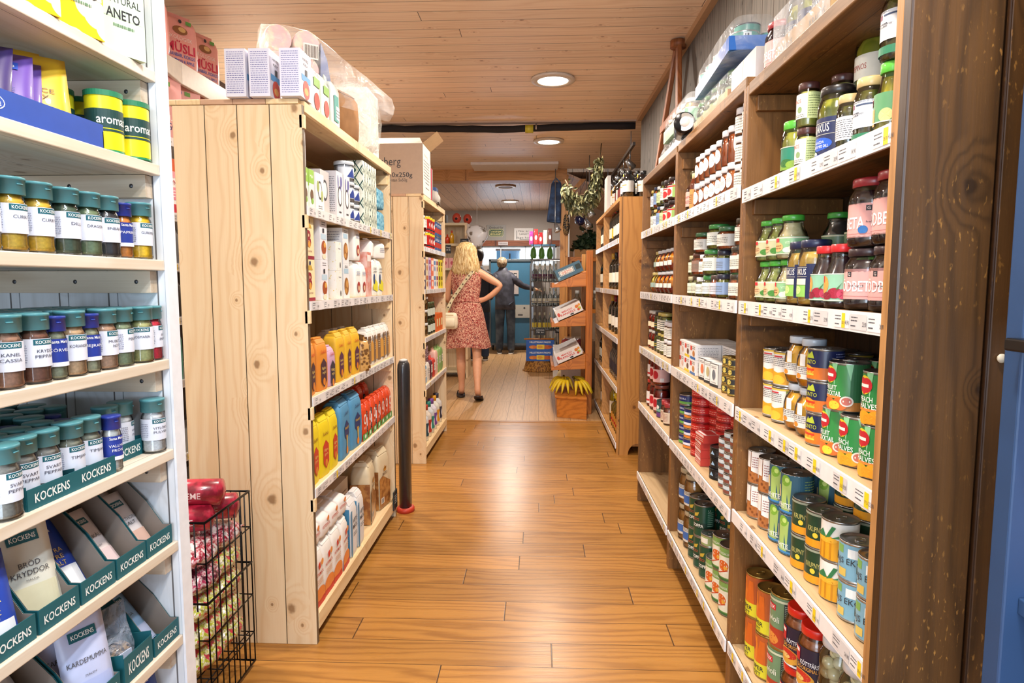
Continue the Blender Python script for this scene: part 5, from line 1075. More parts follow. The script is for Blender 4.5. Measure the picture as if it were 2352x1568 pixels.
vm = lambda: mk_bag('flour_bag', .10, .08, .245, '#e6e4e2', [('r', -.05, -.11, -.034, .09, '#3f86b0'), ('t', .008, .040, .018, 'VETE', '#23405a', .062, .012), ('t', .008, .014, .018, 'MJÖL', '#23405a', .062, .012), ('l', -.02, -.03, .03, -.01, 2, '#5a6a7a')], left=[('r', -.035, -.11, .035, .10, '#3f86b0')])
for i, y in enumerate([2.655, 2.765]): gput('vm', vm, LX, y, Z, Q, 'white and blue flour bag with bold dark lettering, ' + colword(i, 2), 'bag', 'white and blue flour bags')
put('crb', lambda: mk_box('pale_carton', .20, .14, .27, '#d8d0c4', [('l', -.08, .05, .08, .09, 2, '#7a6a5c')], left=[('l', -.04, .0, .05, .06, 3, '#8a7a6c')]), (LX - .10, 2.80, Z), Q, 'pale carton standing behind the blue flour bags', 'box')
bro = two('brown_wheat_print', '#8a5226', '#b98246', 30, .35, .4, .6, .4)
brw = lambda: mk_bag('wholemeal_bag', .15, .10, .31, '#dccba8', [('p', [(-.07, -.14), (.07, -.14), (.07, -.02), (.03, .0), (-.03, .03), (-.07, .02)], bro), ('p', [(-.014, .062), (0, .080), (.014, .062), (.02, .072), (.014, .05), (-.014, .05), (-.02, .072)], '#c98a2c'), ('t', .0, .036, .014, 'BRITO', '#5a3a20', .06, .01), ('r', -.055, -.115, -.015, -.085, '#efe9e0'), ('r', -.05, -.112, -.047, -.088, K), ('r', -.042, -.112, -.036, -.088, K), ('r', -.030, -.112, -.024, -.088, K)],
                     left=[('r', -.048, -.14, .048, .06, bro)], rough=.4)
gput('brw', brw, LX - .01, 3.245, Z, Q - .15, 'large tan and brown wholemeal bag at the far end, front one', 'bag', 'large wholemeal bags')
gput('brw', brw, LX - .02, 3.05, Z, Q + .1, 'large tan and brown wholemeal bag, left one', 'bag', 'large wholemeal bags')
gput('brw', brw, LX - .15, 3.15, Z, Q, 'large tan and brown wholemeal bag standing behind', 'bag', 'large wholemeal bags')
r = empty('shelf_sign', (-.772, 3.33, .10)); MB().box(-.004, -.03, -.04, .002, .05, .06, M('#1e2a30', .3)).art([('l', -.025, -.02, .025, .03, 4, '#cfd8d8')], flat((.0022, .01, .01), (0, 1, 0), (0, 0, 1), (1, 0, 0))).build('sign_plate', r)
tag(r, 'small black price sign clipped at the far end of lowest shelf', 'sign')

# ---- on top of the first gondola ----
ZT = 1.881
noo = lambda: mk_box('white_pasta_carton', .10, .068, .150, '#dfdfee', [('t', .0, .05, .010, 'HAVRE', K2, .05), ('t', 0, .034, .008, 'KEX', K2, .04), ('r', -.04, -.02, .04, .0, '#4f9ad0'), ('d', 0, -.045, .03, .03, '#c8402c'), ('d', .0, -.05, .018, .012, '#e0a04a'), ('r', -.008, .0, .012, .02, K2)],
                     left=[('l', -.028, -.066, .028, .068, 20, '#7a7ab0')])
for i, (x, rz) in enumerate([(-.997, 0), (-.918, 0), (-.817, 0)]):
    put('noo', noo, (x + .045, 2.155 + .0, ZT), R(90), 'white carton with blue small print on top near edge, ' + colword(i, 3), 'box', 'white cartons on top of the pine unit')
# behind them mixed packs
tall = lambda c, t: (lambda: mk_bag('top_shelf_pack', .085, .06, .16, c, [('d', 0, -.03, .028, .03, '#c43a2a'), ('r', -.03, .02, .03, .05, '#7fae4a'), ('t', 0, .06, .008, t, K2, .05)]))
gput('tp1', lambda: mk_box('grey_film_pack', .09, .07, .15, '#d6cfc6', [('l', -.03, -.05, .03, .05, 8, '#7a756c')], left=[('l', -.03, -.06, .03, .06, 10, '#7a756c')]), -.90, 2.285, ZT, Q, 'beige pack with small print behind the white cartons', 'packet')
gput('tp2', tall('#e2e4ea', 'MUSLI'), -.80, 2.335, ZT, Q, 'white bag with red fruit on top of the unit', 'bag')
gput('tp3', tall('#d9e6da', 'LINSER'), -.80, 2.44, ZT, Q, 'pale green bag with tomato picture on top of the unit', 'bag')
tealb = lambda: mk_bag('clear_top_pack', .10, .07, .185, '#cfd9d6', [('r', -.035, -.06, .02, .04, '#2f8f88'), ('r', -.01, -.05, .03, .0, '#e9efee'), ('l', -.01, -.045, .03, -.01, 3, K2)], rough=.2, crimp=True)
gput('tp4', tealb, -.80, 2.565, ZT, Q, 'clear topped bag with teal panel on top of the unit', 'bag')
def kraft():
    u = mk_bag('kraft_sack', .17, .15, .20, two('kraft_paper', '#8a5f36', '#a87a4c', 8, .7, .3, .7), foldcol='#8f6439'); return u
gput('kraft', kraft, -.80, 2.74, ZT, Q - .3, 'brown kraft paper sack on top of the pine unit', 'sack')
put('cartonw', lambda: mk_box('white_outer_carton', .20, .22, .30, '#dcd8d4'), (-.80, 3.13, ZT), Q, 'white carton beneath clear plastic at the far top end', 'box')
r = empty('open_carton', (-1.16, 3.28, ZT))
MB().box(-.12, -.10, 0, .12, .09, .24, M('#b08a5c', .8)).build('box_body', r)
MB().hexa([(.12, -.10, .24), (.12, .09, .24), (.124, .09, .24), (.124, -.10, .24), (.20, -.10, .27), (.20, .09, .27), (.204, .09, .266), (.204, -.10, .266)], M('#c09a68', .8)).build('flap', r)
tag(r, 'brown cardboard carton with raised flap at the far top end', 'box')
# clear bag over the white carton, with air in it
def puff(name, pts, n=18, mat=None, seed=1, amp=.012):
    """film bag: rings of (cx, cy, cz, ru, rv) along x/y path"""
    rg = random.Random(seed); b = MB(); secs = []
    for (cx, cy, z, rx, ry) in pts: secs.append((cx, cy, z, rx, ry))
    vs = []; fs = []; n = 30
    for cx, cy, z, rx, ry in secs:
        for k in range(n):
            a = 2 * pi * k / n; j = 1 + rg.uniform(-amp, amp) * 4
            vs.append((cx + rx * j * math.copysign(abs(cos(a)) ** .55, cos(a)), cy + ry * j * math.copysign(abs(sin(a)) ** .55, sin(a)), z + rg.uniform(-amp, amp)))
    m = len(secs)
    for i in range(m - 1):
        for k in range(n): fs.append((i * n + k, i * n + (k + 1) % n, (i + 1) * n + (k + 1) % n, (i + 1) * n + k))
    fs.append(tuple(reversed(range(n)))); fs.append(tuple((m - 1) * n + k for k in range(n)))
    b.add(vs, fs, mat, True); return b
FILM = film(); FILM2 = film('milky_film', .55, '#f2efe8', 14)
o = puff('clear_plastic_sack', [(0, 0, 0.003, .10, .14), (0, 0, .05, .12, .16), (0, 0, .17, .125, .165), (0, 0, .28, .11, .15), (0, 0, .32, .08, .10)], mat=film('clear_sack_film', .40, '#f1efe6', 14), seed=5).build('clear_plastic_sack', loc=(-.905, 3.12, ZT + .0))
tag(o, 'clear plastic sack drawn over the white carton at the far top end', 'plastic sack')
# pack of pink paper rolls wrapped in long film bag, tilted, resting on the packs
r = empty('paper_roll_bundle', (-.93, 2.56, ZT + .160)); r.rotation_euler = (0, R(2), R(32)); r.scale = (.80, .80, .80)
pinkp = two('pink_roll_print', '#e6b6b8', '#dfd6bc', 20, .5, .42, .58)
bluep = M('#3d5590', .4)
for j, (px, pz) in enumerate([(-.13, .065), (-.13, .185), (.0, .065), (.0, .185)]):
    MB().lathe([(.058, -.08), (.062, -.074), (.062, .074), (.058, .08)], pinkp, 22).build('paper_roll', r, loc=(px, 0, pz)).rotation_euler = (R(90), 0, 0)
MB().hexa([(.065, -.085, .02), (.12, -.07, .02), (.12, .07, .02), (.065, .085, .02), (.065, -.085, .20), (.10, -.07, .13), (.10, .07, .13), (.065, .085, .20)], bluep).build('blue_print', r)
b = MB(); n = 26; vs = []; fs = []; rg = random.Random(8)
for i, (x, cz, rz_, ry) in enumerate([(-.205, .12, .06, .05), (-.20, .125, .125, .09), (-.10, .13, .136, .098), (.02, .125, .136, .098), (.10, .10, .12, .095), (.20, .055, .105, .09), (.30, .02, .085, .08), (.38, -.015, .07, .07), (.44, -.035, .055, .055), (.455, -.04, .03, .03)]):
    for k in range(n):
        a = 2 * pi * k / n; j = 1 + rg.uniform(-.03, .03)
        vs.append((x + rg.uniform(-.006, .006), ry * j * math.copysign(abs(cos(a)) ** .7, cos(a)), cz + rz_ * j * math.copysign(abs(sin(a)) ** .7, sin(a))))
for i in range(9):
    for k in range(n): fs.append((i * n + k, i * n + (k + 1) % n, (i + 1) * n + (k + 1) % n, (i + 1) * n + k))
fs.append(tuple(reversed(range(n)))); fs.append(tuple(9 * n + k for k in range(n)))
b.add(vs, fs, film('bundle_film', .20, '#f4f1ee', 9), True); b.build('plastic_wrap', r)
MB().box(-.02, -.1035, .11, .05, -.1025, .18, '#e9e4dc').art([('r', -.028 + .007 * k, -.028, -.025 + .007 * k, .028, '#5a4a42') for k in range(9)], flat((.015, -.1038, .145), (1, 0, 0), (0, 0, 1), (0, -1, 0))).build('barcode_sticker', r)
tag(r, 'plastic wrapped bundle of pink paper rolls on top of the pine unit', 'paper rolls')

# ---- bumper between the gondolas ----
r = empty('corner_bumper', (-.745, 3.475, 0))
MB().lathe([(.046, .02), (.046, .80), (.043, .83), (.030, .85), (.001, .855)], M('#2c2d30', .35, coat=.4, var=.15), 24, sx=.75).build('post_body', r)
MB().lathe([(.058, 0), (.058, .018), (.050, .026), (.040, .028)], M('#c23a22', .5), 24, sx=.85).build('base_ring', r)
MB().lathe([(.034, .849), (.028, .857), (.012, .860), (.001, .861)], M('#b9b9b6', .5), 20, sx=.7).build('worn_cap', r)
tag(r, 'black rounded corner bumper with red foot at the end of the first pine unit', 'bumper')

# ================= second gondola =================
LX2 = -.805
def g2(key, fn, y, z, rz, label, cat, group=None, dx=0): return put(key, fn, (LX2 - dx, y, z + .0006), rz, label, cat, group)
Z = 1.525
cry = lambda: mk_jar('red_preserve_jar', .045, .115, '#d8d4cc', .014, '#b81c14', 'round', (.28, .88, '#e9e6e0', -80, 80, .99), [('l', -.03, -.02, .03, .02, 5, '#8a8a86'), ('r', -.034, .024, .034, .028, '#b03030')])
fill('cry', cry, LX2 - .046, [4.50, 4.62], Z, .1155, Q, 'jar of red preserve with big white label on the second unit', 'jar', 'white labelled red jars', tiers=2)
rbn = lambda: mk_can('red_coffee_can', .046, .118, '#b81e1a', [('r', -.14, .04, .14, .059, '#e8c820'), ('d', 0, .0, .02, .02, '#e9e0d8'), ('r', -.1, -.04, .1, -.03, '#1c1c28'), ('l', -.03, .01, .03, .03, 2, '#1c1c28')])
fill('rbn', rbn, LX2 - .047, [4.75, 4.86, 4.97], Z, .1185, Q, 'red can with yellow rim on the second unit', 'can', 'red and yellow cans', tiers=2)
bbn = lambda: mk_can('blue_can', .046, .115, '#3a5a8a', [('r', -.1, -.03, .1, .01, '#b0382c'), ('l', -.03, .02, .03, .04, 2, '#e9e9ee')])
fill('bbn', bbn, LX2 - .047, [5.09, 5.20, 5.31], Z, .1155, Q, 'blue can on the second unit top shelf', 'can', 'blue cans', tiers=2)
Z = 1.23
bxs = [('#3a2a5a', '#e8d8c0'), ('#d8c8a8', '#b86a3a'), ('#c8b0cc', '#8a4a8a'), ('#e0704a', '#f0e8d8'), ('#e2e2e6', '#4a7ab0'), ('#e6d9c6', '#a03a4a'), ('#d8c81e', '#5a4a10'), ('#e0cc18', '#7a6410')]
for i, (c, c2) in enumerate(bxs):
    f = (lambda c=c, c2=c2: mk_box('tea_box', .10, .08, .115, c, [('r', -.04, .01, .04, .04, c2), ('d', 0, -.02, .025, .02, c2)], left=[('l', -.03, -.03, .03, .04, 4, c2)]))
    cn = ['dark violet', 'beige', 'lilac', 'orange', 'white', 'cream', 'mustard', 'bright yellow'][i]
    for t in (0, 1): g2('tb%d' % i, f, 4.49 + i * .115, Z + t * .1155, Q, cn + ' tea box on the second pine unit, ' + tierword(t, 2), 'box', 'tea boxes')
Z = .89
cj = two('clear_jar_nuts', '#7a5a30', '#c8a468', 46, .25, .35, .6, .7, 'cells')
clj = lambda: mk_jar('clip_top_jar', .052, .095, '#e6e6e6', .014, cj, 'straight', (.25, .9, '#f2f0ee', 10, 50), [], lidr=.98)
fill('clj', clj, LX2 - .054, [4.50, 4.62], Z, .0955, Q, 'white lidded jar of nuts on the second unit', 'jar', 'white lidded nut jars', tset=[3, 3])
dg = lambda: mk_jar('herb_jar', .042, .12, '#4a5a3a', .014, '#3f4a20', 'straight', (.2, .7, '#c8cfc0', -90, 90), [])
fill('dg', dg, LX2 - .044, [4.74, 4.84, 4.94], Z, .1205, Q, 'green herb jar on the second unit', 'jar', 'green herb jars', tiers=2)
og = lambda: mk_box('orange_pack', .09, .08, .14, '#d8641c', [('r', -.03, -.03, .03, .03, '#e9d8a0')])
for i, y in enumerate([5.05, 5.16, 5.27]): g2('og', og, y, Z, Q, 'orange pack beside the herb jars, ' + colword(i, 3), 'box', 'orange packs')
Z = .555
cl5 = [('#2f9ad0', 'bright blue'), ('#e4dcd0', 'cream'), ('#5a2a3a', 'dark plum'), ('#c8362c', 'red'), ('#e9b8a8', 'pale pink'), ('#8fb06a', 'leaf green'), ('#7aa05a', 'moss green')]
for i, (c, cn) in enumerate(cl5):
    f = (lambda c=c: mk_bag('confection_pack', .11, .08, .20 if c in ('#e9b8a8', '#8fb06a', '#7aa05a') else .15, c, [('r', -.03, -.02, .03, .04, '#f0e9e0'), ('l', -.02, -.01, .02, .03, 3, K2)], rough=.35, crimp=True))
    g2('cf%d' % i, f, 4.49 + i * .13, Z, Q, cn + ' confectionery pack on the second pine unit', 'packet', 'packs on the fourth shelf of the second unit')
bask = two('plum_basket_weave', '#4a1c34', '#e0c8cc', 90, .5, .5, .6)
g2('plb', lambda: mk_bag('woven_gift_bag', .14, .08, .13, bask), 4.55, Z + .16, Q, 'plum coloured woven bag lying on the confectionery', 'bag')
Z = .115
cl6 = [('#e6e4e0', '#2a6a8a', 'white and blue'), ('#dfe3e6', '#1c4a5a', 'white and teal'), ('#e9dccc', '#b83a2a', 'cream and red'), ('#d8dde0', '#2f8a7a', 'white and sea green'), ('#e6e0ea', '#7a4a9a', 'white and violet'), ('#e9e6d8', '#e09a1c', 'white and amber'), ('#dfdcd8', '#3a3a4a', 'white and black')]
for i, (c, c2, cn) in enumerate(cl6):
    f = (lambda c=c, c2=c2: mk_bottle('cleaner_bottle', .05, .24, c, c2, c2, [('d', 0, 0, .02, .03, '#f2f2f2')], (.15, .55), shoulder=.66, neck=.4))
    for t in (0, 1): put('cb%d' % i, f, (LX2 - .055 - t * .12, 4.49 + i * .13, Z + .0006), Q, cn + ' household bottle on the lowest shelf, ' + rowword(t, 2), 'bottle', 'household bottles')
# on top: big cardboard box with print, pink files, blue box
CARD = M('#bca48f', .8, var=.04); CARDW = M('#e4ded2', .7)
r = empty('cardboard_box', (-.97, 4.52, 1.8808))
MB().box(-.18, -.12, 0, .18, .18, .335, CARD).art([('t', -.006, .217, .055, 'Risberg', K, .19), ('t', .018, .127, .032, 'nudlar 30x250g', K, .30, .008), ('t', .067, .092, .020, 'nystan 5x50g', K, .13)], flat((-.06, -.1206, 0), (1, 0, 0), (0, 0, 1), (0, -1, 0))
    ).art([('r', -.15, .0, .15, .335, CARDW), ('t', -.03, .27, .02, 'Risberg', K, .12), ('l', -.12, .10, .10, .24, 7, K2), ('r', -.06, .05, .08, .055, K2), ('r', -.06, .085, .08, .09, K2)], flat((.1806, .03, 0), (0, 1, 0), (0, 0, 1), (1, 0, 0))).build('box_body', r)
MB().hexa([(-.18, -.12, .335), (.18, -.12, .335), (.18, -.116, .335), (-.18, -.116, .335), (-.20, -.055, .385), (.15, -.055, .385), (.15, -.05, .385), (-.20, -.05, .385)], CARDW).build('flap', r)
MB().hexa([(.18, -.12, .335), (.184, -.12, .335), (.184, .18, .335), (.18, .18, .335), (.275, -.10, .415), (.279, -.10, .412), (.279, .18, .412), (.275, .18, .415)], M('#c7a67c', .8)).build('flap', r)
tag(r, 'large open cardboard box with printed lettering on the second pine unit', 'box')
for i, (y, c, w, h, n2) in enumerate([(4.82, '#d93a5a', .05, .27, 'pink ring binder on top of the second unit, nearer'), (4.90, '#d93a5a', .06, .25, 'pink ring binder on top of the second unit, farther')]):
    r = empty('ring_binder', (-.83, y, 1.881)); MB().box(-.24, -w / 2, 0, .02, w / 2, h, M(c, .35)).build('cover', r, bevel=.003); MB().box(-.23, -w / 2 + .008, .005, .021, w / 2 - .008, h - .005, M('#8a7f78', .6)).build('spine_label', r)
    tag(r, n2, 'binder', 'pink binders')
r = tag(MB().box(-.12, -.06, 0, .02, .06, .14, M('#2a4a7a', .4)).art([('r', -.05, .0, .05, .05, '#e6e6ea')], flat((.0206, 0, .06), (0, 1, 0), (0, 0, 1), (1, 0, 0))).build('blue_box', loc=(-.83, 5.13, 1.881)), 'small blue box at the far end on top of the second unit', 'box')
o = tag(puff('grey_cap', [(0, 0, 0, .06, .06), (0, 0, .05, .06, .06), (0, 0, .10, .03, .04)], mat=M('#b0aaa2', .6), seed=3).build('cloth_pouch', loc=(-.83, 5.01, 1.881)), 'small grey cloth pouch behind the pink binders', 'pouch')

# ================= rack on the left wall =================
r = empty('goods_rack', (-1.76, 2.2, 0)); WR = M('#cfc9c2', .5); DK = M('#3a2a24', .6)
RK = [2.335, 1.955, 1.60, 1.36, 1.10, .79, .42, .12]
for z in RK:
    MB().box(-.46, .0, z - .02, 0, 2.6, z, M('#c9c4bc', .5) if z > 2.2 else WR).build('shelf_board', r)
    if z < 2.2: rail(r, .0, 2.6, .002, z + .012, 1, int(z * 100), .8, .04)
MB().box(-.47, 0, 0, -.455, 2.6, 2.7, DK).build('back_panel', r)
fv = MB(); pts = [(0.0, 0.72), (.012, .80), (.02, .95), (.02, 2.6)]
for i in range(3):
    (xa, ya), (xb, yb) = pts[i], pts[i + 1]
    fv.hexa([(xa - .02, ya, 2.30 - .03 * i), (xa, ya, 2.30 - .03 * i), (xb, yb, 2.27 - .03 * min(i, 1)), (xb - .02, yb, 2.27 - .03 * min(i, 1)), (xa - .02, ya, 2.345), (xa, ya, 2.345), (xb, yb, 2.345), (xb - .02, yb, 2.345)], M('#d9d2c8', .4))
fv.build('front_lip', r, bevel=.003)
tag(r, 'tall rack against the left wall seen through the gap beside the pine unit', 'rack')
mus = lambda: mk_bag('muesli_bag', .20, .10, .27, '#e5a29c', [('t', .0, -.018, .044, 'MÜSLI', '#c4204a', .155, .02), ('t', 0, .028, .018, 'EKOLOGISK', '#f4e6e2', .13), ('t', 0, -.056, .016, 'TRANBÄR, KOKOS', '#3a64b8', .15, .01), ('t', 0, -.082, .014, 'PLOMMON & ÄPPLE', '#3a64b8', .14, .01), ('d', 0, .065, .04, .020, '#8a5a34'), ('d', .01, .07, .02, .012, '#d8b478'), ('r', .03, .10, .06, .118, '#5a9a4a'), ('d', .0, .108, .009, .009, '#33333a')],
                     right=[('tv', 0, -.02, .018, 'MÜSLI', '#c4204a', .09)], left=[('tv', 0, -.02, .018, 'MÜSLI', '#c4204a', .09)], crimp=True, rough=.35)
MR = R(62)
for i, (x, y, a) in enumerate([(-1.80, 2.98, R(50)), (-1.79, 3.24, R(64)), (-1.80, 3.50, R(70))]):
    put('mus', mus, (x, y, 2.3358), a, 'pink muesli bag on the topmost wall rack shelf, %s' % ('nearest', 'second', 'farthest')[i], 'bag', 'pink muesli bags')
gput('orm', lambda: mk_bag('orange_cereal_bag', .22, .10, .22, '#e08a1e', [('d', 0, -.03, .05, .05, '#d8501c'), ('l', -.03, -.05, .03, -.01, 3, '#f2e0c0')], crimp=True, rough=.3), -1.86, 2.86, 2.62, R(52), 'orange bag perched above the muesli bags at the top', 'bag')
ffl = lambda: mk_box('pink_cereal_carton', .17, .10, .31, '#e9aba8', [('t', .0, -.085, .034, 'FLINGOR', '#2a2860', .155, .014), ('t', 0, -.045, .026, 'FROGURT', '#f6ece8', .14, .01), ('d', -.03, .015, .045, .034, '#d8902a'), ('d', -.02, .045, .014, .014, '#a82434'), ('d', -.05, .03, .010, .010, '#3a3a7a'), ('d', -.06, -.02, .010, .010, '#3a3a7a'), ('d', -.05, .11, .018, .018, '#3a62b0'), ('r', -.015, .10, .02, .12, '#6aa04a')], left=[('tv', 0, .02, .016, 'LÖK OCH', '#f2e4e0', .1)], right=[('d', 0, .0, .03, .05, '#e08a3a')])
for i, y in enumerate([2.885, 3.07, 3.25, 3.43]): gput('ffl', ffl, -1.775, y, 1.955, R(72), 'pink cereal carton with fruit picture, ' + ('nearest', 'second', 'third', 'farthest')[i] + ' in row', 'box', 'pink cereal cartons')
hav = lambda: mk_box('oat_carton', .15, .09, .27, '#ece6e2', [('r', -.075, .075, .075, .135, '#dc5a24'), ('r', .0, .095, .025, .12, '#f0dcd0'), ('t', .0, .108, .012, 'G', '#dc5a24', .01), ('r', -.075, .045, .075, .075, '#e9a0a8'), ('t', .0, .022, .022, 'MANNAGRYN', '#b82434', .135, .012), ('r', -.075, -.06, .075, .0, '#e48a9a'), ('l', -.06, -.05, .06, -.01, 3, '#f6e4e6'), ('r', -.075, -.12, .075, -.08, '#c82a3a')])
for i, y in enumerate([2.86, 3.02, 3.18]): gput('hav', hav, -1.775, y, 1.60, R(74), 'white and pink porridge carton, %s on the wall rack' % ('nearest', 'second', 'farthest')[i], 'box', 'porridge cartons')
def rk(key, c, c2, y0, z, h, label, cat='pouch'):
    f = lambda: mk_bag('snack_pouch', .16, .08, h, c, [('d', 0, 0, .04, h * .2, c2), ('t', .0, h * .28, .018, 'NÖT', '#f0e0d0', .06), ('l', -.05, -h * .3, .05, -h * .2, 2, '#f2e9e0')], crimp=True, rough=.3)
    for i, y in enumerate([y0, y0 + .18]): gput(key, f, -1.775, y, z, R(74), label + (', nearer one' if i == 0 else ', farther one'), cat, label + 's')
rk('rk1', '#7a8088', '#b8442a', 2.83, 1.36, .19, 'grey nut pouch on the wall rack')
rk('rk2', '#33302c', '#a88a5c', 2.83, 1.10, .20, 'dark raisin pouch on the wall rack')
rk('rk3', '#3f9a86', '#7a3a2c', 2.82, .79, .26, 'teal chocolate pouch on the wall rack')
rk('rk4', '#8fc24a', '#e0641c', 2.80, .42, .30, 'lime green snack pouch on the wall rack')
rk('rk5', '#2a2a2c', '#a02a2a', 2.80, .12, .24, 'black snack pouch low on the wall rack')
# ================= spice shelving =================
TEAL = '#4f8f98'; DTEAL = '#14606e'; SBL = '#233a9a'
def mk_spice(col, txt, logo=DTEAL, lid=TEAL, rr=.0235, h=.112, labc='#dfe6f6', name='spice_jar', body=None, wide=False):
    """glass spice jar with flip lid"""
    def f():
        u = empty(name); bh = h * .80
        prof = [(.90, 0), (1, .004 / bh), (1, .06), (.96, .09), (.96, .80), (.90, .88), (.80, .93), (.80, 1.0)]
        MB().lathe([(a * rr, z * bh) for a, z in prof], GLASS, 22).build('glass_body', u)
        cm = body or M('#' + ''.join('%02x' % min(250, int(int(col[i:i + 2], 16) * 1.3 + 6)) for i in (1, 3, 5)), .6, coat=.6, var=.22, vs=260)
        MB().lathe([(max(.001, a * rr - .0018), .003 + z * bh * .93) for a, z in prof], cm, 18).build('contents', u)
        L = MB(); L.lathe([(rr * .95, bh * .95), (rr * .97, bh * .955), (rr * .97, h * .955), (rr * 1.0, h * .957), (rr * 1.0, h - .001), (rr * .96, h), (.001, h)], M(lid, .38, coat=.2), 22)
        L.tube([(rr * .2 * cos(a) + 0, rr * .98 * -1 + 0, h * .90) for a in (0, pi)], .0012, M(lid, .4), 5)
        L.build('lid', u)
        b = MB(); wrapband(b, rr * .96, bh * .30, bh * .80, M(labc, .5), -130, 100, .0007)
        ops = [('r', -.016, .0125, .016, .0215, logo), ('t', 0, .017, .0050, 'KOCKENS' if logo == DTEAL else 'Santa Maria', '#f4f8fa', .026, .012)]
        for i, t in enumerate(txt): ops.append(('t', 0, .003 - i * .0085, .0050, t, '#3c3f55' if logo == DTEAL else '#f4f6ff', min(.030, .0048 * len(t))))
        if logo == DTEAL: ops.append(('l', -.050, -.016, -.024, .014, 8, '#8f96b0'))
        else: ops.append(('r', -.1, -.024, .1, -.017, '#e9eef8'))
        b.art(ops, cylmap(rr * .96, bh * .55), .0011); b.build('label', u); return u
    return f
def sp_blue(col, txt): return mk_spice(col, txt, SBL, SBL, .0175, .105, SBL, 'slim_spice_jar')
CX = -.807
SPK = {}
def sput(key, fn, x, y, z, rz, label, group, cat='spice jar'): return put(key, fn, (x, y, z + .0005), rz, label, cat, group)
kinds = dict(curry=('#b8922a', ['CURRY'], 0), dill=('#3a4a38', ['DILL'], 0), drag=('#5f6e50', ['DRAGON'], 0), enb=('#1e2024', ['ENBÄR'], 0), gurk=('#d09410', ['GURKMEJA'], 0),
             kanel=('#8f6a54', ['KANEL', 'CASSIA'], 0), krydd=('#6a4434', ['KRYDD', 'PEPPAR'], 0), kori=('#a88a68', ['KORIANDER'], 0), musk=('#9a7a62', ['MUSKOT', 'NÖT'], 0), pers=('#6f7a5c', ['PERSILJA'], 0),
             rosm=('#8f8f5e', ['ROSMARIN'], 0), rose=('#b01c34', ['ROSÉ', 'PEPPAR'], 0), svart=('#7d7a72', ['SVART', 'PEPPAR'], 0), timj=('#77786a', ['TIMJAN'], 0), vit=('#d8d0bc', ['VITLÖKS', 'PULVER'], 0))
SF = {k: mk_spice(v[0], v[1]) for k, v in kinds.items()}
BF = {'paprika': sp_blue('#d0702a', ['PAPRIKA']), 'kory': sp_blue('#7d8068', ['KÖRVEL']), 'meira': sp_blue('#8a8a70', ['MEJRAM']), 'vall': sp_blue('#c9bfae', ['VALLMO', 'FRÖN'])}
def S_(k, x, y, z, rz, label, group): return sput('sp_' + k, SF.get(k) or BF[k], x, y, z, rz, label, group)
A = R(90 - 10)
Z = 1.326; G = 'spice jars on the third spice shelf'
for k, y, d in [('curry', .905, 'teal lidded jar of curry cut by the left edge of the curry shelf'), ('curry', .955, 'teal lidded jar of curry, second on the yellow spice shelf'), ('curry', 1.010, 'large looking jar of yellow curry with back label showing'), ('dill', 1.070, 'jar of dark dried dill beside the yellow curry'),
                ('drag', 1.124, 'jar of grey green tarragon beside the dill'), ('enb', 1.174, 'jar of black juniper berries'), ('paprika', 1.222, 'slim blue lidded jar of orange paprika'), ('gurk', 1.275, 'jar of bright turmeric next to the side board')]:
    S_(k, CX, y, Z, A + random.uniform(-.15, .1), d, G)
for i, y in enumerate([.93, .985, 1.04]): S_('enb', CX - .055, y, Z, A, 'dark spice jar in the second row of the third shelf, ' + colword(i, 3), G)
Z = 1.119; G = 'spice jars on the fourth spice shelf'
for k, x, y, d, a in [('kanel', CX, .875, 'jar of cinnamon at the left frame edge, partly cut off', 0), ('kanel', CX, .930, 'jar of ground cinnamon with readable cassia label', -.35), ('krydd', CX, .985, 'jar of brown allspice beside the cinnamon', 0), ('kory', CX + .004, 1.025, 'slim blue lidded jar of chervil beside the allspice', -.3),
                      ('kori', CX, 1.067, 'jar of ground coriander between two blue lidded jars', -.15), ('meira', CX + .004, 1.106, 'slim blue lidded jar of marjoram right of the coriander', -.3), ('musk', CX, 1.150, 'jar of nutmeg with label turned away, right of marjoram', .2),
                      ('pers', CX, 1.197, 'jar of green parsley with its back label showing', .5), ('rosm', CX + .004, 1.255, 'jar of rosemary with label facing the camera', -.75), ('rose', CX + .0, 1.293, 'jar of pink peppercorns against the side board', .6)]:
    S_(k, x, y, Z, A + a, d, G)
for r_ in range(1, 4):
    for i in range(8):
        y = .88 + i * .052
        S_(['musk', 'kori', 'timj', 'krydd'][(i + r_) % 4], CX - .052 * r_, y, Z, A, 'teal lidded jar on the cinnamon shelf, %s, %s' % (('', 'second row', 'third row', 'fourth row')[r_], colword(i, 8)), G)
Z = .925; G = 'spice jars on the fifth spice shelf'
for k, x, y, d, a in [('svart', CX + .004, .905, 'large nearest jar of black pepper, back label and panda badge showing', .2), ('svart', CX - .012, .958, 'jar of black pepper standing in the first teal tray, left', -.1), ('svart', CX - .012, 1.006, 'jar of black pepper standing in the first teal tray, right', -.1),
                      ('timj', CX - .012, 1.062, 'jar of thyme in the second teal tray, left', 0), ('timj', CX - .012, 1.108, 'jar of thyme in the second teal tray, right', 0), ('vall', CX + .004, 1.150, 'slim blue lidded jar of poppy seed beside the trays', -.2),
                      ('vit', CX - .045, 1.205, 'jar of garlic powder in the small third tray, left', 0), ('vit', CX - .045, 1.251, 'jar of garlic powder in the small third tray, right', .8), ('vit', CX + .0, 1.288, 'jar of garlic powder alone beside the side board', -.2)]:
    S_(k, x, y, Z + .0012, A + a, d, G)
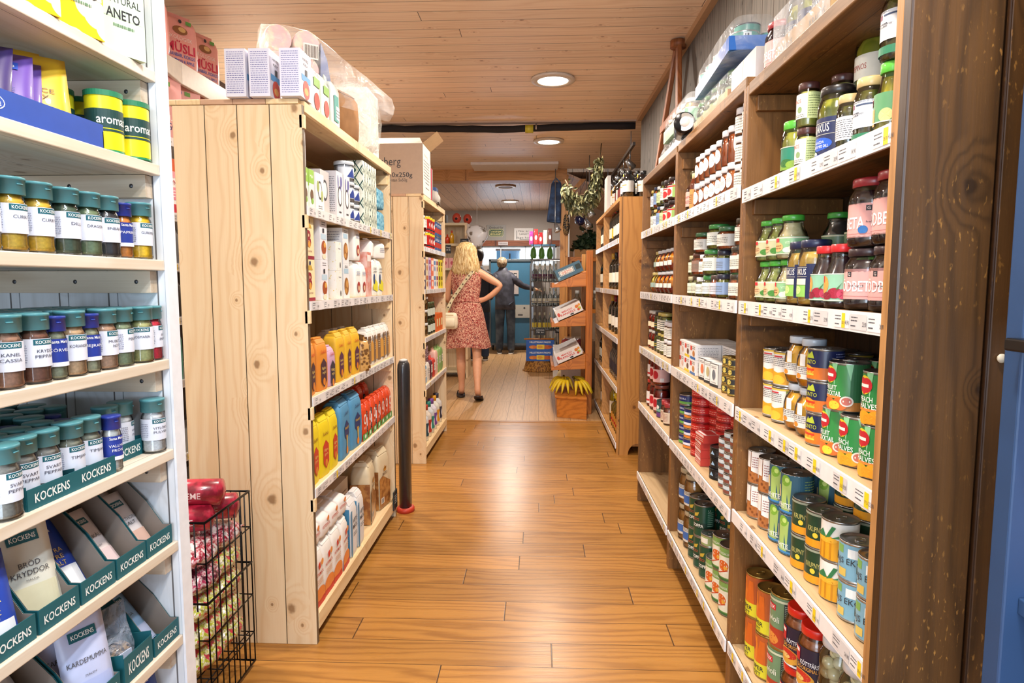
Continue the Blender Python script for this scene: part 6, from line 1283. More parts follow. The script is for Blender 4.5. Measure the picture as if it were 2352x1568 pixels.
for r_ in range(1, 5):
    for i in range(7):
        y = .90 + i * .050 + (r_ % 2) * .01
        if r_ == 1 and i > 4: continue
        kk = 'vall' if (i, r_) in ((0, 3), (4, 1), (5, 2), (3, 2)) else ['svart', 'timj', 'vit'][(i + r_) % 3]
        S_(kk, CX - .014 - .049 * r_ - (.035 if y > 1.17 else 0), y, Z + .0005, A, 'lidded jar on the pepper shelf, %s, %s' % (('', 'second row', 'third row', 'fourth row', 'fifth row')[r_], colword(i, 7)), G)
TRAY = M('#125d68', .55, var=.06); TIN_ = M('#8d8076', .8, var=.05)
def jartray(w, d=.06, h=.034, back=None):
    """low open carton tray, front at y=0"""
    def f():
        u = empty('display_tray'); t = .0015
        MB().box(-w / 2, 0, 0, w / 2, d, t * .6, TRAY).build('tray_base', u)
        b = MB(); b.box(-w / 2, -t, 0, w / 2, 0, h, TRAY); b.art([('t', 0, .0, h * .42, 'KOCKENS', '#eef6f6', w * .72, .014)], flat((0, -t, h / 2), (1, 0, 0), (0, 0, 1), (0, -1, 0))); b.build('front_panel', u)
        for s in (-1, 1):
            x0 = s * w / 2
            MB().hexa([(x0 - t / 2, 0, 0), (x0 + t / 2, 0, 0), (x0 + t / 2, d, 0), (x0 - t / 2, d, 0), (x0 - t / 2, 0, h * 1.15), (x0 + t / 2, 0, h * 1.15), (x0 + t / 2, d, h * .8), (x0 - t / 2, d, h * .8)], TRAY).build('side_panel', u)
        return u
    return f
put('jt', jartray(.104), (CX + .016, .983, Z), R(90), 'teal display tray of black pepper jars, front one', 'tray', 'low teal display trays')
put('jt', None, (CX + .016, 1.087, Z), R(90), 'teal display tray of thyme jars, middle one', 'tray', 'low teal display trays')
put('jt', None, (CX - .018, 1.228, Z), R(90), 'teal display tray of garlic powder jars, set farther back', 'tray', 'low teal display trays')
# pouch trays: tall sloping sides, brown inside
def pouchtray(w=.088, d=.17, h0=.040, h1=.145):
    def f():
        u = empty('pouch_tray'); t = .0016
        MB().box(-w / 2, 0, 0, w / 2, d, .001, TRAY).build('tray_base', u)
        b = MB(); b.box(-w / 2, -t, 0, w / 2, 0, h0, TRAY); b.art([('t', 0, -.001, .0135, 'KOCKENS', '#eef6f6', w * .78, .014)], flat((0, -t, h0 / 2), (1, 0, 0), (0, 0, 1), (0, -1, 0))); b.build('front_panel', u)
        for s in (-1, 1):
            x0 = s * w / 2; xi = x0 - s * .0017
            prof = [(0, 0), (d, 0), (d, h1), (d * .62, h1), (d * .30, h1 * .62), (d * .10, h0 * 1.0), (0, h0)]
            for xx, mt, th in ((x0, TRAY, .0008), (xi, TIN_, .0006)):
                vs = [(xx - th / 2, y, z) for y, z in prof] + [(xx + th / 2, y, z) for y, z in prof]; m = len(prof)
                MB_ = MB(); MB_.add(vs, [tuple(range(m)), tuple(reversed(range(m, 2 * m)))] + [(i, (i + 1) % m, (i + 1) % m + m, i + m) for i in range(m)], mt)
                MB_.build('side_panel' if mt is TRAY else 'side_lining', u)
        MB().box(-w / 2, d - .001, 0, w / 2, d, h1, TIN_).build('back_panel', u)
        return u
    return f
def pouch(c1, c2, txt, h=.135, w=.075, brand='KOCKENS', bc=DTEAL, tc='#4a4a50', small=''):
    def f():
        u = empty('spice_pouch'); b = MB(); n = 9
        # pillow: thin at the top seam, fuller near the foot
        def th(v): return .0012 + .011 * math.sin(min(1, (1 - v) * 1.25) * pi * .75) * (1 if v < .97 else .2)
        vs = []; fs = []
        for j in range(n + 1):
            v = j / n
            for i in range(7):
                q = i / 6; e = (1 - abs(2 * q - 1) ** 3)
                vs.append(((q - .5) * w, -th(v) * e - .0008, v * h))
            for i in range(7):
                q = i / 6; e = (1 - abs(2 * q - 1) ** 3)
                vs.append(((q - .5) * w, th(v) * e + .0008, v * h))
        for j in range(n):
            o = j * 14; p = o + 14
            for i in range(6): fs.append((o + i, o + i + 1, p + i + 1, p + i)); fs.append((o + 8 + i, o + 7 + i, p + 7 + i, p + 8 + i))
            fs.append((o + 7, o, p, p + 7)); fs.append((o + 6, o + 13, p + 13, p + 6))
        fs.append(tuple(range(13, 6, -1)) + tuple(range(0, 7))[::1]); o = n * 14; fs.append(tuple(o + i for i in range(7)) + tuple(o + i for i in range(13, 6, -1)))
        b.add(vs, fs, M(c1, .45, coat=.15), True)
        def mp(uu, vv, k):
            v = max(0, min(1, vv / h)); q = max(0, min(1, uu / w + .5)); e = (1 - abs(2 * q - 1) ** 3)
            return (uu, -th(v) * e - .0012 - k * 1.5, vv)
        ops = [('r', -w * .44, h * .02, w * .44, h * .30, c2)]
        if brand: ops += [('r', -w * .28, h * .74, w * .28, h * .85, bc), ('t', 0, h * .795, h * .05, brand, '#f6fafa', w * .46, .012)]
        for i, t in enumerate(txt): ops.append(('t', 0, h * (.52 - .085 * i), h * .055, t, tc, min(w * .8, w * .095 * len(t))))
        if small: ops.append(('t', 0, h * .36, h * .022, small, tc, w * .22))
        b.art(ops, mp, .0004); b.build('pouch_body', u); return u
    return f
Z = .722
TX = -.790
PO = dict(fank=pouch('#e8dcdc', '#dcc8cc', ['FÄNKÅL'], small='MALEN'), brod=pouch('#dcdcd0', '#d6d2b4', ['BRÖD', 'KRYDDOR'], .16, .085, small='MALDA'), hjort=pouch('#e9e2e4', '#e6c0b0', ['HJORTHORNS', 'SALT']), card=pouch('#c3cdf0', '#b4c0ec', ['KARDEMUMMA'], .165, .085, small='MALEN'),
          pale=pouch('#e6dcc4', '#d8ae6a', ['VITLÖK']), bl=pouch('#9fc4e8', '#b8c4e6', ['SODA']), citr=pouch('#2447b0', '#e9eef6', ['EXTRA', 'SYRE', 'HALT'], .15, .08, 'Santa Maria', '#1c3aa0', '#f2d27a'), vit=pouch('#cfd8ea', '#c4cce4', ['ANIS']))
trays = [(.905, 'brod2', 'teal pouch tray at the lower left frame edge on the sixth shelf'), (1.000, 'brod', 'teal pouch tray holding the bread spice pouch'), (1.094, 'citr', 'teal pouch tray behind the tilted blue pouch'), (1.188, 'fank', 'teal pouch tray holding the fennel pouch'), (1.280, 'hjort', 'teal pouch tray nearest the side board')]
for y, k, d in trays:
    put('pt', pouchtray(), (TX, y - .02, Z + .0006), R(90), d, 'tray', 'tall teal pouch trays')
def pput(k, x, y, z, rz, lean, label, group='spice pouches'):
    o = put('po_' + k, PO[k], (x, y, z), rz, label, 'spice pouch', group, tilt=(lean, 0)); return o
pput('pale', TX - .045, .885, Z + .004, R(90 + 4), R(-32), 'cream garlic pouch leaning in the leftmost tray')
pput('brod', TX - .040, .980, Z + .012, R(90 - 24), R(-16), 'large pale pouch of bread spices standing upright in its tray')
pput('brod', TX - .075, .975, Z + .004, R(90 - 24), R(-16), 'pale pouch hidden behind the bread spice pouch')
pput('citr', TX - .050, 1.066, Z + .004, R(90 - 12), R(-34), 'dark blue pouch leaning beside the bread spices')
pput('fank', TX - .040, 1.160, Z + .004, R(90 - 4), R(-38), 'pinkish fennel pouch leaning back in its tray')
pput('hjort', TX - .035, 1.256, Z + .004, R(90 - 4), R(-36), 'pale pink hartshorn salt pouch leaning in the last tray')
pput('hjort', TX - .060, 1.258, Z + .004, R(90 - 4), R(-36), 'pale pink hartshorn salt pouch, second in the last tray')
pput('citr', TX - .02, .872, Z + .004, R(90 - 20), R(-14), 'dark blue pouch at the lower left frame edge')
Z = .508
for y, d in [(.985, 'teal pouch tray on the seventh shelf, leftmost in view'), (1.080, 'teal pouch tray behind the cardamom pouch'), (1.278, 'teal pouch tray at the side board on the seventh shelf')]:
    put('pt', None, (TX, y - .01, Z + .0006), R(90), d, 'tray', 'tall teal pouch trays')
put('jt2', jartray(.088, .12, .055), (TX, 1.172, Z + .0006), R(90), 'low teal tray holding the clear seed bag', 'tray')
pput('bl', TX - .045, 1.262, Z + .004, R(90 - 4), R(-40), 'light blue pouch leaning in the tray at the side board')
pput('card', TX - .020, 1.070, Z + .004, R(90 - 26), R(-14), 'large lavender pouch of cardamom standing in front')
pput('card', TX - .060, 1.072, Z + .004, R(90 - 26), R(-14), 'lavender cardamom pouch, second one behind')
pput('vit', TX - .045, .955, Z + .004, R(90 - 6), R(-36), 'pale blue pouch in the leftmost tray of the seventh shelf')
seed = two('seed_mix', '#3a2a1c', '#b39468', 160, .4, .4, .6, .4)
def seedbag():
    u = empty('seed_bag'); MB().loft([(0, 0, 0, .034, .02), (0, 0, .02, .037, .026), (0, 0, .045, .034, .020), (0, .0, .055, .025, .012)], seed, 20, sq=.7).build('seeds', u)
    MB().loft([(0, 0, 0, .037, .023), (0, 0, .05, .040, .026), (0, .004, .09, .039, .008), (0, .008, .135, .039, .002)], film('seed_bag_film', .35, '#b8c8e0', 30), 20, sq=.7).build('film_bag', u)
    MB().box(-.02, -.029, .02, .015, -.027, .05, M('#c9d6f0', .4)).build('sticker', u); return u
put('seed', seedbag, (TX - .045, 1.165, Z + .0022), R(90 - 10), 'clear bag of mixed seeds in the low teal tray', 'bag')
Z = .30
blu = pouch('#1f3f9c', '#1f3f9c', [], .17, .10, 'Santa Maria', '#1c3aa0')
for i, y in enumerate([1.06, 1.15, 1.24]): put('po_blu', blu, (TX - .03, y, Z + .001), R(90 - 10), 'dark blue pouch low on the eighth spice shelf, ' + colword(i, 3), 'spice pouch', 'dark blue pouches on the lowest spice shelf', tilt=(R(-12), 0))
# second shelf: tray of taco pouches, stock tins
Z = 1.520
BT = M('#1f4aa8', .45)
r = empty('blue_tray', (TX + .002, .985, Z + .0006))
bb = MB(); bb.box(-.002, -.11, 0, 0, .17, .042, BT)
bb.art([('d', -.075, 0, .030, .013, '#e9eefc'), ('d', -.075, 0, .028, .0115, '#2450b0'), ('t', -.075, 0, .010, 'Santa Maria', '#eef2ff', .045)], flat((.0, 0, .021), (0, 1, 0), (0, 0, 1), (1, 0, 0))); bb.build('front_panel', r)
MB().box(-.14, .168, 0, 0, .170, .030, BT).build('side_panel', r); MB().box(-.14, -.11, 0, 0, -.108, .030, BT).build('side_panel', r); MB().box(-.14, -.108, 0, -.002, .168, .0012, BT).build('tray_base', r)
tag(r, 'blue display tray of seasoning sachets on the second spice shelf', 'tray')
tac = pouch('#6a4aa8', '#a24a34', ['TACO', 'SPICE'], .135, .085, 'Santa Maria', '#2450c0', '#2a3a8a')
tac2 = pouch('#e0b424', '#e0b424', ['SPICE', 'MIX'], .150, .085, '', DTEAL, '#6a4410')
tac3 = pouch('#3c2c6e', '#7a3a3a', ['CHILI'], .135, .085, 'Santa Maria', '#2450c0', '#c8b8e8')
PO['t1'] = tac; PO['t2'] = tac2; PO['t3'] = tac3
for i, y in enumerate([.885, .915, .945]): pput('t3', TX - .05, y, Z + .003, R(90 - 60), R(-24), 'dark purple sachet in the blue tray, ' + colword(i, 3))
pput('t1', TX - .045, .985, Z + .003, R(90 - 55), R(-24), 'violet taco sachet with food picture in the blue tray')
pput('t1', TX - .055, 1.015, Z + .003, R(90 - 55), R(-26), 'violet taco sachet, second one in the blue tray')
pput('t2', TX - .035, 1.060, Z + .003, R(90 - 45), R(-20), 'golden yellow spice mix sachet leaning over the tray edge')
pput('t2', TX - .060, 1.035, Z + .010, R(90 - 45), R(-22), 'golden yellow sachet behind the violet ones')
tin = lambda: mk_can('stock_tin', .031, .112, '#e6dc1e', [('r', -.1, -.012, .1, .022, '#123f3c'), ('t', .0, .004, .016, 'aromat', '#f2f6ee', .055, .01), ('r', -.1, -.018, .1, -.014, '#123f3c'), ('r', .04, .022, .07, .05, '#e9e9c8'), ('l', .042, .0, .07, .045, 7, '#3a5a50'), ('r', -.097, .046, .097, .056, '#1f7a54')], rim=M('#1f8a5c', .35), key=False)
for i, (x, y) in enumerate([(CX - .012, 1.205), (CX - .004, 1.275), (CX - .085, 1.175), (CX - .08, 1.25)]):
    put('tin', tin, (x, y, Z + .0006), R(62), 'yellow and green stock tin on the second shelf, ' + ('front left', 'front right', 'back left', 'back right')[i], 'tin', 'yellow and green stock tins')
# first shelf: stock cartons
Z = 1.706
def stock(c, c2, chk, t3):
    m = c
    if chk: m = two('check_print', '#efece0', '#e8c21c', 22, .4, .48, .52, 0, 'cells')
    return lambda: mk_box('stock_carton', .085, .06, .17, m, [('r', -.04, -.02, .04, .06, c2), ('t', 0, .038, .017, t3[0], K, .070), ('t', 0, .014, .014, t3[1], K, .070), ('t', 0, -.012, .017, t3[2], K, .065, .015), ('l', -.02, -.04, .02, -.026, 1, '#6a8a6a')],
                          left=[('r', -.03, -.08, .03, .02, m)])
put('st1', stock('#cfe8cc', '#cfe8cc', False, ('CALDO', 'NATURAL', 'ANETO')), (CX + .022, 1.225, Z + .0006), R(66), 'pale green stock carton on the uppermost spice shelf', 'box')
st2 = stock('#e9d98a', '#efe9d0', True, ('CALDO', 'POLLO', 'ANETO'))
for i, y in enumerate([1.115, 1.01, .905]): put('st2', st2, (CX + .018, y, Z + .0006), R(72), 'yellow checked stock carton on the uppermost shelf, %s from the green one' % ('first', 'second', 'third')[i], 'box', 'yellow checked stock cartons')

# ================= wire basket of sweets =================
r = empty('wire_basket', (-1.03, 1.86, 0)); BW = M('#15151a', .35, .6)
x0, x1, yy0, yy1, zt, zb = -.19, .085, -.14, .14, .60, .12
wires = []
def quad(z, rr=.0035, gx=0):
    MB().tube([(x0, yy0, z), (x1 + gx, yy0, z), (x1 + gx, yy1, z), (x0, yy1, z)], rr, BW, 6, close=True).build('rim_wire', r)
for z in (.60, .48, .36, .25, .12, .02): quad(z, .004 if z in (.60, .36, .02) else .0025)
for s_, (xa, ya, xb, yb, n) in {'front_grid': (x0, yy0, x1, yy0, 9), 'side_grid': (x1, yy0, x1, yy1, 8), 'back_grid': (x1, yy1, x0, yy1, 9), 'left_grid': (x0, yy1, x0, yy0, 8)}.items():
    b = MB()
    for i in range(n + 1):
        t = i / n; x = xa + (xb - xa) * t; y = ya + (yb - ya) * t
        b.tube([(x, y, .02), (x, y, zt)], .0022, BW, 5)
    b.build(s_, r)
b = MB()
for i in range(8): x = x0 + (x1 - x0) * (i + .5) / 8; b.tube([(x, yy0, zb), (x, yy1, zb)], .002, BW, 5)
for i in range(6): y = yy0 + (yy1 - yy0) * (i + .5) / 6; b.tube([(x0, y, zb), (x1, y, zb)], .002, BW, 5)
b.build('floor_grid', r)
tag(r, 'black wire basket full of wrapped sweets standing before the pine unit', 'basket')
rg = random.Random(12)
SW = [two('sweet_pink_print', '#b02c5c', '#dcc4cc', 130, .25, .4, .6, .6, 'noise', '#5a1a34'), two('sweet_red_print', '#981c38', '#d8a0ac', 130, .25, .45, .6, .6, 'noise', '#ded8dc'), two('sweet_lime_print', '#b4bc38', '#dedac0', 130, .25, .4, .6, .6, 'noise', '#c83a4a')]
def sweetbag(m):
    def f():
        u = empty('sweet_bag'); b = MB(); rg2 = random.Random(3)
        vs = []; fs = []; n = 16; secs = [(-.085, .004, .035), (-.07, .022, .040), (-.03, .036, .046), (.02, .038, .046), (.06, .026, .042), (.075, .006, .036), (.085, .003, .036)]
        for x, rz_, ry in secs:
            for k in range(n):
                a = 2 * pi * k / n; j = 1 + rg2.uniform(-.12, .12); vs.append((x, ry * j * cos(a), .040 + rz_ * j * sin(a)))
        for i in range(len(secs) - 1):
            for k in range(n): fs.append((i * n + k, i * n + (k + 1) % n, (i + 1) * n + (k + 1) % n, (i + 1) * n + k))
        fs.append(tuple(reversed(range(n)))); fs.append(tuple((len(secs) - 1) * n + k for k in range(n)))
        b.add(vs, fs, m, True); b.build('film_wrapper', u)
        c = MB()
        for q in range(7): c.sphere((rg2.uniform(-.06, .06), rg2.uniform(-.035, .035), .040 + rg2.uniform(-.028, .034)), .014, m, 8, 6, (1, 1, .8))
        c.build('sweets', u); return u
    return f
LV = [('red', 'topmost'), ('pink', 'upper'), ('pink', 'upper middle'), ('lime', 'lower middle'), ('lime', 'lowest')]
for lv, (z, ks) in enumerate([(.475, (1, 1, 1, 1)), (.395, (0, 0, 0, 2)), (.315, (0, 1, 2, 2)), (.235, (0, 2, 2, 2)), (.155, (1, 0, 2, 2))]):
    for i, (dx, dy) in enumerate([(-.115, -.085), (-.115, .05), (.0, -.085), (.0, .05)]):
        k = ks[i]; put('sw%d' % k, sweetbag(SW[k]), (-1.03 + dx + .02, 1.86 + dy + .012, z - .03), R(90) + rg.uniform(-.12, .12), '%s bag of wrapped sweets in the wire basket, layer %s from bottom, %s' % (('pink', 'red', 'lime yellow')[k], ('five', 'four', 'three', 'two', 'one')[lv], ('front left', 'back left', 'front right', 'back right')[i]), 'sweets', 'bags of sweets in the wire basket')
roll = lambda: (lambda u: (MB().tube([(-.12, 0, .04), (-.11, 0, .04), (.11, 0, .04), (.12, 0, .04)], [.012, .040, .040, .012], two('nougat_wrap', '#7c1228', '#b02440', 30, .25, .4, .6, .6), 18).build('film_wrapper', u), MB().art([('t', 0, 0, .018, 'NÖTCREME', '#f2d8dc', .13, .01), ('d', -.085, .0, .012, .012, '#e9e4e0')], lambda a, v, o: (a, -(.0405 + o) * cos(v / .04), .04 + (.0405 + o) * sin(v / .04))).build('print', u), u)[-1])(empty('nougat_log'))
for i, (x, y, z, a) in enumerate([(-1.09, 1.80, .535, .35), (-1.06, 1.90, .540, .25), (-1.075, 1.85, .605, .1)]):
    put('roll', roll, (x, y, z), a, 'dark red wrapped nougat log on top of the sweets, ' + ('front one', 'rear one', 'uppermost')[i], 'confectionery', 'dark red nougat logs')
# ================= on top of the brown shelving =================
ZT1, ZT2 = 1.8355, 1.8605
r = empty('pickle_tray', (.615, 1.60, ZT1)); KR = two('tray_kraft', '#b89870', '#a88658', 10, .75, .3, .7)
b = MB(); b.box(0, -.16, 0, .003, .16, .060, KR); b.art([('t', .09, .0, .016, 'KRAKUS', '#5a5a58', .08)], flat((0, 0, .032), (0, -1, 0), (0, 0, 1), (-1, 0, 0)))
b.art([('t', -.09, .0, .016, 'KRAKUS', '#5a5a58', .08)], flat((0, 0, .032), (0, -1, 0), (0, 0, 1), (-1, 0, 0))); b.build('front_panel', r)
MB().box(.003, -.16, 0, .20, .16, .003, KR).build('tray_base', r)
for y in (-.16, .157): MB().box(.003, y, .003, .20, y + .003, .060, KR).build('side_panel', r)
MB().hexa([(-.012, -.155, .16), (.19, -.155, .19), (.19, .02, .19), (-.012, .02, .16), (-.012, -.155, .163), (.19, -.155, .193), (.19, .02, .193), (-.012, .02, .163)], KR).build('lid_flap', r)
MB().box(-.006, -.165, .004, -.0045, .165, .13, film('tray_film', .22)).build('shrink_film', r)
tag(r, 'kraft cardboard tray of navy labelled pickle jars on top of the near bay', 'tray')
for i, y in enumerate([1.475, 1.56, 1.645, 1.72]):
    put('krk', krk, (.667, y, ZT1 + .0035), R(-90 + (15 if i % 2 else -30)), 'navy labelled pickle jar in the cardboard tray on top, ' + ('nearest', 'second', 'third', 'farthest')[i], 'jar', 'big navy labelled pickle jars')
put('cwt', lambda: mk_can('tall_white_can', .04, .19, '#e9e6e0', [('r', -.12, -.09, .12, -.05, '#e0a41c'), ('l', -.03, .0, .03, .06, 5, K2), ('r', -.02, .065, .02, .075, '#c03a44')]), (.80, 1.80, ZT1), RZ, 'tall white and yellow can against the grey wall behind the tray', 'can')
put('pkr', None, (.650, 1.815, ZT1), RZ, 'pink labelled beetroot jar on top, beside the cardboard tray', 'jar', 'pink labelled beetroot jars')
wc = lambda: mk_box('plain_white_carton', .115, .16, .085, '#b3afac')
put('wc', wc, (.612, 1.965, ZT2), R(-90), 'plain white carton on top of the middle bay, nearer of two', 'box', 'plain white cartons')
put('wc', None, (.612, 2.083, ZT2), R(-90), 'plain white carton on top of the middle bay, farther of two', 'box', 'plain white cartons')
def shrinktray(c, n, nm, w=.50, d=.17, hh=.045, jar=None):
    def f():
        u = empty(nm); m = M(c, .6) if isinstance(c, str) else c
        MB().box(-w / 2, 0, 0, w / 2, .003, hh, m).build('front_panel', u); MB().box(-w / 2, .003, 0, w / 2, d, .003, m).build('tray_base', u)
        MB().box(-w / 2, .003, 0, -w / 2 + .003, d, hh, m).build('side_panel', u); MB().box(w / 2 - .003, .003, 0, w / 2, d, hh, m).build('side_panel', u)
        MB().loft([(0, d / 2, -.001, w / 2 + .006, d / 2 + .006), (0, d / 2, hh, w / 2 + .009, d / 2 + .008), (0, d / 2, n * .72, w / 2 + .004, d / 2 + .004), (0, d / 2, n, w / 2 - .02, d / 2 - .02)], film('shrink_film'), 36, sq=.35).build('shrink_film', u)
        return u
    return f
r1 = put('gt', shrinktray(two('apple_tray_print', '#b88a66', '#c49a78', 8, .6, .3, .7), .125, 'shrink_wrapped_tray', .54), (.612, 2.45, ZT2 + .002), R(-90), 'shrink wrapped brown tray of green glass jars on top of middle bay', 'tray')
grn = lambda: mk_jar('green_content_jar', .040, .118, '#3a6a3a', .012, '#4a5a2c', 'bulge', (.2, .6, '#6f8a52', -90, 90, .985), [])
for i in range(5):
    for t in (0, 1): put('gcj', grn, (.665 + .085 * t, 2.25 + .10 * i, ZT2 + .006), RZ, 'green jar inside the shrink wrapped brown tray, %s, %s' % (rowword(t, 2), ORD[i] + ' from near end' if i else 'nearest'), 'jar', 'green jars in shrink wrap')
BLT = M('#2d66b4', .3, coat=.4)
put('bt', shrinktray(BLT, .115, 'shrink_wrapped_tray', .56), (.612, 2.41, ZT2 + .150), R(-90 - 3), 'shrink wrapped blue tray of teal cans stacked on the brown one', 'tray')
tc = lambda: mk_can('teal_can', .045, .070, '#3f9484', [('r', -.10, -.02, -.05, .02, '#1c3a38'), ('r', .035, -.028, .06, .028, '#dfe3e0'), ('r', .04, -.024, .043, .024, K), ('r', .047, -.024, .052, .024, K)], key=False)
for i in range(5):
    for t in (0, 1): put('tc', tc, (.668 + .095 * t, 2.205 + .102 * i, ZT2 + .155), RZ, 'teal can in the blue shrink wrapped tray, %s, %s' % (rowword(t, 2), ORD[i] + ' from near end' if i else 'nearest'), 'can', 'teal cans in the blue tray')
put('tc2', lambda: mk_can('lidded_teal_can', .042, .040, '#2f8474', [], rim=M('#1c1c20', .3), key=False), (.69, 2.25, ZT2 + .226), RZ, 'black lidded teal can standing alone above the blue tray', 'can')
# support box under the overhang, hidden behind film
# spotlight on the shelf top
r = empty('spotlight', (.60, 2.73, ZT2 + .001)); r.rotation_euler = (0, 0, R(28))
lh = MB().tube([(-.055, -.06, .055), (-.05, -.052, .055), (.06, .10, .052), (.065, .108, .052)], [.040, .043, .030, .016], M('#16161a', .25, .4), 24).build('lamp_housing', r)
MB().tube([(-.0565, -.062, .055), (-.057, -.0625, .055)], [.036, .034], M('#d8d8d4', .1, .8), 20).build('reflector', r)
MB().sphere((-.052, -.057, .055), .022, M('#f2f2ee', .1, coat=1), 12, 8).build('bulb', lh)
MB().tube([(.02, .04, .018), (.02, .04, 0)], .008, M('#b8b8b8', .3, .7), 10).build('foot', r)
tag(r, 'black spotlight lying on top of the brown shelving, its lens to the aisle', 'lamp')
# egg-green cartons, white jars trays on far bay
eg = M('#a9d8b0', .5)
put('et', shrinktray(eg, .13, 'shrink_wrapped_tray', .46, .16, .055), (.614, 3.05, ZT2 + .100), R(-90), 'shrink wrapped pale green tray on top of the far bay', 'tray')
yj = lambda: mk_jar('yellow_content_jar', .036, .10, '#d8d4c4', .012, '#c9922a', 'straight', (.2, .7, '#efe9dc', -90, 90), [])
for i in range(5):
    for t in (0, 1): put('yj', yj, (.66 + .08 * t, 2.87 + .09 * i, ZT2 + .104), RZ, 'jar of yellow preserve in the pale green tray, %s, %s' % (rowword(t, 2), ORD[i] + ' from near end' if i else 'nearest'), 'jar', 'yellow jars in the green tray')
put('wt', shrinktray(M('#e6dfd4', .6), .092, 'shrink_wrapped_tray', .60, .17, .05), (.612, 3.09, ZT2 + .002), R(-90), 'shrink wrapped white tray beneath the pale green one', 'tray')
drk = lambda: mk_jar('dark_content_jar', .034, .088, '#4a3a2c', .012, gm, 'straight', (.1, .6, '#dcd6c6', -90, 90), [])
for i in range(6):
    for t in (0, 1): put('drk', drk, (.66 + .08 * t, 2.86 + .092 * i, ZT2 + .006), RZ, 'dark jar in the white shrink wrapped tray, %s, %s' % (rowword(t, 2), ORD[i] + ' from near end' if i else 'nearest'), 'jar', 'dark jars in the white tray')
# brown wooden frame leaning on grey wall above the shelves
r = empty('wooden_rake', (.765, 3.86, ZT2 + .001)); WD = wood('old_red_wood', '#8a4f28', '#5f3014', '#2c160a', 'Z', .3, seam=0, knots=.2)
MB().hexa([(-.03, .42, 0), (.0, .42, 0), (.0, .48, 0), (-.03, .48, 0), (.02, .02, .80), (.045, .02, .80), (.045, .08, .80), (.02, .08, .80)], WD).build('left_stile', r, bevel=.006)
MB().hexa([(-.03, -.34, 0), (.0, -.34, 0), (.0, -.28, 0), (-.03, -.28, 0), (.02, -.03, .80), (.045, -.03, .80), (.045, .03, .80), (.02, .03, .80)], WD).build('right_stile', r, bevel=.006)
MB().box(-.012, -.20, .34, .012, .30, .39, WD).build('crossbar', r, bevel=.005)
MB().tube([(.03, 0, .76), (.03, 0, .80)], .045, WD, 14).build('head', r)
tag(r, 'old brown wooden trestle frame leaning against the grey board wall', 'wooden frame')

# ================= wine shelving goods =================
wx0 = .605
def wb(key, g, cap, lab, h=.30, r_=.037, ops=(), laby=(.18, .45), **kw): return key, (lambda: mk_bottle('wine_bottle', r_, h, g, cap, lab, ops, laby, **kw))
top = [wb('w1', '#0e0f12', '#141416', '#c9c4bc', .19, .045, [('r', -.03, .006, .03, .012, '#b88a2a')], (.2, .62), shoulder=.70, neck=.42), wb('w2', '#0e0f12', '#d8b81c', '#c9c4bc', .20, .035, [], (.2, .6)), wb('w3', '#141310', '#151517', '#6a2a2a', .24, .034)]
seqs = [('w1', 4.78), ('w1', 4.885), ('w2', 4.98), ('w3', 5.07), ('w3', 5.16), ('w2', 5.25), ('w3', 5.34), ('w1', 5.45)]
tf = dict(top)
for i, (k, y) in enumerate(seqs):
    for t in (0, 1): put(k, tf[k], (wx0 + .045 + .105 * t, y, 1.8935), RZ, 'dark bottle on top of the wine shelving, %s, %s' % (rowword(t, 2), ORD[i] + ' from near end' if i else 'nearest'), 'bottle', 'dark bottles on top of the wine shelving')
put('oilb', lambda: mk_bottle('oil_bottle', .042, .25, '#a87c1e', '#141416', '#e2ddd0'), (wx0 + .05, 5.62, 1.8935), RZ, 'golden oil bottle with pale label on top of the wine shelving', 'bottle')
put('whp', lambda: mk_box('white_display_board', .25, .03, .33, '#d8d2cc'), (wx0 + .0, 5.95, 1.8935), R(-90), 'narrow white board standing on the wine shelving', 'board')
kinds_w = [wb('r1', '#10120c', '#7a1420', '#e9e2d0'), wb('r2', '#12140f', '#1c1c1c', '#eee8da'), wb('r3', '#0f130c', '#b8922c', '#e6dcc0'), wb('r4', '#14180e', '#b01c24', '#e8b81e', laby=(.15, .42)), wb('r5', '#0d0e10', '#2a2a2a', '#8a8578')]
kf = dict(kinds_w)
rows_w = [(1.60, 4.86, ['r2'] * 4 + ['r1', 'r2', 'r4', 'r2', 'r1'], .1), (1.225, 4.98, ['r2', 'r1', 'r2', 'r3'], .22), (.865, 4.98, ['r1', 'r2', 'r1', 'r3'], .22)]
for z, y0, ks, st in rows_w:
    n = len(ks)
    for i, k in enumerate(ks):
        y = y0 + i * st
        if y > 5.80: continue
        h_ = z < 1.5
        put(k, kf[k], (wx0 + .042, y, z + .0006), RZ, '%s capped wine bottle, near bay of wine shelving, shelf %s from top, %s' % ({'r1': 'maroon', 'r2': 'black', 'r3': 'gold', 'r4': 'red'}[k], {1.60: 'one', 1.225: 'two', .865: 'three'}[z], ORD[i] + ' bottle' if i else 'first'), 'bottle', 'wine bottles')
for z, w_ in ((1.225, 'two'), (.865, 'three'), (1.60, 'one'), (.50, 'four')):
    for i, k in enumerate(['r2', 'r4', 'r5', 'r1', 'r3'][: 5 if z != .865 else 3]):
        y = 5.93 + .125 * i
        put(k, kf[k], (wx0 + .042, y, z + .0006), RZ, 'wine bottle, far bay of wine shelving, shelf %s from top, %s' % (w_, ORD[i] + ' bottle' if i else 'first'), 'bottle', 'wine bottles')
blk = lambda: mk_bottle('black_bottle', .036, .27, '#121116', '#201c24', '#2a2630')
for i in range(6):
    for t in (0, 1): put('blkb', blk, (wx0 + .042 + .09 * t, 5.02 + .10 * i, .5006), RZ, 'slim all black bottle on the fourth wine shelf, %s, %s' % (rowword(t, 2), ORD[i] + ' bottle' if i else 'first'), 'bottle', 'slim black bottles')
oil = M('#c9b41c', .15, coat=1, var=.1)
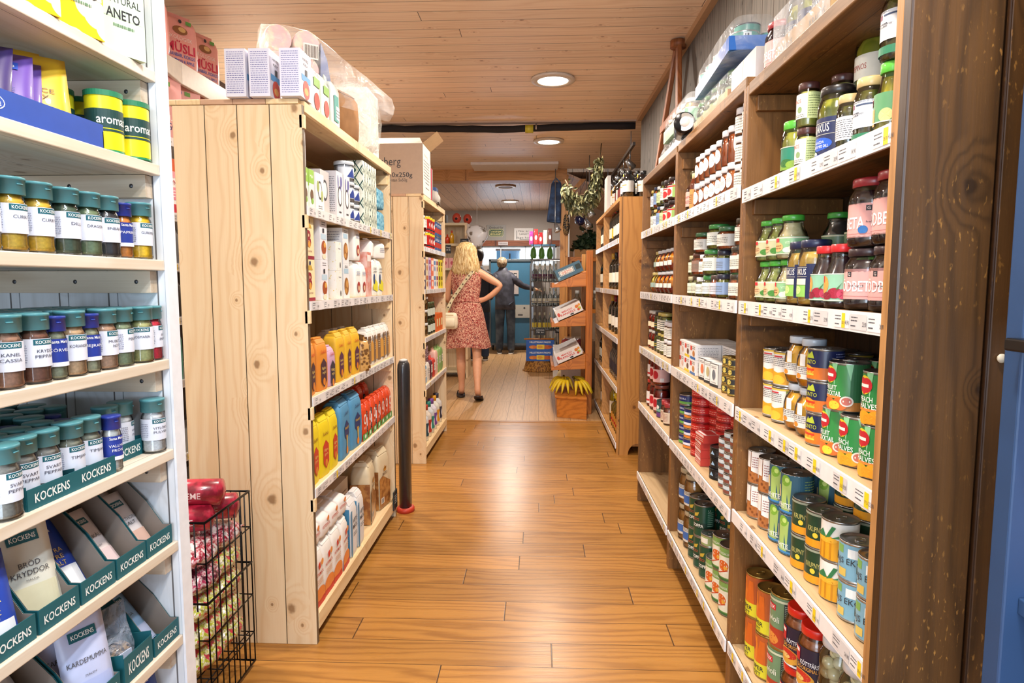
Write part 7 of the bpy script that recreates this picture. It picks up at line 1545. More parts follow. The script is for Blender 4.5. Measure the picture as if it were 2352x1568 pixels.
olb_ = lambda: mk_bottle('cooking_oil_bottle', .042, .27, glassy('pale_glass', '#e9e2a0'), '#f2d81c', '#c8882c', [('r', -.03, -.02, .03, .0, '#b82418')], (.1, .45), filled=oil, shoulder=.6, neck=.34)
for i, y in enumerate([5.05, 5.15, 5.25, 5.35]):
    for t in (0, 1): put('olbb', olb_, (wx0 + .048 + .10 * t, y, .0806), RZ, 'yellow capped cooking oil bottle on the lowest wine shelf, %s, %s' % (rowword(t, 2), ORD[i] + ' bottle' if i else 'first'), 'bottle', 'cooking oil bottles')
put('olt', lambda: mk_bottle('tall_oil_bottle', .038, .36, glassy('pale_glass', '#e9e2a0'), '#f2d81c', '#e2d8c0', [], (.2, .5), filled=oil), (wx0 + .05, 5.52, .0806), RZ, 'tall oil bottle with yellow cap left of the short ones', 'bottle')
for i, y in enumerate([5.95, 6.06, 6.17, 6.28]): put('vin', lambda: mk_bottle('vinegar_bottle', .04, .27, '#241a14', '#c81c1c', '#d8d4c8'), (wx0 + .048, y, .0806), RZ, 'dark vinegar bottle with red cap, ' + (ORD[i] + ' from near end' if i else 'nearest'), 'bottle', 'red capped vinegar bottles')
# ================= people =================
def skin(name, chains, mat, parent=None, sub=2, root=0):
    """chains: lists of (x,y,z,r); a string key joins to an earlier point"""
    bm = bmesh.new(); lay = bm.verts.layers.skin.verify(); pts = {}; first = True
    for ch in chains:
        prev = None
        for p in ch:
            if isinstance(p, str): v = pts[p]
            else:
                v = bm.verts.new(p[:3]); v[lay].radius = (p[3], p[4] if len(p) > 4 and not isinstance(p[4], str) else p[3])
                if isinstance(p[-1], str): pts[p[-1]] = v
                if first: v[lay].use_root = True; first = False
            if prev is not None: bm.edges.new((prev, v))
            prev = v
    me = bpy.data.meshes.new(name); bm.to_mesh(me); bm.free(); me.materials.append(mat)
    o = bpy.data.objects.new(name, me); COL.objects.link(o)
    m = o.modifiers.new('skin', 'SKIN'); m.use_smooth_shade = True
    s = o.modifiers.new('subd', 'SUBSURF'); s.levels = sub; s.render_levels = sub
    if parent: o.parent = parent
    return o
def hand(pw, d, s=1.0, up=(0, 0, 1)):
    """finger chains from the wrist key"""
    d = Vector(d).normalized(); u = Vector(up); side = d.cross(u).normalized(); u = side.cross(d).normalized(); w = Vector(pw); out = []
    palm = w + d * .075 * s
    out.append(['wr', tuple(w + d * .035 * s) + (.022 * s, .030 * s), tuple(palm) + (.018 * s, .034 * s, 'palm')])
    for i, (o_, L) in enumerate([(-.027, .068), (-.009, .078), (.010, .074), (.027, .058)]):
        a = palm + side * o_ * s; out.append(['palm', tuple(a + d * .02 * s) + (.0088 * s,), tuple(a + d * (.02 + L * .5) * s - u * .006 * s) + (.0085 * s,), tuple(a + d * (.02 + L * .95) * s - u * .02 * s) + (.0072 * s,)])
    return out
SK = M('#dba07c', .5, var=.06); SKD = M('#c08a68', .5)
# ---- woman in the patterned dress ----
W0 = empty('person', (-.79, 6.95, 0)); tag(W0, 'woman seen from behind in a red patterned dress, hand on hip', 'person')
body = [[(0, 0, 1.0, .13, .10, 'pel'), (0, .01, 1.12, .115, .09), (0, .01, 1.25, .13, .095), (0, 0, 1.36, .125, .08, 'chest'), (0, 0, 1.43, .055, 'neck'), (0, .015, 1.49, .048), (0, .02, 1.545, .075, .085), (0, .02, 1.61, .078, .092), (0, .01, 1.66, .05)],
        ['chest', (-.145, 0, 1.385, .050), (-.195, .01, 1.25, .043), (-.215, .03, 1.10, .038), (-.20, .14, 1.07, .034), (-.17, .23, 1.12, .026)],
        ['chest', (.145, 0, 1.385, .050), (.26, -.01, 1.315, .045), (.385, -.02, 1.245, .038), (.29, -.01, 1.15, .034), (.20, .0, 1.095, .027, 'wr')],
        ['pel', (-.085, 0, .90, .095), (-.085, .04, .72, .075), (-.075, .09, .50, .052), (-.070, .07, .36, .056), (-.070, .11, .16, .036), (-.072, .11, .075, .036), (-.085, .20, .035, .030), (-.09, .26, .025, .024)],
        ['pel', (.085, 0, .90, .095), (.105, -.03, .70, .072), (.120, -.06, .50, .052), (.125, -.10, .37, .056), (.135, -.19, .19, .035), (.140, -.22, .115, .036), (.142, -.14, .055, .030), (.143, -.09, .035, .025)]]
body += hand((.20, .0, 1.095), (-1, .12, -.25), 1.0, (0, -1, .2))
skin('body', body, SK, W0)
def dressmat():
    t = NT('red_leaf_print'); v = t.obj(); n = t.noise(v, 62, 3, 1.5); n2 = t.noise(v, 95, 2, .5)
    c = t.mix(t.sstep(n, .47, .53), hexc('#97362f'), hexc('#d9a88e')); c = t.mix(t.sstep(n2, .58, .63), c, hexc('#5f1f26'))
    t.put(t.b.inputs['Base Color'], c); t.b.inputs['Roughness'].default_value = .8; return t.m
DR = dressmat(); b = MB()
vs = []; fs = []; n = 48
secs = [(0, 0, 1.435, .070, .062, 0), (0, 0, 1.420, .125, .085, 0), (0, 0, 1.385, .172, .105, 0), (0, 0, 1.33, .168, .112, 0), (0, 0, 1.24, .163, .113, 0), (0, .01, 1.12, .142, .105, 0), (0, .005, 1.06, .152, .115, .004), (0, 0, .95, .185, .135, .008), (.005, 0, .80, .208, .150, .014), (.01, 0, .68, .226, .162, .018), (.015, 0, .575, .240, .172, .022)]
for cx, cy, z, rx, ry, w_ in secs:
    for k in range(n):
        a = 2 * pi * k / n; j = 1 + w_ * 2.2 * sin(a * 7 + z * 2) + w_ * 1.2 * sin(a * 11)
        vs.append((cx + rx * j * cos(a), cy + ry * j * sin(a), z + (.012 * sin(a * 3) if z < .6 else 0)))
for i in range(len(secs) - 1):
    for k in range(n): fs.append((i * n + k, (i + 1) * n + k, (i + 1) * n + (k + 1) % n, i * n + (k + 1) % n))
b.add(vs, fs, DR, True); b.build('dress', W0)
MB().tube([(.152 * cos(a), .005 + .113 * sin(a), 1.075 + .004 * sin(3 * a)) for a in [2 * pi * k / 36 for k in range(36)]], .006, DR, 8, close=True).build('waist_seam', W0)
# hair: layered locks round the head
hm = two('blonde_hair', '#b88f50', '#e9d3a0', 26, .5, .35, .65, .2, 'noise', None, (5, 5, .6))
b = MB(); n = 44; vs = []; fs = []
secs = [(0, .01, 1.715, .03, .03), (0, .005, 1.70, .070, .075), (0, .0, 1.66, .103, .110), (0, -.005, 1.60, .117, .118), (0, -.012, 1.54, .128, .115), (.0, -.02, 1.48, .140, .108), (.0, -.03, 1.43, .150, .098), (.0, -.035, 1.39, .140, .080), (.005, -.04, 1.355, .105, .055)]
for i, (cx, cy, z, rx, ry) in enumerate(secs):
    for k in range(n):
        a = 2 * pi * k / n; w_ = min(1, i / 5) * .06; j = 1 + w_ * sin(a * 9 + z * 22) + w_ * .7 * sin(a * 17 - z * 35)
        y = cy + ry * j * sin(a)
        if sin(a) > .5 and z < 1.64: y = cy + ry * .35
        vs.append((cx + rx * j * cos(a), y, z + (.012 * sin(a * 8) if i > 6 else 0)))
for i in range(len(secs) - 1):
    for k in range(n): fs.append((i * n + k, (i + 1) * n + k, (i + 1) * n + (k + 1) % n, i * n + (k + 1) % n))
fs.append(tuple(range(n))); fs.append(tuple(reversed(range((len(secs) - 1) * n, len(secs) * n))))
b.add(vs, fs, hm, True); rg = random.Random(2)
for q in range(30):
    a = pi + pi * (q + .5) / 30; x0_, y0_ = .105 * cos(a), .108 * sin(a); ph = rg.uniform(0, 6)
    b.tube([(x0_ * (.9 + .07 * t) + .008 * sin(ph + t * 1.4), y0_ * (1.0 - .01 * t) - .012 + .006 * cos(ph + t * 1.7), 1.66 - .042 * t) for t in range(8 if q % 3 else 9)], [.010, .013, .014, .014, .013, .012, .010, .006, .003][: (8 if q % 3 else 9)], hm, 6)
b.build('hair', W0)
b = MB(); b.sphere((-.03, .108, 1.585), .011, M('#f2f2f2', .3), 10, 8); b.sphere((.03, .108, 1.585), .011, M('#f2f2f2', .3), 10, 8)
b.sphere((-.03, .117, 1.585), .005, M('#3a5a6a', .3), 8, 6); b.sphere((.03, .117, 1.585), .005, M('#3a5a6a', .3), 8, 6); b.build('eyes', W0)
MB().hexa([(-.009, .105, 1.575), (.009, .105, 1.575), (.012, .105, 1.545), (-.012, .105, 1.545), (-.004, .115, 1.578), (.004, .115, 1.578), (.008, .130, 1.548), (-.008, .130, 1.548)], SK).build('nose', W0, bevel=.003)
MB().sphere((0, .106, 1.522), .018, M('#b85a58', .5), 12, 8, (1, .4, .35)).build('mouth', W0)
# flip-flops
FF = M('#2a1e1c', .6)
for s_, (x, y, z, tilt, a) in enumerate([(-.088, .17, .006, 0, .15), (.143, -.13, .02, R(-20), -.05)]):
    b = MB(); b.loft([(0, 0, 0, .046, .125), (0, 0, .014, .048, .128)], FF, 24, sq=.75)
    b.tube([(-.042, .02, .012), (-.03, .06, .045), (0, .085, .040), (.03, .06, .045), (.042, .02, .012)], .007, FF, 6)
    o = b.build('flip_flop', W0, (x, y, z)); o.rotation_euler = (tilt, 0, a)
# bag and strap
CRM = M('#e6d9bc', .5, coat=.2)
bg = empty('shoulder_bag', (-.79 - .16, 6.79, .785)); tag(bg, 'small cream shoulder bag hanging at the left hip of the woman', 'bag')
MB().loft([(0, 0, 0, .070, .032), (0, 0, .012, .082, .040), (0, 0, .06, .088, .043), (0, 0, .13, .084, .040), (0, 0, .165, .072, .032), (0, 0, .172, .05, .02)], CRM, 28, sq=.6).build('bag_body', bg)
MB().loft([(0, -.040, .02, .055, .012), (0, -.044, .04, .060, .014), (0, -.044, .10, .058, .014), (0, -.040, .112, .05, .010)], CRM, 24, sq=.6).build('front_pocket', bg)
MB().tube([(-.08, -.01, .125), (-.04, -.036, .148), (.04, -.036, .148), (.08, -.01, .125)], .0025, M('#b89a4a', .3, .8), 6).build('zip', bg)
b = MB(); P = [(-.04, -.0, .17), (-.02, -.005, .22), (.03, .022, .32), (.10, .030, .42), (.17, .035, .52), (.235, .045, .60), (.26, .10, .640), (.26, .17, .655), (.24, .23, .62)]
for i in range(len(P) - 1):
    a, c = Vector(P[i]), Vector(P[i + 1]); d = (c - a).normalized(); s_ = Vector((d.z, 0, -d.x)).normalized() * .017 if abs(d.y) < .8 else Vector((.017, 0, 0)); nn = Vector((0, -.0025, 0)) if abs(d.y) < .8 else Vector((0, 0, .0025))
    b.hexa([tuple(a - s_), tuple(a + s_), tuple(a + s_ + nn), tuple(a - s_ + nn), tuple(c - s_), tuple(c + s_), tuple(c + s_ + nn), tuple(c - s_ + nn)], M('#c9bb95', .7))
for i in range(1, 6):
    for t in (.1, .55):
        a = Vector(P[i]).lerp(Vector(P[i + 1]), t); b.sphere((a.x, a.y - .004, a.z), .009, M('#5a4a3c', .6), 8, 6, (1, .3, 1))
b.build('strap', bg)

def dressed(loc, label, upper, lower, coat, trouser, hairc, head, coat_chains, leg_chains, feet, hairs, sk=SK, shoe='#d8d4cc'):
    u = empty('person', loc); tag(u, label, 'person')
    skin('body', upper, sk, u); coat_chains(u, coat); skin('trousers', leg_chains, trouser, u)
    b = MB()
    hx, hy, hz = head
    n = 24
    b.loft([(hx, hy - .01, hz - .10, .055, .06), (hx, hy - .015, hz - .05, .085, .095), (hx, hy - .012, hz, .093, .108), (hx, hy - .005, hz + .05, .085, .10), (hx, hy, hz + .085, .055, .065), (hx, hy, hz + .10, .02, .025)] + [], hairc, n)
    for q in hairs: b.sphere(q[:3], q[3], hairc, 10, 8)
    b.build('hair', u)
    for x, y, a in feet:
        o = MB().loft([(0, 0, 0, .045, .13), (0, 0, .025, .047, .132)], M(shoe, .5), 20, sq=.7).loft([(0, 0, .025, .043, .125), (0, -.02, .06, .04, .10), (0, -.06, .10, .035, .05)], M('#3a3430', .7), 20, sq=.8).build('shoe', u, (x, y, 0)); o.rotation_euler = (0, 0, a)
    return u
NV = M('#272c3a', .75, var=.2, vs=14); JK = two('dark_jacket', '#2a2a34', '#3f3f4c', 12, .6, .35, .65)
JE = two('faded_jeans', '#2a3444', '#55606c', 5, .8, .4, .7); JD = two('dark_jeans', '#1e2a40', '#2c3c5c', 6, .8, .4, .7)
def std(arm_l, arm_r, lean=(0, 0), z=1.0, s=1.0):
    lx, ly = lean
    return [[(0, 0, .98, .10, .08, 'pel'), (lx * .3, ly * .3, 1.15, .10, .08), (lx * .7, ly * .7, 1.30, .10, .08), (lx, ly, 1.40, .09, .07, 'chest'), (lx * 1.15, ly * 1.15, 1.50, .055), (lx * 1.25, ly * 1.3, 1.57, .055), (lx * 1.35, ly * 1.4, 1.64, .080, .09), (lx * 1.4, ly * 1.45, 1.71, .075, .085)],
            ['chest'] + arm_l, ['chest'] + arm_r[:-1] + [arm_r[-1][:-1] + ('wr',) if isinstance(arm_r[-1][-1], str) else arm_r[-1] + ('wr',)],
            ['pel', (-.09, 0, .86, .085), (-.10, .02, .5, .055), (-.10, -.02, .10, .04), (-.10, .10, .05, .035)], ['pel', (.09, 0, .86, .085), (.10, .02, .5, .055), (.10, -.02, .10, .04), (.10, .10, .05, .035)]]
def jacket(al, ar, lean):
    def f(u, m):
        lx, ly = lean; b = MB()
        b.loft([(0, 0, .80, .185, .145), (0, 0, .90, .180, .140), (lx * .3, ly * .3, 1.08, .168, .130), (lx * .6, ly * .6, 1.25, .185, .135), (lx, ly, 1.38, .195, .125), (lx, ly, 1.44, .165, .105), (lx * 1.1, ly * 1.1, 1.49, .09, .085), (lx * 1.12, ly * 1.15, 1.54, .075, .078)], m, 28, sq=.85)
        for ch in (al, ar):
            s = 1 if ch[0][0] > 0 else -1; p = [Vector((lx + s * .11, ly, 1.39))] + [Vector(q[:3]) for q in ch]; pts = []; rr = []
            for i in range(len(p) - 1):
                for t in (0, .33, .66): pts.append(p[i].lerp(p[i + 1], t)); rr.append(.082 - .014 * (i + t) + .004 * sin(9 * (i + t)))
            pts.append(p[-1]); rr.append(.040); b.tube(pts, rr, m, 16)
        b.build('jacket', u)
    return f
LEGS = [[(0, 0, .98, .135, .105, 'pel'), (-.09, 0, .86, .105), (-.10, .02, .5, .082), (-.105, -.01, .10, .070), (-.105, -.01, .05, .070)], ['pel', (.09, 0, .86, .105), (.10, .02, .5, .082), (.105, -.01, .10, .070), (.105, -.01, .05, .070)]]
# person partly hidden behind the woman
al = [(-.18, 0, 1.38, .05), (-.22, .03, 1.10, .04), (-.18, .20, 1.02, .028)]; ar = [(.18, 0, 1.38, .05), (.22, .03, 1.10, .04), (.18, .20, 1.02, .028)]
u1 = std(al, ar); k1 = jacket(al, ar, (0, 0))
dressed((-.985, 10.45, 0), 'dark haired person in a navy jacket and jeans, mostly hidden behind the woman', u1 + hand((.18, .20, 1.02), (0, 1, 0)), None, NV, JD, M('#241a16', .6, var=.2), (0, -.01, 1.72), k1, LEGS, [(-.105, .05, 0), (.105, .05, 0)], [])
# person leaning forward to the right
al = [(-.16, -.02, 1.36, .05), (-.20, .02, 1.12, .04), (-.10, .18, 1.02, .028)]
ar = [(.14, .02, 1.34, .05), (.30, .08, 1.22, .042), (.50, .14, 1.16, .028)]
u2 = std(al, ar, (-.04, .05)); k2 = jacket(al, ar, (-.04, .05))
o = dressed((-.60, 11.42, 0), 'person in a dark jacket and faded jeans reaching right across the counter', u2 + hand((.50, .14, 1.16), (1, .2, -.2)), None, JK, JE, two('grey_fair_hair', '#5a4838', '#a89070', 40, .6, .4, .6), (-.06, .06, 1.63), k2, LEGS, [(-.105, .03, .1), (.105, .03, -.1)], [])
# ================= rear of the shop =================
WN = '#efe9e2'
# pine shelf behind the woman
r = empty('pine_display_shelf', (-1.25, 8.5, 0))
MB().box(-.45, .33, 0, .30, .35, 2.06, W_PINEV).build('back_panel', r); MB().box(.27, 0, 0, .30, .33, 2.06, W_PINEV).build('side_panel', r); MB().box(-.45, 0, 0, -.42, .33, 2.06, W_PINEV).build('side_panel', r)
for z in (2.06, 1.79, 1.47, 1.12, .80, .50, .10): MB().box(-.42, 0, z - .03, .27, .33, z, M('#d9c8a4', .5)).build('shelf_board', r)
tag(r, 'tall open pine shelf standing behind the woman', 'shelving unit')
for i, (x, z, c, h) in enumerate([(-1.16, 1.79, '#e0a41c', .17), (-1.22, 1.79, '#d8401c', .12), (-1.28, 1.79, '#c8a83a', .15)]):
    put('sb%d' % i, (lambda c=c, h=h: mk_bottle('sauce_bottle', .03, h, c, '#c83a1c', None)), (x, 8.56, z + .0005), 0, ['amber bottle on the pine shelf beyond the second unit', 'short red bottle on the pine shelf', 'mustard coloured bottle on the pine shelf'][i], 'bottle')
for i in range(4): put('pkb', lambda: mk_box('pink_gift_box', .085, .08, .13, '#e8a8a4', [('d', 0, 0, .02, .025, '#c84a5a')]), (-1.25 + .09 * i, 8.54, 1.4705), 0, 'pink box on the pine shelf behind the woman, ' + colword(i, 4), 'box', 'pink gift boxes')
for i in range(3): put('drkb', lambda: mk_box('dark_box', .09, .08, .16, '#3a2c24', [('d', 0, .02, .02, .02, '#c8a05a')]), (-1.24 + .10 * i, 8.54, 1.1205), 0, 'dark chocolate box on the pine shelf, ' + colword(i, 3), 'box', 'dark boxes')
for i in range(3): put('orgb', lambda: mk_box('orange_box', .09, .08, .10, '#e0762c', [('r', -.03, -.02, .03, .02, '#f2e0c0')]), (-1.24 + .10 * i, 8.54, .8005), 0, 'orange box low on the pine shelf, ' + colword(i, 3), 'box', 'orange boxes')
BLK = M('#15171a', .5)
def slate(nm, loc, w, h, txt, label, rz=0, peg=.1):
    r = empty(nm, loc); r.rotation_euler = (0, 0, rz); b = MB(); b.box(-w / 2, 0, 0, w / 2, .006, h, BLK)
    b.art([('t', 0, h * (.72 - .3 * i) - h / 2, h * .17, t, '#e9ecec', w * .8) for i, t in enumerate(txt)], flat((0, 0, h / 2), (1, 0, 0), (0, 0, 1), (0, -1, 0))); b.build('sign_plate', r, bevel=.001)
    if peg: MB().tube([(0, .003, 0), (0, .003, -peg)], .006, BLK, 6).build('stake', r)
    return tag(r, label, 'sign')
slate('slate_sign', (-.985, 8.493, 1.765), .11, .085, ['A', 'PUSTER'], 'small black slate sign with chalk lettering at the shelf corner', peg=.0)
slate('slate_sign', (-1.20, 8.493, 1.66), .07, .11, ['Mango', '35'], 'narrow black slate label hanging below the top pine shelf', peg=.0)
# hanging bag of flattened foil
r = empty('hanging_sack', (-.79, 8.2, 1.70)); wm = two('patterned_white_bag', '#d9d9dc', '#6f675c', 10, .35, .52, .62, .3, 'noise')
MB().loft([(.02, 0, 0, .03, .03), (.0, 0, .06, .07, .05), (.01, 0, .14, .12, .07), (.0, 0, .22, .14, .07), (-.01, 0, .28, .10, .04), (0, 0, .30, .02, .02)], wm, 26, sq=.9).build('sack_body', r)
MB().tube([(0, 0, .30), (0, 0, .972)], .003, M('#cccccc', .5), 5).build('cord', r)
tag(r, 'white patterned plastic sack hanging above the woman', 'sack')
for i, x in enumerate([-1.03, -.90]):
    r = empty('red_lantern', (x + .02 * i, 8.62, 2.0605) if i == 0 else (-.985, 8.75, 2.0605)); r.location.x = -1.10 + .13 * i; MB().sphere((0, 0, .07), .06, M('#d0503c', .45), 16, 10, (1, 1, 1.15)).build('lantern_body', r)
    MB().sphere((0, -.055, .06), .018, M('#1c1414', .6), 10, 8, (1, .5, 1)).build('opening', r); tag(r, 'red round lantern on top of the pine shelf, ' + ('left', 'right')[i] + ' one', 'lantern', 'red lanterns')
tag(MB().box(-.09, -.08, 0, .09, .08, .11, M('#3a2e28', .7)).build('dark_crate', loc=(-1.32, 8.62, 2.061)), 'dark crate on top of the pine shelf beside the lanterns', 'crate')
# signs on the back wall
def wsign(nm, loc, w, h, bg, arts, label):
    r = empty(nm, loc); MB().box(-w / 2, 0, 0, w / 2, .02, h, M(bg, .5)).art(arts, flat((0, 0, h / 2), (1, 0, 0), (0, 0, 1), (0, -1, 0)), .0015).build('sign_board', r, bevel=.002); tag(r, label, 'sign')
oc = lambda w, h: [(-w, -h * .5), (-w * .8, -h), (w * .8, -h), (w, -h * .5), (w, h * .5), (w * .8, h), (-w * .8, h), (-w, h * .5)]
wsign('wall_sign', (-.835, YE - .025, 2.09), .37, .30, '#86827e', [('t', 0, .098, .042, 'Ombud för', '#1c1c1e', .28, .01), ('p', oc(.145, .075), '#d8cf9a'), ('p', oc(.140, .070), '#0f3f26'), ('p', oc(.125, .060), '#d8cf9a'), ('p', oc(.121, .056), '#0f3f26'), ('t', 0, .020, .030, 'SYSTEM', '#e2d48a', .19, .014), ('t', 0, -.026, .030, 'BOLAGET', '#e2d48a', .21, .014)], 'grey sign with a green and gold plaque on the back wall')
wsign('whiteboard_note', (-.30, YE - .025, 2.075), .37, .25, '#cfcac8', [('t', -.0, .07, .035, 'När är', '#2a2a2e', .20), ('t', .01, .015, .035, 'LAGET', '#2a2a2e', .18), ('t', .0, -.055, .035, 'läge här', '#2a2a2e', .26), ('r', -.14, -.09, -.13, .08, '#2a2a2e'), ('r', -.08, -.095, .12, -.088, '#2a2a2e')], 'white handwritten note board beside the green plaque sign')
wsign('small_notice', (-.70, YE - .06, 1.995), .19, .07, '#b9aeb0', [('t', 0, 0, .026, 'Välkommen', '#3a3436', .15)], 'small pale notice on the reddish trim above the far window')
# blue insulated roll cabinet
r = empty('blue_roll_cabinet', (-.52, 11.95, 0)); BC = M('#2f607c', .5); BG = M('#5b6266', .4, .6)
MB().box(-.40, .02, .13, .40, .40, 1.66, BC).build('cabinet_body', r, bevel=.01)
for a in ((-.41, 0, .10, -.375, .42, 1.70), (.375, 0, .10, .41, .42, 1.70)): MB().box(*a, BG).build('frame_post', r, bevel=.004)
MB().box(-.41, 0, 1.66, .41, .42, 1.71, BG).build('top_frame', r, bevel=.004); MB().box(-.40, .0, .10, .40, .40, .14, BG).build('bottom_frame', r)
MB().box(-.12, .0, 1.06, .14, .018, 1.50, M('#a89c98', .6)).art([('t', 0, -.1, .03, 'Till', '#6a6462', .08), ('r', .05, .1, .11, .17, '#3a3a3a'), ('r', .058, .12, .102, .15, '#b8b0ac')], flat((0, 0, 1.28), (1, 0, 0), (0, 0, 1), (0, -1, 0)), .001).build('paper_notice', r)
MB().box(.02, -.02, .62, .36, .018, .86, M('#a39d93', .5)).art([('d', .06, .06, .02, .02, '#3a3a3a'), ('r', -.06, -.08, .03, -.05, '#4a4440')], flat((.19, -.02, .74), (1, 0, 0), (0, 0, 1), (0, -1, 0)), .001).build('document_box', r)
for x in (-.36, .36): MB().tube([(x, .1, .055), (x + .03, .1, .055)], .05, M('#1c1c1e', .5), 14).build('caster', r); MB().box(x - .0, .08, .05, x + .03, .12, .12, BG).build('caster_fork', r)
tag(r, 'blue roll cabinet with paper notice beneath the far serving window', 'cabinet')
# roll cage with bottles
r = empty('roll_cage', (.13, 10.3, 0)); CG = M('#9a9ea2', .3, .8)
for z in (.16, 1.63): MB().tube([(-.26, -.3, z), (.26, -.3, z), (.26, .3, z), (-.26, .3, z)], .012, CG, 8, close=True).build('frame_ring', r)
MB().tube([(-.26, -.3, .12), (-.26, -.3, 1.55), (-.22, -.3, 1.63), (.22, -.3, 1.63), (.26, -.3, 1.55), (.26, -.3, .12)], .014, CG, 8).build('front_hoop', r)
for z in (.55, .98, 1.36): MB().tube([(-.26, -.3, z), (.26, -.3, z)], .007, CG, 6).build('cross_bar', r)
b = MB()
for i in range(1, 9): b.tube([(-.26 + .058 * i, -.3, .15), (-.26 + .058 * i, -.3, 1.62)], .004, CG, 5)
b.build('front_grid', r)
for z in (.16, .52, .90, 1.28): MB().box(-.25, -.28, z, .25, .28, z + .015, M('#6a6258', .7)).build('shelf_board', r)
for x in (-.22, .22): MB().tube([(x - .015, -.24, .05), (x + .015, -.24, .05)], .05, M('#1c1c1e', .5), 14).build('caster', r); MB().box(x - .015, -.26, .05, x + .015, -.22, .16, CG).build('caster_fork', r)
tag(r, 'steel roll cage of clear bottles beyond the fruit stand', 'roll cage')
clr = lambda lc: (lambda: mk_bottle('clear_bottle', .036, .27, glassy('bottle_glass', '#dfe8e8', .2), '#c9c4a8', lc, [], (.15, .42), shoulder=.55, neck=.36, seg=14))
for j, (z, lc, cn) in enumerate([(.175, '#d8c24a', 'yellow labelled'), (.535, '#e0c84a', 'lemon labelled'), (.915, '#e9e4cc', 'cream labelled'), (1.295, '#6a3a5a', 'plum labelled')]):
    for i in range(6): put('cl%d' % j, clr(lc), (-.07 + .082 * i, 10.08, z + .001), 0, '%s clear bottle in the roll cage, %s' % (cn, colword(i, 6)), 'bottle', 'clear bottles in the roll cage')
for i in range(3): put('gph', lambda: (lambda u: (MB().loft([(0, 0, 0, .035, .035), (0, 0, .05, .05, .05), (0, 0, .14, .04, .04), (0, 0, .19, .015, .015)], M('#5f9a44', .35), 14).build('net_body', u), MB().tube([(0, 0, .18), (0, 0, .24)], .006, M('#8a2a3a', .5), 6).build('tie', u), u)[-1])(empty('green_net_bag')), (-.09 + .13 * i, 10.2, 1.648), 0, 'green net bag on the roll cage, ' + colword(i, 3), 'net bag', 'green net bags')
# red goods on the counter shelf right of the note
r = empty('counter_rack', (.05, 11.6, 0)); MB().box(-.19, -.1, 1.93, .24, .15, 1.95, BC).build('shelf_board', r); MB().box(-.19, .1, 0, -.15, .14, 1.93, CG).build('post', r); MB().box(.20, .1, 0, .24, .14, 1.93, CG).build('post', r)
tag(r, 'narrow rack holding sweets in front of the back wall', 'rack')
for i, (c, h) in enumerate([('#8a2a6a', .22), ('#c82a2c', .26), ('#b01c24', .20), ('#d8c8b8', .24), ('#5a3a34', .27)]):
    put('rg%d' % i, (lambda c=c, h=h: mk_bag('sweet_packet', .075, .06, h, c, [('d', 0, 0, .02, .04, '#efe4dc')], crimp=True, rough=.3)), (-.14 + .083 * i, 11.52, 1.951), 0, ['purple', 'bright red', 'dark red', 'cream', 'brown'][i] + ' sweet packet on the narrow rack', 'packet')
# rear pine shelves right of the post
r = empty('produce_table', (.62, 8.42, 0)); MB().box(-.25, -.1, 1.55, .55, .35, 1.605, W_ORX).build('shelf_board', r); MB().box(-.25, -.1, .88, .55, .35, .93, W_ORX).build('shelf_board', r)
for x in (-.25, .50): MB().box(x, .28, 0, x + .05, .33, 1.55, W_OR).build('leg', r); MB().box(x, -.1, 0, x + .05, -.05, 1.55, W_OR).build('leg', r)
tag(r, 'pine produce stand behind the wine shelving', 'stand')
tag(MB().box(-.18, -.14, 0, .18, .14, .10, M('#a87a44', .7)).build('wooden_tray', loc=(.64, 8.56, 1.606)), 'shallow wooden tray of dark greens on the produce stand', 'tray')
def leafheap(nm, c1, n, sc, seed, leaf=(.05, .02)):
    rg = random.Random(seed); b = MB(); m = M(c1, .5, var=.3, vs=12)
    for i in range(n):
        a = rg.uniform(0, 2 * pi); rr = math.sqrt(rg.random()); x, y = sc[0] * rr * cos(a), sc[1] * rr * sin(a); z = sc[2] * rg.random() * (1.15 - rr)
        d = Vector((rg.uniform(-1, 1), rg.uniform(-1, 1), rg.uniform(-.3, 1))).normalized(); s_ = d.cross(Vector((.3, .5, .8))).normalized(); nn = d.cross(s_)
        L, w_ = leaf[0] * rg.uniform(.7, 1.3), leaf[1] * rg.uniform(.7, 1.3); p = Vector((x, y, z)); q = p + d * L
        b.add([p, p + d * L * .5 + s_ * w_ + nn * .004, q, p + d * L * .5 - s_ * w_ + nn * .004, p + d * L * .5 - nn * .006], [(0, 1, 4), (1, 2, 4), (2, 3, 4), (3, 0, 4)], m)
    return b
tag(leafheap('x', '#2c3f26', 420, (.18, .14, .30), 3, (.09, .035)).build('dark_greens', loc=(.64, 8.56, 1.70)), 'heap of dark leafy greens in the wooden tray', 'greens', kind='stuff')
# spare glass vases on the rear shelf
for i in range(3): put('gv', lambda: mk_bottle('glass_vase', .05, .24, glassy('bottle_glass', '#dfe8e8', .2), '#cfd4d4', None, shoulder=.5, neck=.5), (.50 + .12 * i, 8.42, .931), 0, 'clear glass carafe on the lower produce stand shelf, ' + colword(i, 3), 'carafe', 'clear carafes')
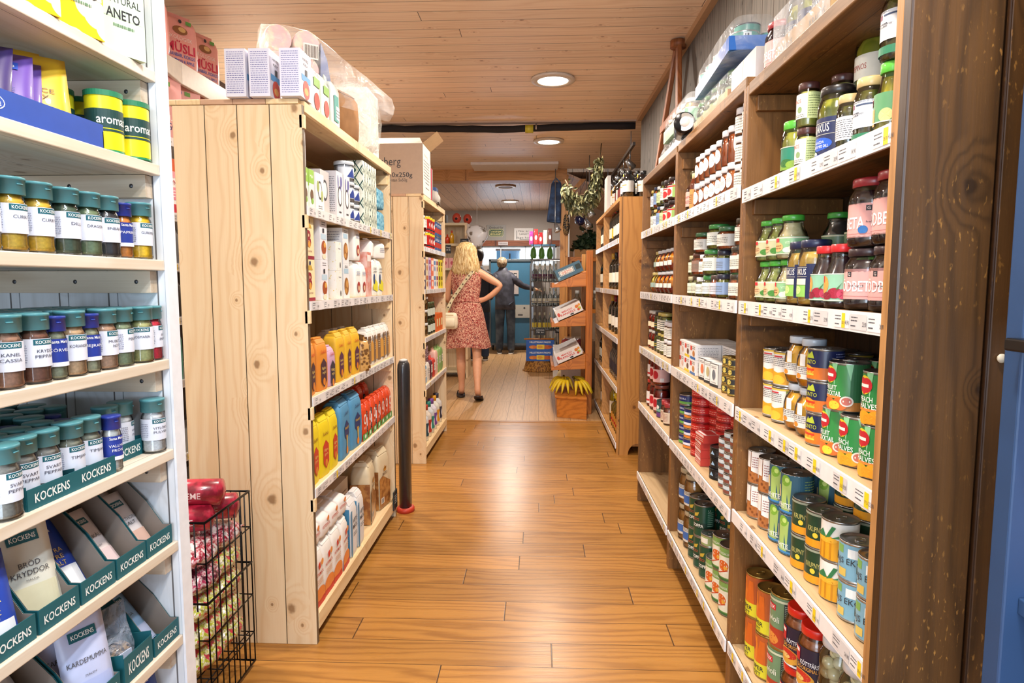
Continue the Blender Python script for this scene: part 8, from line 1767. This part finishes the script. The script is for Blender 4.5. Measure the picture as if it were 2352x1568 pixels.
# slanted fruit stand
r = empty('fruit_stand', (.483, 6.2, 0))
MB().box(-.032, -.03, 0, .032, .035, 1.58, wood('stand_pine', '#b86a22', '#8a460f', '#4a240a', 'Z', .3, seam=0)).build('front_post', r, bevel=.005)
MB().box(-.02, .80, 0, .03, .85, 1.58, W_OR).build('rear_post', r, bevel=.004)
for z in (1.24, .86, .44):
    MB().hexa([(-.345, -.02, z - .01), (-.03, -.02, z), (-.03, .82, z), (-.345, .82, z - .01), (-.345, -.02, z + .015), (-.03, -.02, z + .15), (-.03, .82, z + .15), (-.345, .82, z + .015)], W_ORX).build('slanted_shelf', r, bevel=.004)
    MB().box(-.36, -.03, z - .012, -.335, .83, z + .035, W_ORX).build('front_lip', r)
tag(r, 'slanting pine fruit stand in front of the wine shelving', 'stand')
def fcart(c, arts, w=.26, d=.35, h=.10): return lambda: mk_box('fruit_carton', w, d, h, c, arts, top=[('r', -w * .44, -d * .44, w * .44, d * .44, '#b3a493')], left=[])
mang = [('t', -.015, .012, .017, 'MANGO', '#d02a1c', .11, .02), ('t', -.015, -.014, .020, 'RANGELS', '#d02a1c', .15, .02), ('d', -.105, .0, .014, .020, '#d8503a'), ('r', .0, -.045, .035, -.032, '#1c1c1c'), ('d', .085, .01, .018, .016, '#d8761c'), ('d', .105, -.015, .016, .014, '#b8c23a'), ('d', .092, -.022, .012, .012, '#d04a1c'), ('d', .112, .018, .012, .012, '#e09a2c')]
for z, nm in ((.86, 'middle'), (.44, 'lower')):
    o = put('mang', fcart('#e6ded6', mang), (.3095, 6.20, z + .100), 0, 'white mango carton on the %s level of the slanting fruit stand' % nm, 'box', 'white mango cartons'); o.rotation_euler = (0, R(-24), 0)
    o2 = put('mang', None, (.3095, 6.58, z + .100), 0, 'white mango carton behind the front one, %s level' % nm, 'box', 'white mango cartons'); o2.rotation_euler = (0, R(-24), 0)
bb = fcart('#3d6478', [('r', -.10, -.022, .05, .028, '#e9e2d8'), ('r', -.096, -.018, .046, .024, '#3d6478'), ('r', -.09, -.014, .04, .02, '#efe6da'), ('t', -.025, .003, .022, 'OJOO', '#c8502c', .10, .02), ('r', -.125, -.04, -.105, -.02, '#8fb0bc'), ('r', .07, -.02, .12, .03, '#1c2a24')], h=.11)
o = put('bb', bb, (.3095, 6.20, 1.34), 0, 'slate blue carton on the top level of the slanting fruit stand', 'box', 'slate blue cartons'); o.rotation_euler = (0, R(-24), 0)
o = put('bb', None, (.3095, 6.58, 1.34), 0, 'slate blue carton behind the front one on the top level', 'box', 'slate blue cartons'); o.rotation_euler = (0, R(-24), 0)
# step box with bananas
r = empty('wooden_step_box', (.31, 6.02, 0)); MB().hexa([(-.135, .0, .0), (.14, -.10, 0), (.14, .55, 0), (-.135, .55, 0), (-.14, .0, .185), (.14, -.10, .185), (.14, .55, .185), (-.14, .55, .185)], W_ORX).build('box_body', r, bevel=.003)
MB().hexa([(-.155, -.01, .186), (.142, -.115, .186), (.142, .56, .186), (-.155, .56, .186), (-.155, -.01, .205), (.142, -.115, .205), (.142, .56, .205), (-.155, .56, .205)], W_ORX).build('lid', r, bevel=.003)
tag(r, 'low pine step box at the foot of the fruit stand', 'box')
def bananas():
    u = empty('banana_bunch'); ym = M('#e6c41e', .45, var=.12, vs=25); ct = Vector((0, .03, .11))
    for i in range(6):
        a = -1.1 + .44 * i; pts = []; rr = []
        for t in range(8):
            q = t / 7; x = sin(a) * (.02 + .12 * q); y = -.15 * q * cos(a) - .01; z = .10 + .05 * sin(q * pi) - .10 * q
            pts.append((x, y, z)); rr.append([.006, .009, .015, .017, .017, .015, .010, .004][t])
        MB().tube(pts, rr, ym, 10).build('banana', u)
    MB().tube([(0, .0, .10), (0, .02, .125)], .012, M('#6a5a1c', .6), 8).build('stem', u); return u
for i, (x, y, a) in enumerate([(.27, 6.25, -.9), (.37, 6.18, .9), (.36, 6.40, 2.0), (.25, 6.45, -.3)]):
    put('ban', bananas, (x, y, .212), a, 'bunch of yellow bananas on the step box, ' + ('front left', 'front right', 'back right', 'back left')[i], 'bananas', 'banana bunches')
# crate of slats behind, with sacks and scale on it
r = empty('slatted_crate', (.47, 7.42, .0)); 
for i, x in enumerate([-.15, -.05, .05, .15]): MB().box(x - .033, -.01, .05, x + .033, .01, .60, W_CRATE).build('slat', r)
for z in (.05, .50): MB().box(-.19, .0, z, .19, .30, z + .03, W_CRATE).build('crate_board', r)
for x in (-.19, .17): MB().box(x, .26, 0, x + .02, .30, .6, W_CRATE).build('corner_post', r); MB().box(x, .01, 0, x + .02, .04, .6, W_CRATE).build('corner_post', r)
tag(r, 'weathered upright slatted crate behind the fruit stand', 'crate')
o = tag(puff('s', [(0, 0, 0, .12, .10), (0, 0, .06, .13, .11), (0, 0, .14, .10, .09), (0, 0, .18, .04, .04)], mat=M('#cdb98a', .8), seed=9).build('onion_sack', loc=(.33, 7.52, .0805)), 'pale folded sack inside the slatted crate', 'sack')
r = empty('kitchen_scale', (.44, 7.56, .531)); MB().box(-.12, -.10, .0, .13, .12, .07, M('#b4b2b0', .3, .7)).build('scale_body', r, bevel=.006); MB().box(-.13, -.11, .08, .14, .13, .10, M('#d4d4d4', .2, .9)).build('weighing_plate', r, bevel=.004); MB().tube([(0, 0, .07), (0, 0, .08)], .03, M('#888888', .3, .8), 10).build('neck', r)
tag(r, 'silver scale standing on the slatted crate', 'scale')
for i, (x, c) in enumerate([(.30, '#a83a3c'), (.38, '#b84430'), (.46, '#8a2a3c'), (.53, '#5f2438')]):
    put('ap%d' % i, (lambda c=c: (lambda u: (MB().sphere((0, 0, .045), .047, M(c, .35, coat=.4, var=.2, vs=15), 14, 10, (1, 1, .92)).build('fruit_body', u), MB().tube([(0, 0, .085), (.004, 0, .10)], .003, M('#4a3420', .7), 5).build('stem', u), u)[-1])(empty('mango'))), (x, 7.20, .561), 0, ['dusky red', 'orange red', 'crimson', 'dark purple'][i] + ' mango heaped behind the lower white carton', 'mango', 'mangoes')
tag(MB().box(-.15, -.10, 0, .15, .10, .56, M('#d8d0c6', .7)).build('white_carton', loc=(.40, 7.20, 0)), 'white carton standing behind the fruit stand under the mangoes', 'box')
# pastry cartons on a wicker basket
r = empty('wicker_basket', (.02, 9.25, 0)); wk = two('wicker', '#6f4418', '#b07c34', 70, .7, .4, .6, 0, 'cells', None, (1, 1, .5))
MB().lathe([(.245, 0), (.240, .01), (.205, .15), (.205, .157), (.001, .157)], wk, 36, sy=.75).build('basket_body', r); MB().tube([(.247 * cos(a), .247 * .75 * sin(a), .012) for a in [2 * pi * k / 40 for k in range(40)]], .010, wk, 8, close=True).build('braided_rim', r)
tag(r, 'upturned round wicker basket under the blue cartons', 'basket')
mb_ = lambda: mk_box('blue_pastry_carton', .40, .28, .150, '#1c58b0', [('t', .0, .045, .024, 'MILLSTREAM FARMS', '#f2f2f0', .30, .02), ('d', -.10, -.025, .06, .026, '#d87a2a'), ('d', .10, -.025, .07, .028, '#c8641c'), ('r', -.05, -.055, .06, .01, '#f2d23a'), ('d', .0, -.022, .035, .020, '#e8a02c'), ('d', -.12, -.03, .022, .018, '#e8923a'), ('d', .14, -.015, .03, .014, '#b84a18')])
for t in (0, 1): put('mb', mb_, (.02, 9.10, .158 + .1505 * t), 0, 'blue carton with orange pastry picture, ' + tierword(t, 2), 'box', 'blue pastry cartons')
tag(MB().tube([(-.21, 9.12, .472), (.22, 9.12, .472)], .012, W_ORX, 8).build('rolling_pin', loc=(0, 0, .001)), 'slim wooden stick lying on top of the blue cartons', 'stick')
slate('slate_sign', (.02, 9.09, .53), .14, .10, ['SÖTPOTATIS', '70 kr'], 'slate price sign above the blue cartons with chalk seventy', peg=.05)
slate('slate_sign', (.27, 8.6, .60), .10, .07, ['Lime', '9'], 'tilted black slate price sign right of the blue cartons', rz=.3, peg=.60)
tag(MB().box(-.09, -.1, 0, .09, .1, .42, M('#e0dcd6', .7)).build('white_box', loc=(.285, 8.75, 0)), 'white box on the floor beside the wicker basket', 'box')
# garland of dried leaves hanging from the ceiling
r = empty('leaf_garland', (.45, 6.60, 0)); rg = random.Random(5); TW = M('#4a3820', .8)
path = [(.17, 2.665), (.155, 2.52), (.125, 2.42), (.12, 2.32), (.08, 2.24), (.0, 2.16), (-.08, 2.15), (-.14, 2.22), (-.19, 2.31)]
P3 = [(x, 0, z) for x, z in path]; MB().tube(P3, .006, TW, 6).build('cord', r)
lm = [M('#5f5f38', .7, var=.25, vs=20), M('#8a8458', .7, var=.2, vs=20), M('#45482a', .7, var=.25, vs=20)]
b = MB()
for i in range(520):
    t = rg.random() ** .85 * (len(path) - 1); k = min(int(t), len(path) - 2); f = t - k; x = path[k][0] * (1 - f) + path[k + 1][0] * f; z = path[k][1] * (1 - f) + path[k + 1][1] * f
    if z > 2.56: continue
    d = Vector((rg.uniform(-.5, .5), rg.uniform(-.5, .5), rg.uniform(-1.2, .1))).normalized(); s_ = d.cross(Vector((rg.random(), 1, .2))).normalized(); L = rg.uniform(.05, .10); w_ = rg.uniform(.010, .018)
    dn = rg.random() * .16 if t > 2.5 else rg.random() * .04
    p = Vector((x + rg.uniform(-.045, .045), rg.uniform(-.05, .05), z - dn)); q = p + d * L; nn = d.cross(s_)
    b.add([p, p + d * L * .5 + s_ * w_ + nn * .004, q, p + d * L * .5 - s_ * w_ + nn * .004, p + d * L * .5 - nn * .005], [(0, 1, 4), (1, 2, 4), (2, 3, 4), (3, 0, 4)], lm[i % 3])
o = b.build('dried_leaves', r); o['kind'] = 'stuff'
tag(r, 'garland of dried leafy twigs hanging from the ceiling', 'garland')
# dark blue bag hanging by the post
r = empty('denim_bag', (.17, 8.0, 2.0)); DB = two('denim_cloth', '#1c2c48', '#2f4a72', 14, .8, .35, .65)
MB().hexa([(-.08, -.03, .02), (.09, -.03, 0), (.10, .05, 0), (-.08, .05, .02), (-.02, -.02, .50), (.10, -.02, .50), (.10, .04, .50), (-.02, .04, .50)], DB).build('bag_body', r, bevel=.02)
MB().box(-.05, -.045, .04, .08, -.032, .20, DB).build('front_pocket', r, bevel=.004)
MB().tube([(-.01, 0, .49), (.03, 0, .55), (.09, 0, .49)], .008, M('#2f6a9a', .6), 6).build('handle', r)
tag(r, 'dark blue cloth bag hanging beside the pine post', 'bag')
# track with spots above the wine shelving
r = empty('track_light', (.845, 7.1, 2.50)); MB().box(-.012, -1.2, 0, .012, 1.3, .03, M('#4a4038', .5)).build('track', r)
MB().box(-.004, -1.0, .03, .004, -.98, .17, CG).build('hanger', r); MB().box(-.004, 1.0, .03, .004, 1.02, .17, CG).build('hanger', r)
for i, y in enumerate([-.95, -.5, -.05, .45, .95]):
    MB().tube([(0, y, 0), (0, y, -.08)], .006, CG, 6).build('spot_arm', r); MB().tube([(-.03, y - .02, -.09), (.0, y, -.12), (.03, y + .02, -.15)], [.020, .030, .038], CG, 14).build('spot_head', r)
tag(r, 'dark lighting track with small silver spots above the wine shelving', 'track light')
for i, (x, y, z) in enumerate([(.55, 7.2, 2.04), (.57, 7.9, 1.98), (.19, 7.75, 1.92)]):
    r = empty('clip_spotlight', (x, y, z)); MB().tube([(0, 0, .06), (.02, -.02, .0), (.03, -.03, -.03)], [.018, .034, .045], M('#a9adb2', .25, .8), 16).build('lamp_head', r); MB().tube([(0, 0, .05), (0, .02, .14), (0, .03, CEIL - z - .05 if i else CEIL - z)], .006, CG, 6).build('arm', r)
    MB().tube([(.031, -.031, -.031), (.032, -.032, -.033)], .040, M('#e9e9e6', .3), 16).build('lens', r)
    tag(r, ['silver spotlight above the end of the wine shelving', 'silver spotlight hanging before the beige alcove wall', 'silver and black spotlight beside the blue cloth bag'][i], 'lamp', None)
r = empty('woven_ornament', (.335, 8.047, 1.86)); MB().lathe([(.001, 0), (.03, .02), (.045, .10), (.035, .20), (.02, .25), (.001, .26)], two('dark_weave', '#1e1812', '#8a6a40', 60, .7, .5, .62, 0, 'cells'), 16, sy=.5).build('woven_body', r); MB().tube([(0, .02, .26), (0, .06, .30)], .003, TW, 5).build('hook', r)
tag(r, 'long dark woven ornament hung on the pine post', 'ornament')
r = empty('blue_glass_ball', (.52, 8.3, 2.07)); MB().sphere((0, 0, 0), .07, M('#14204a', .1, coat=1), 18, 12).build('glass_ball', r); MB().tube([(0, 0, .06), (0, 0, .45)], .002, TW, 4).build('cord', r)
tag(r, 'dark blue glass ball hanging right of the pine post', 'ornament')
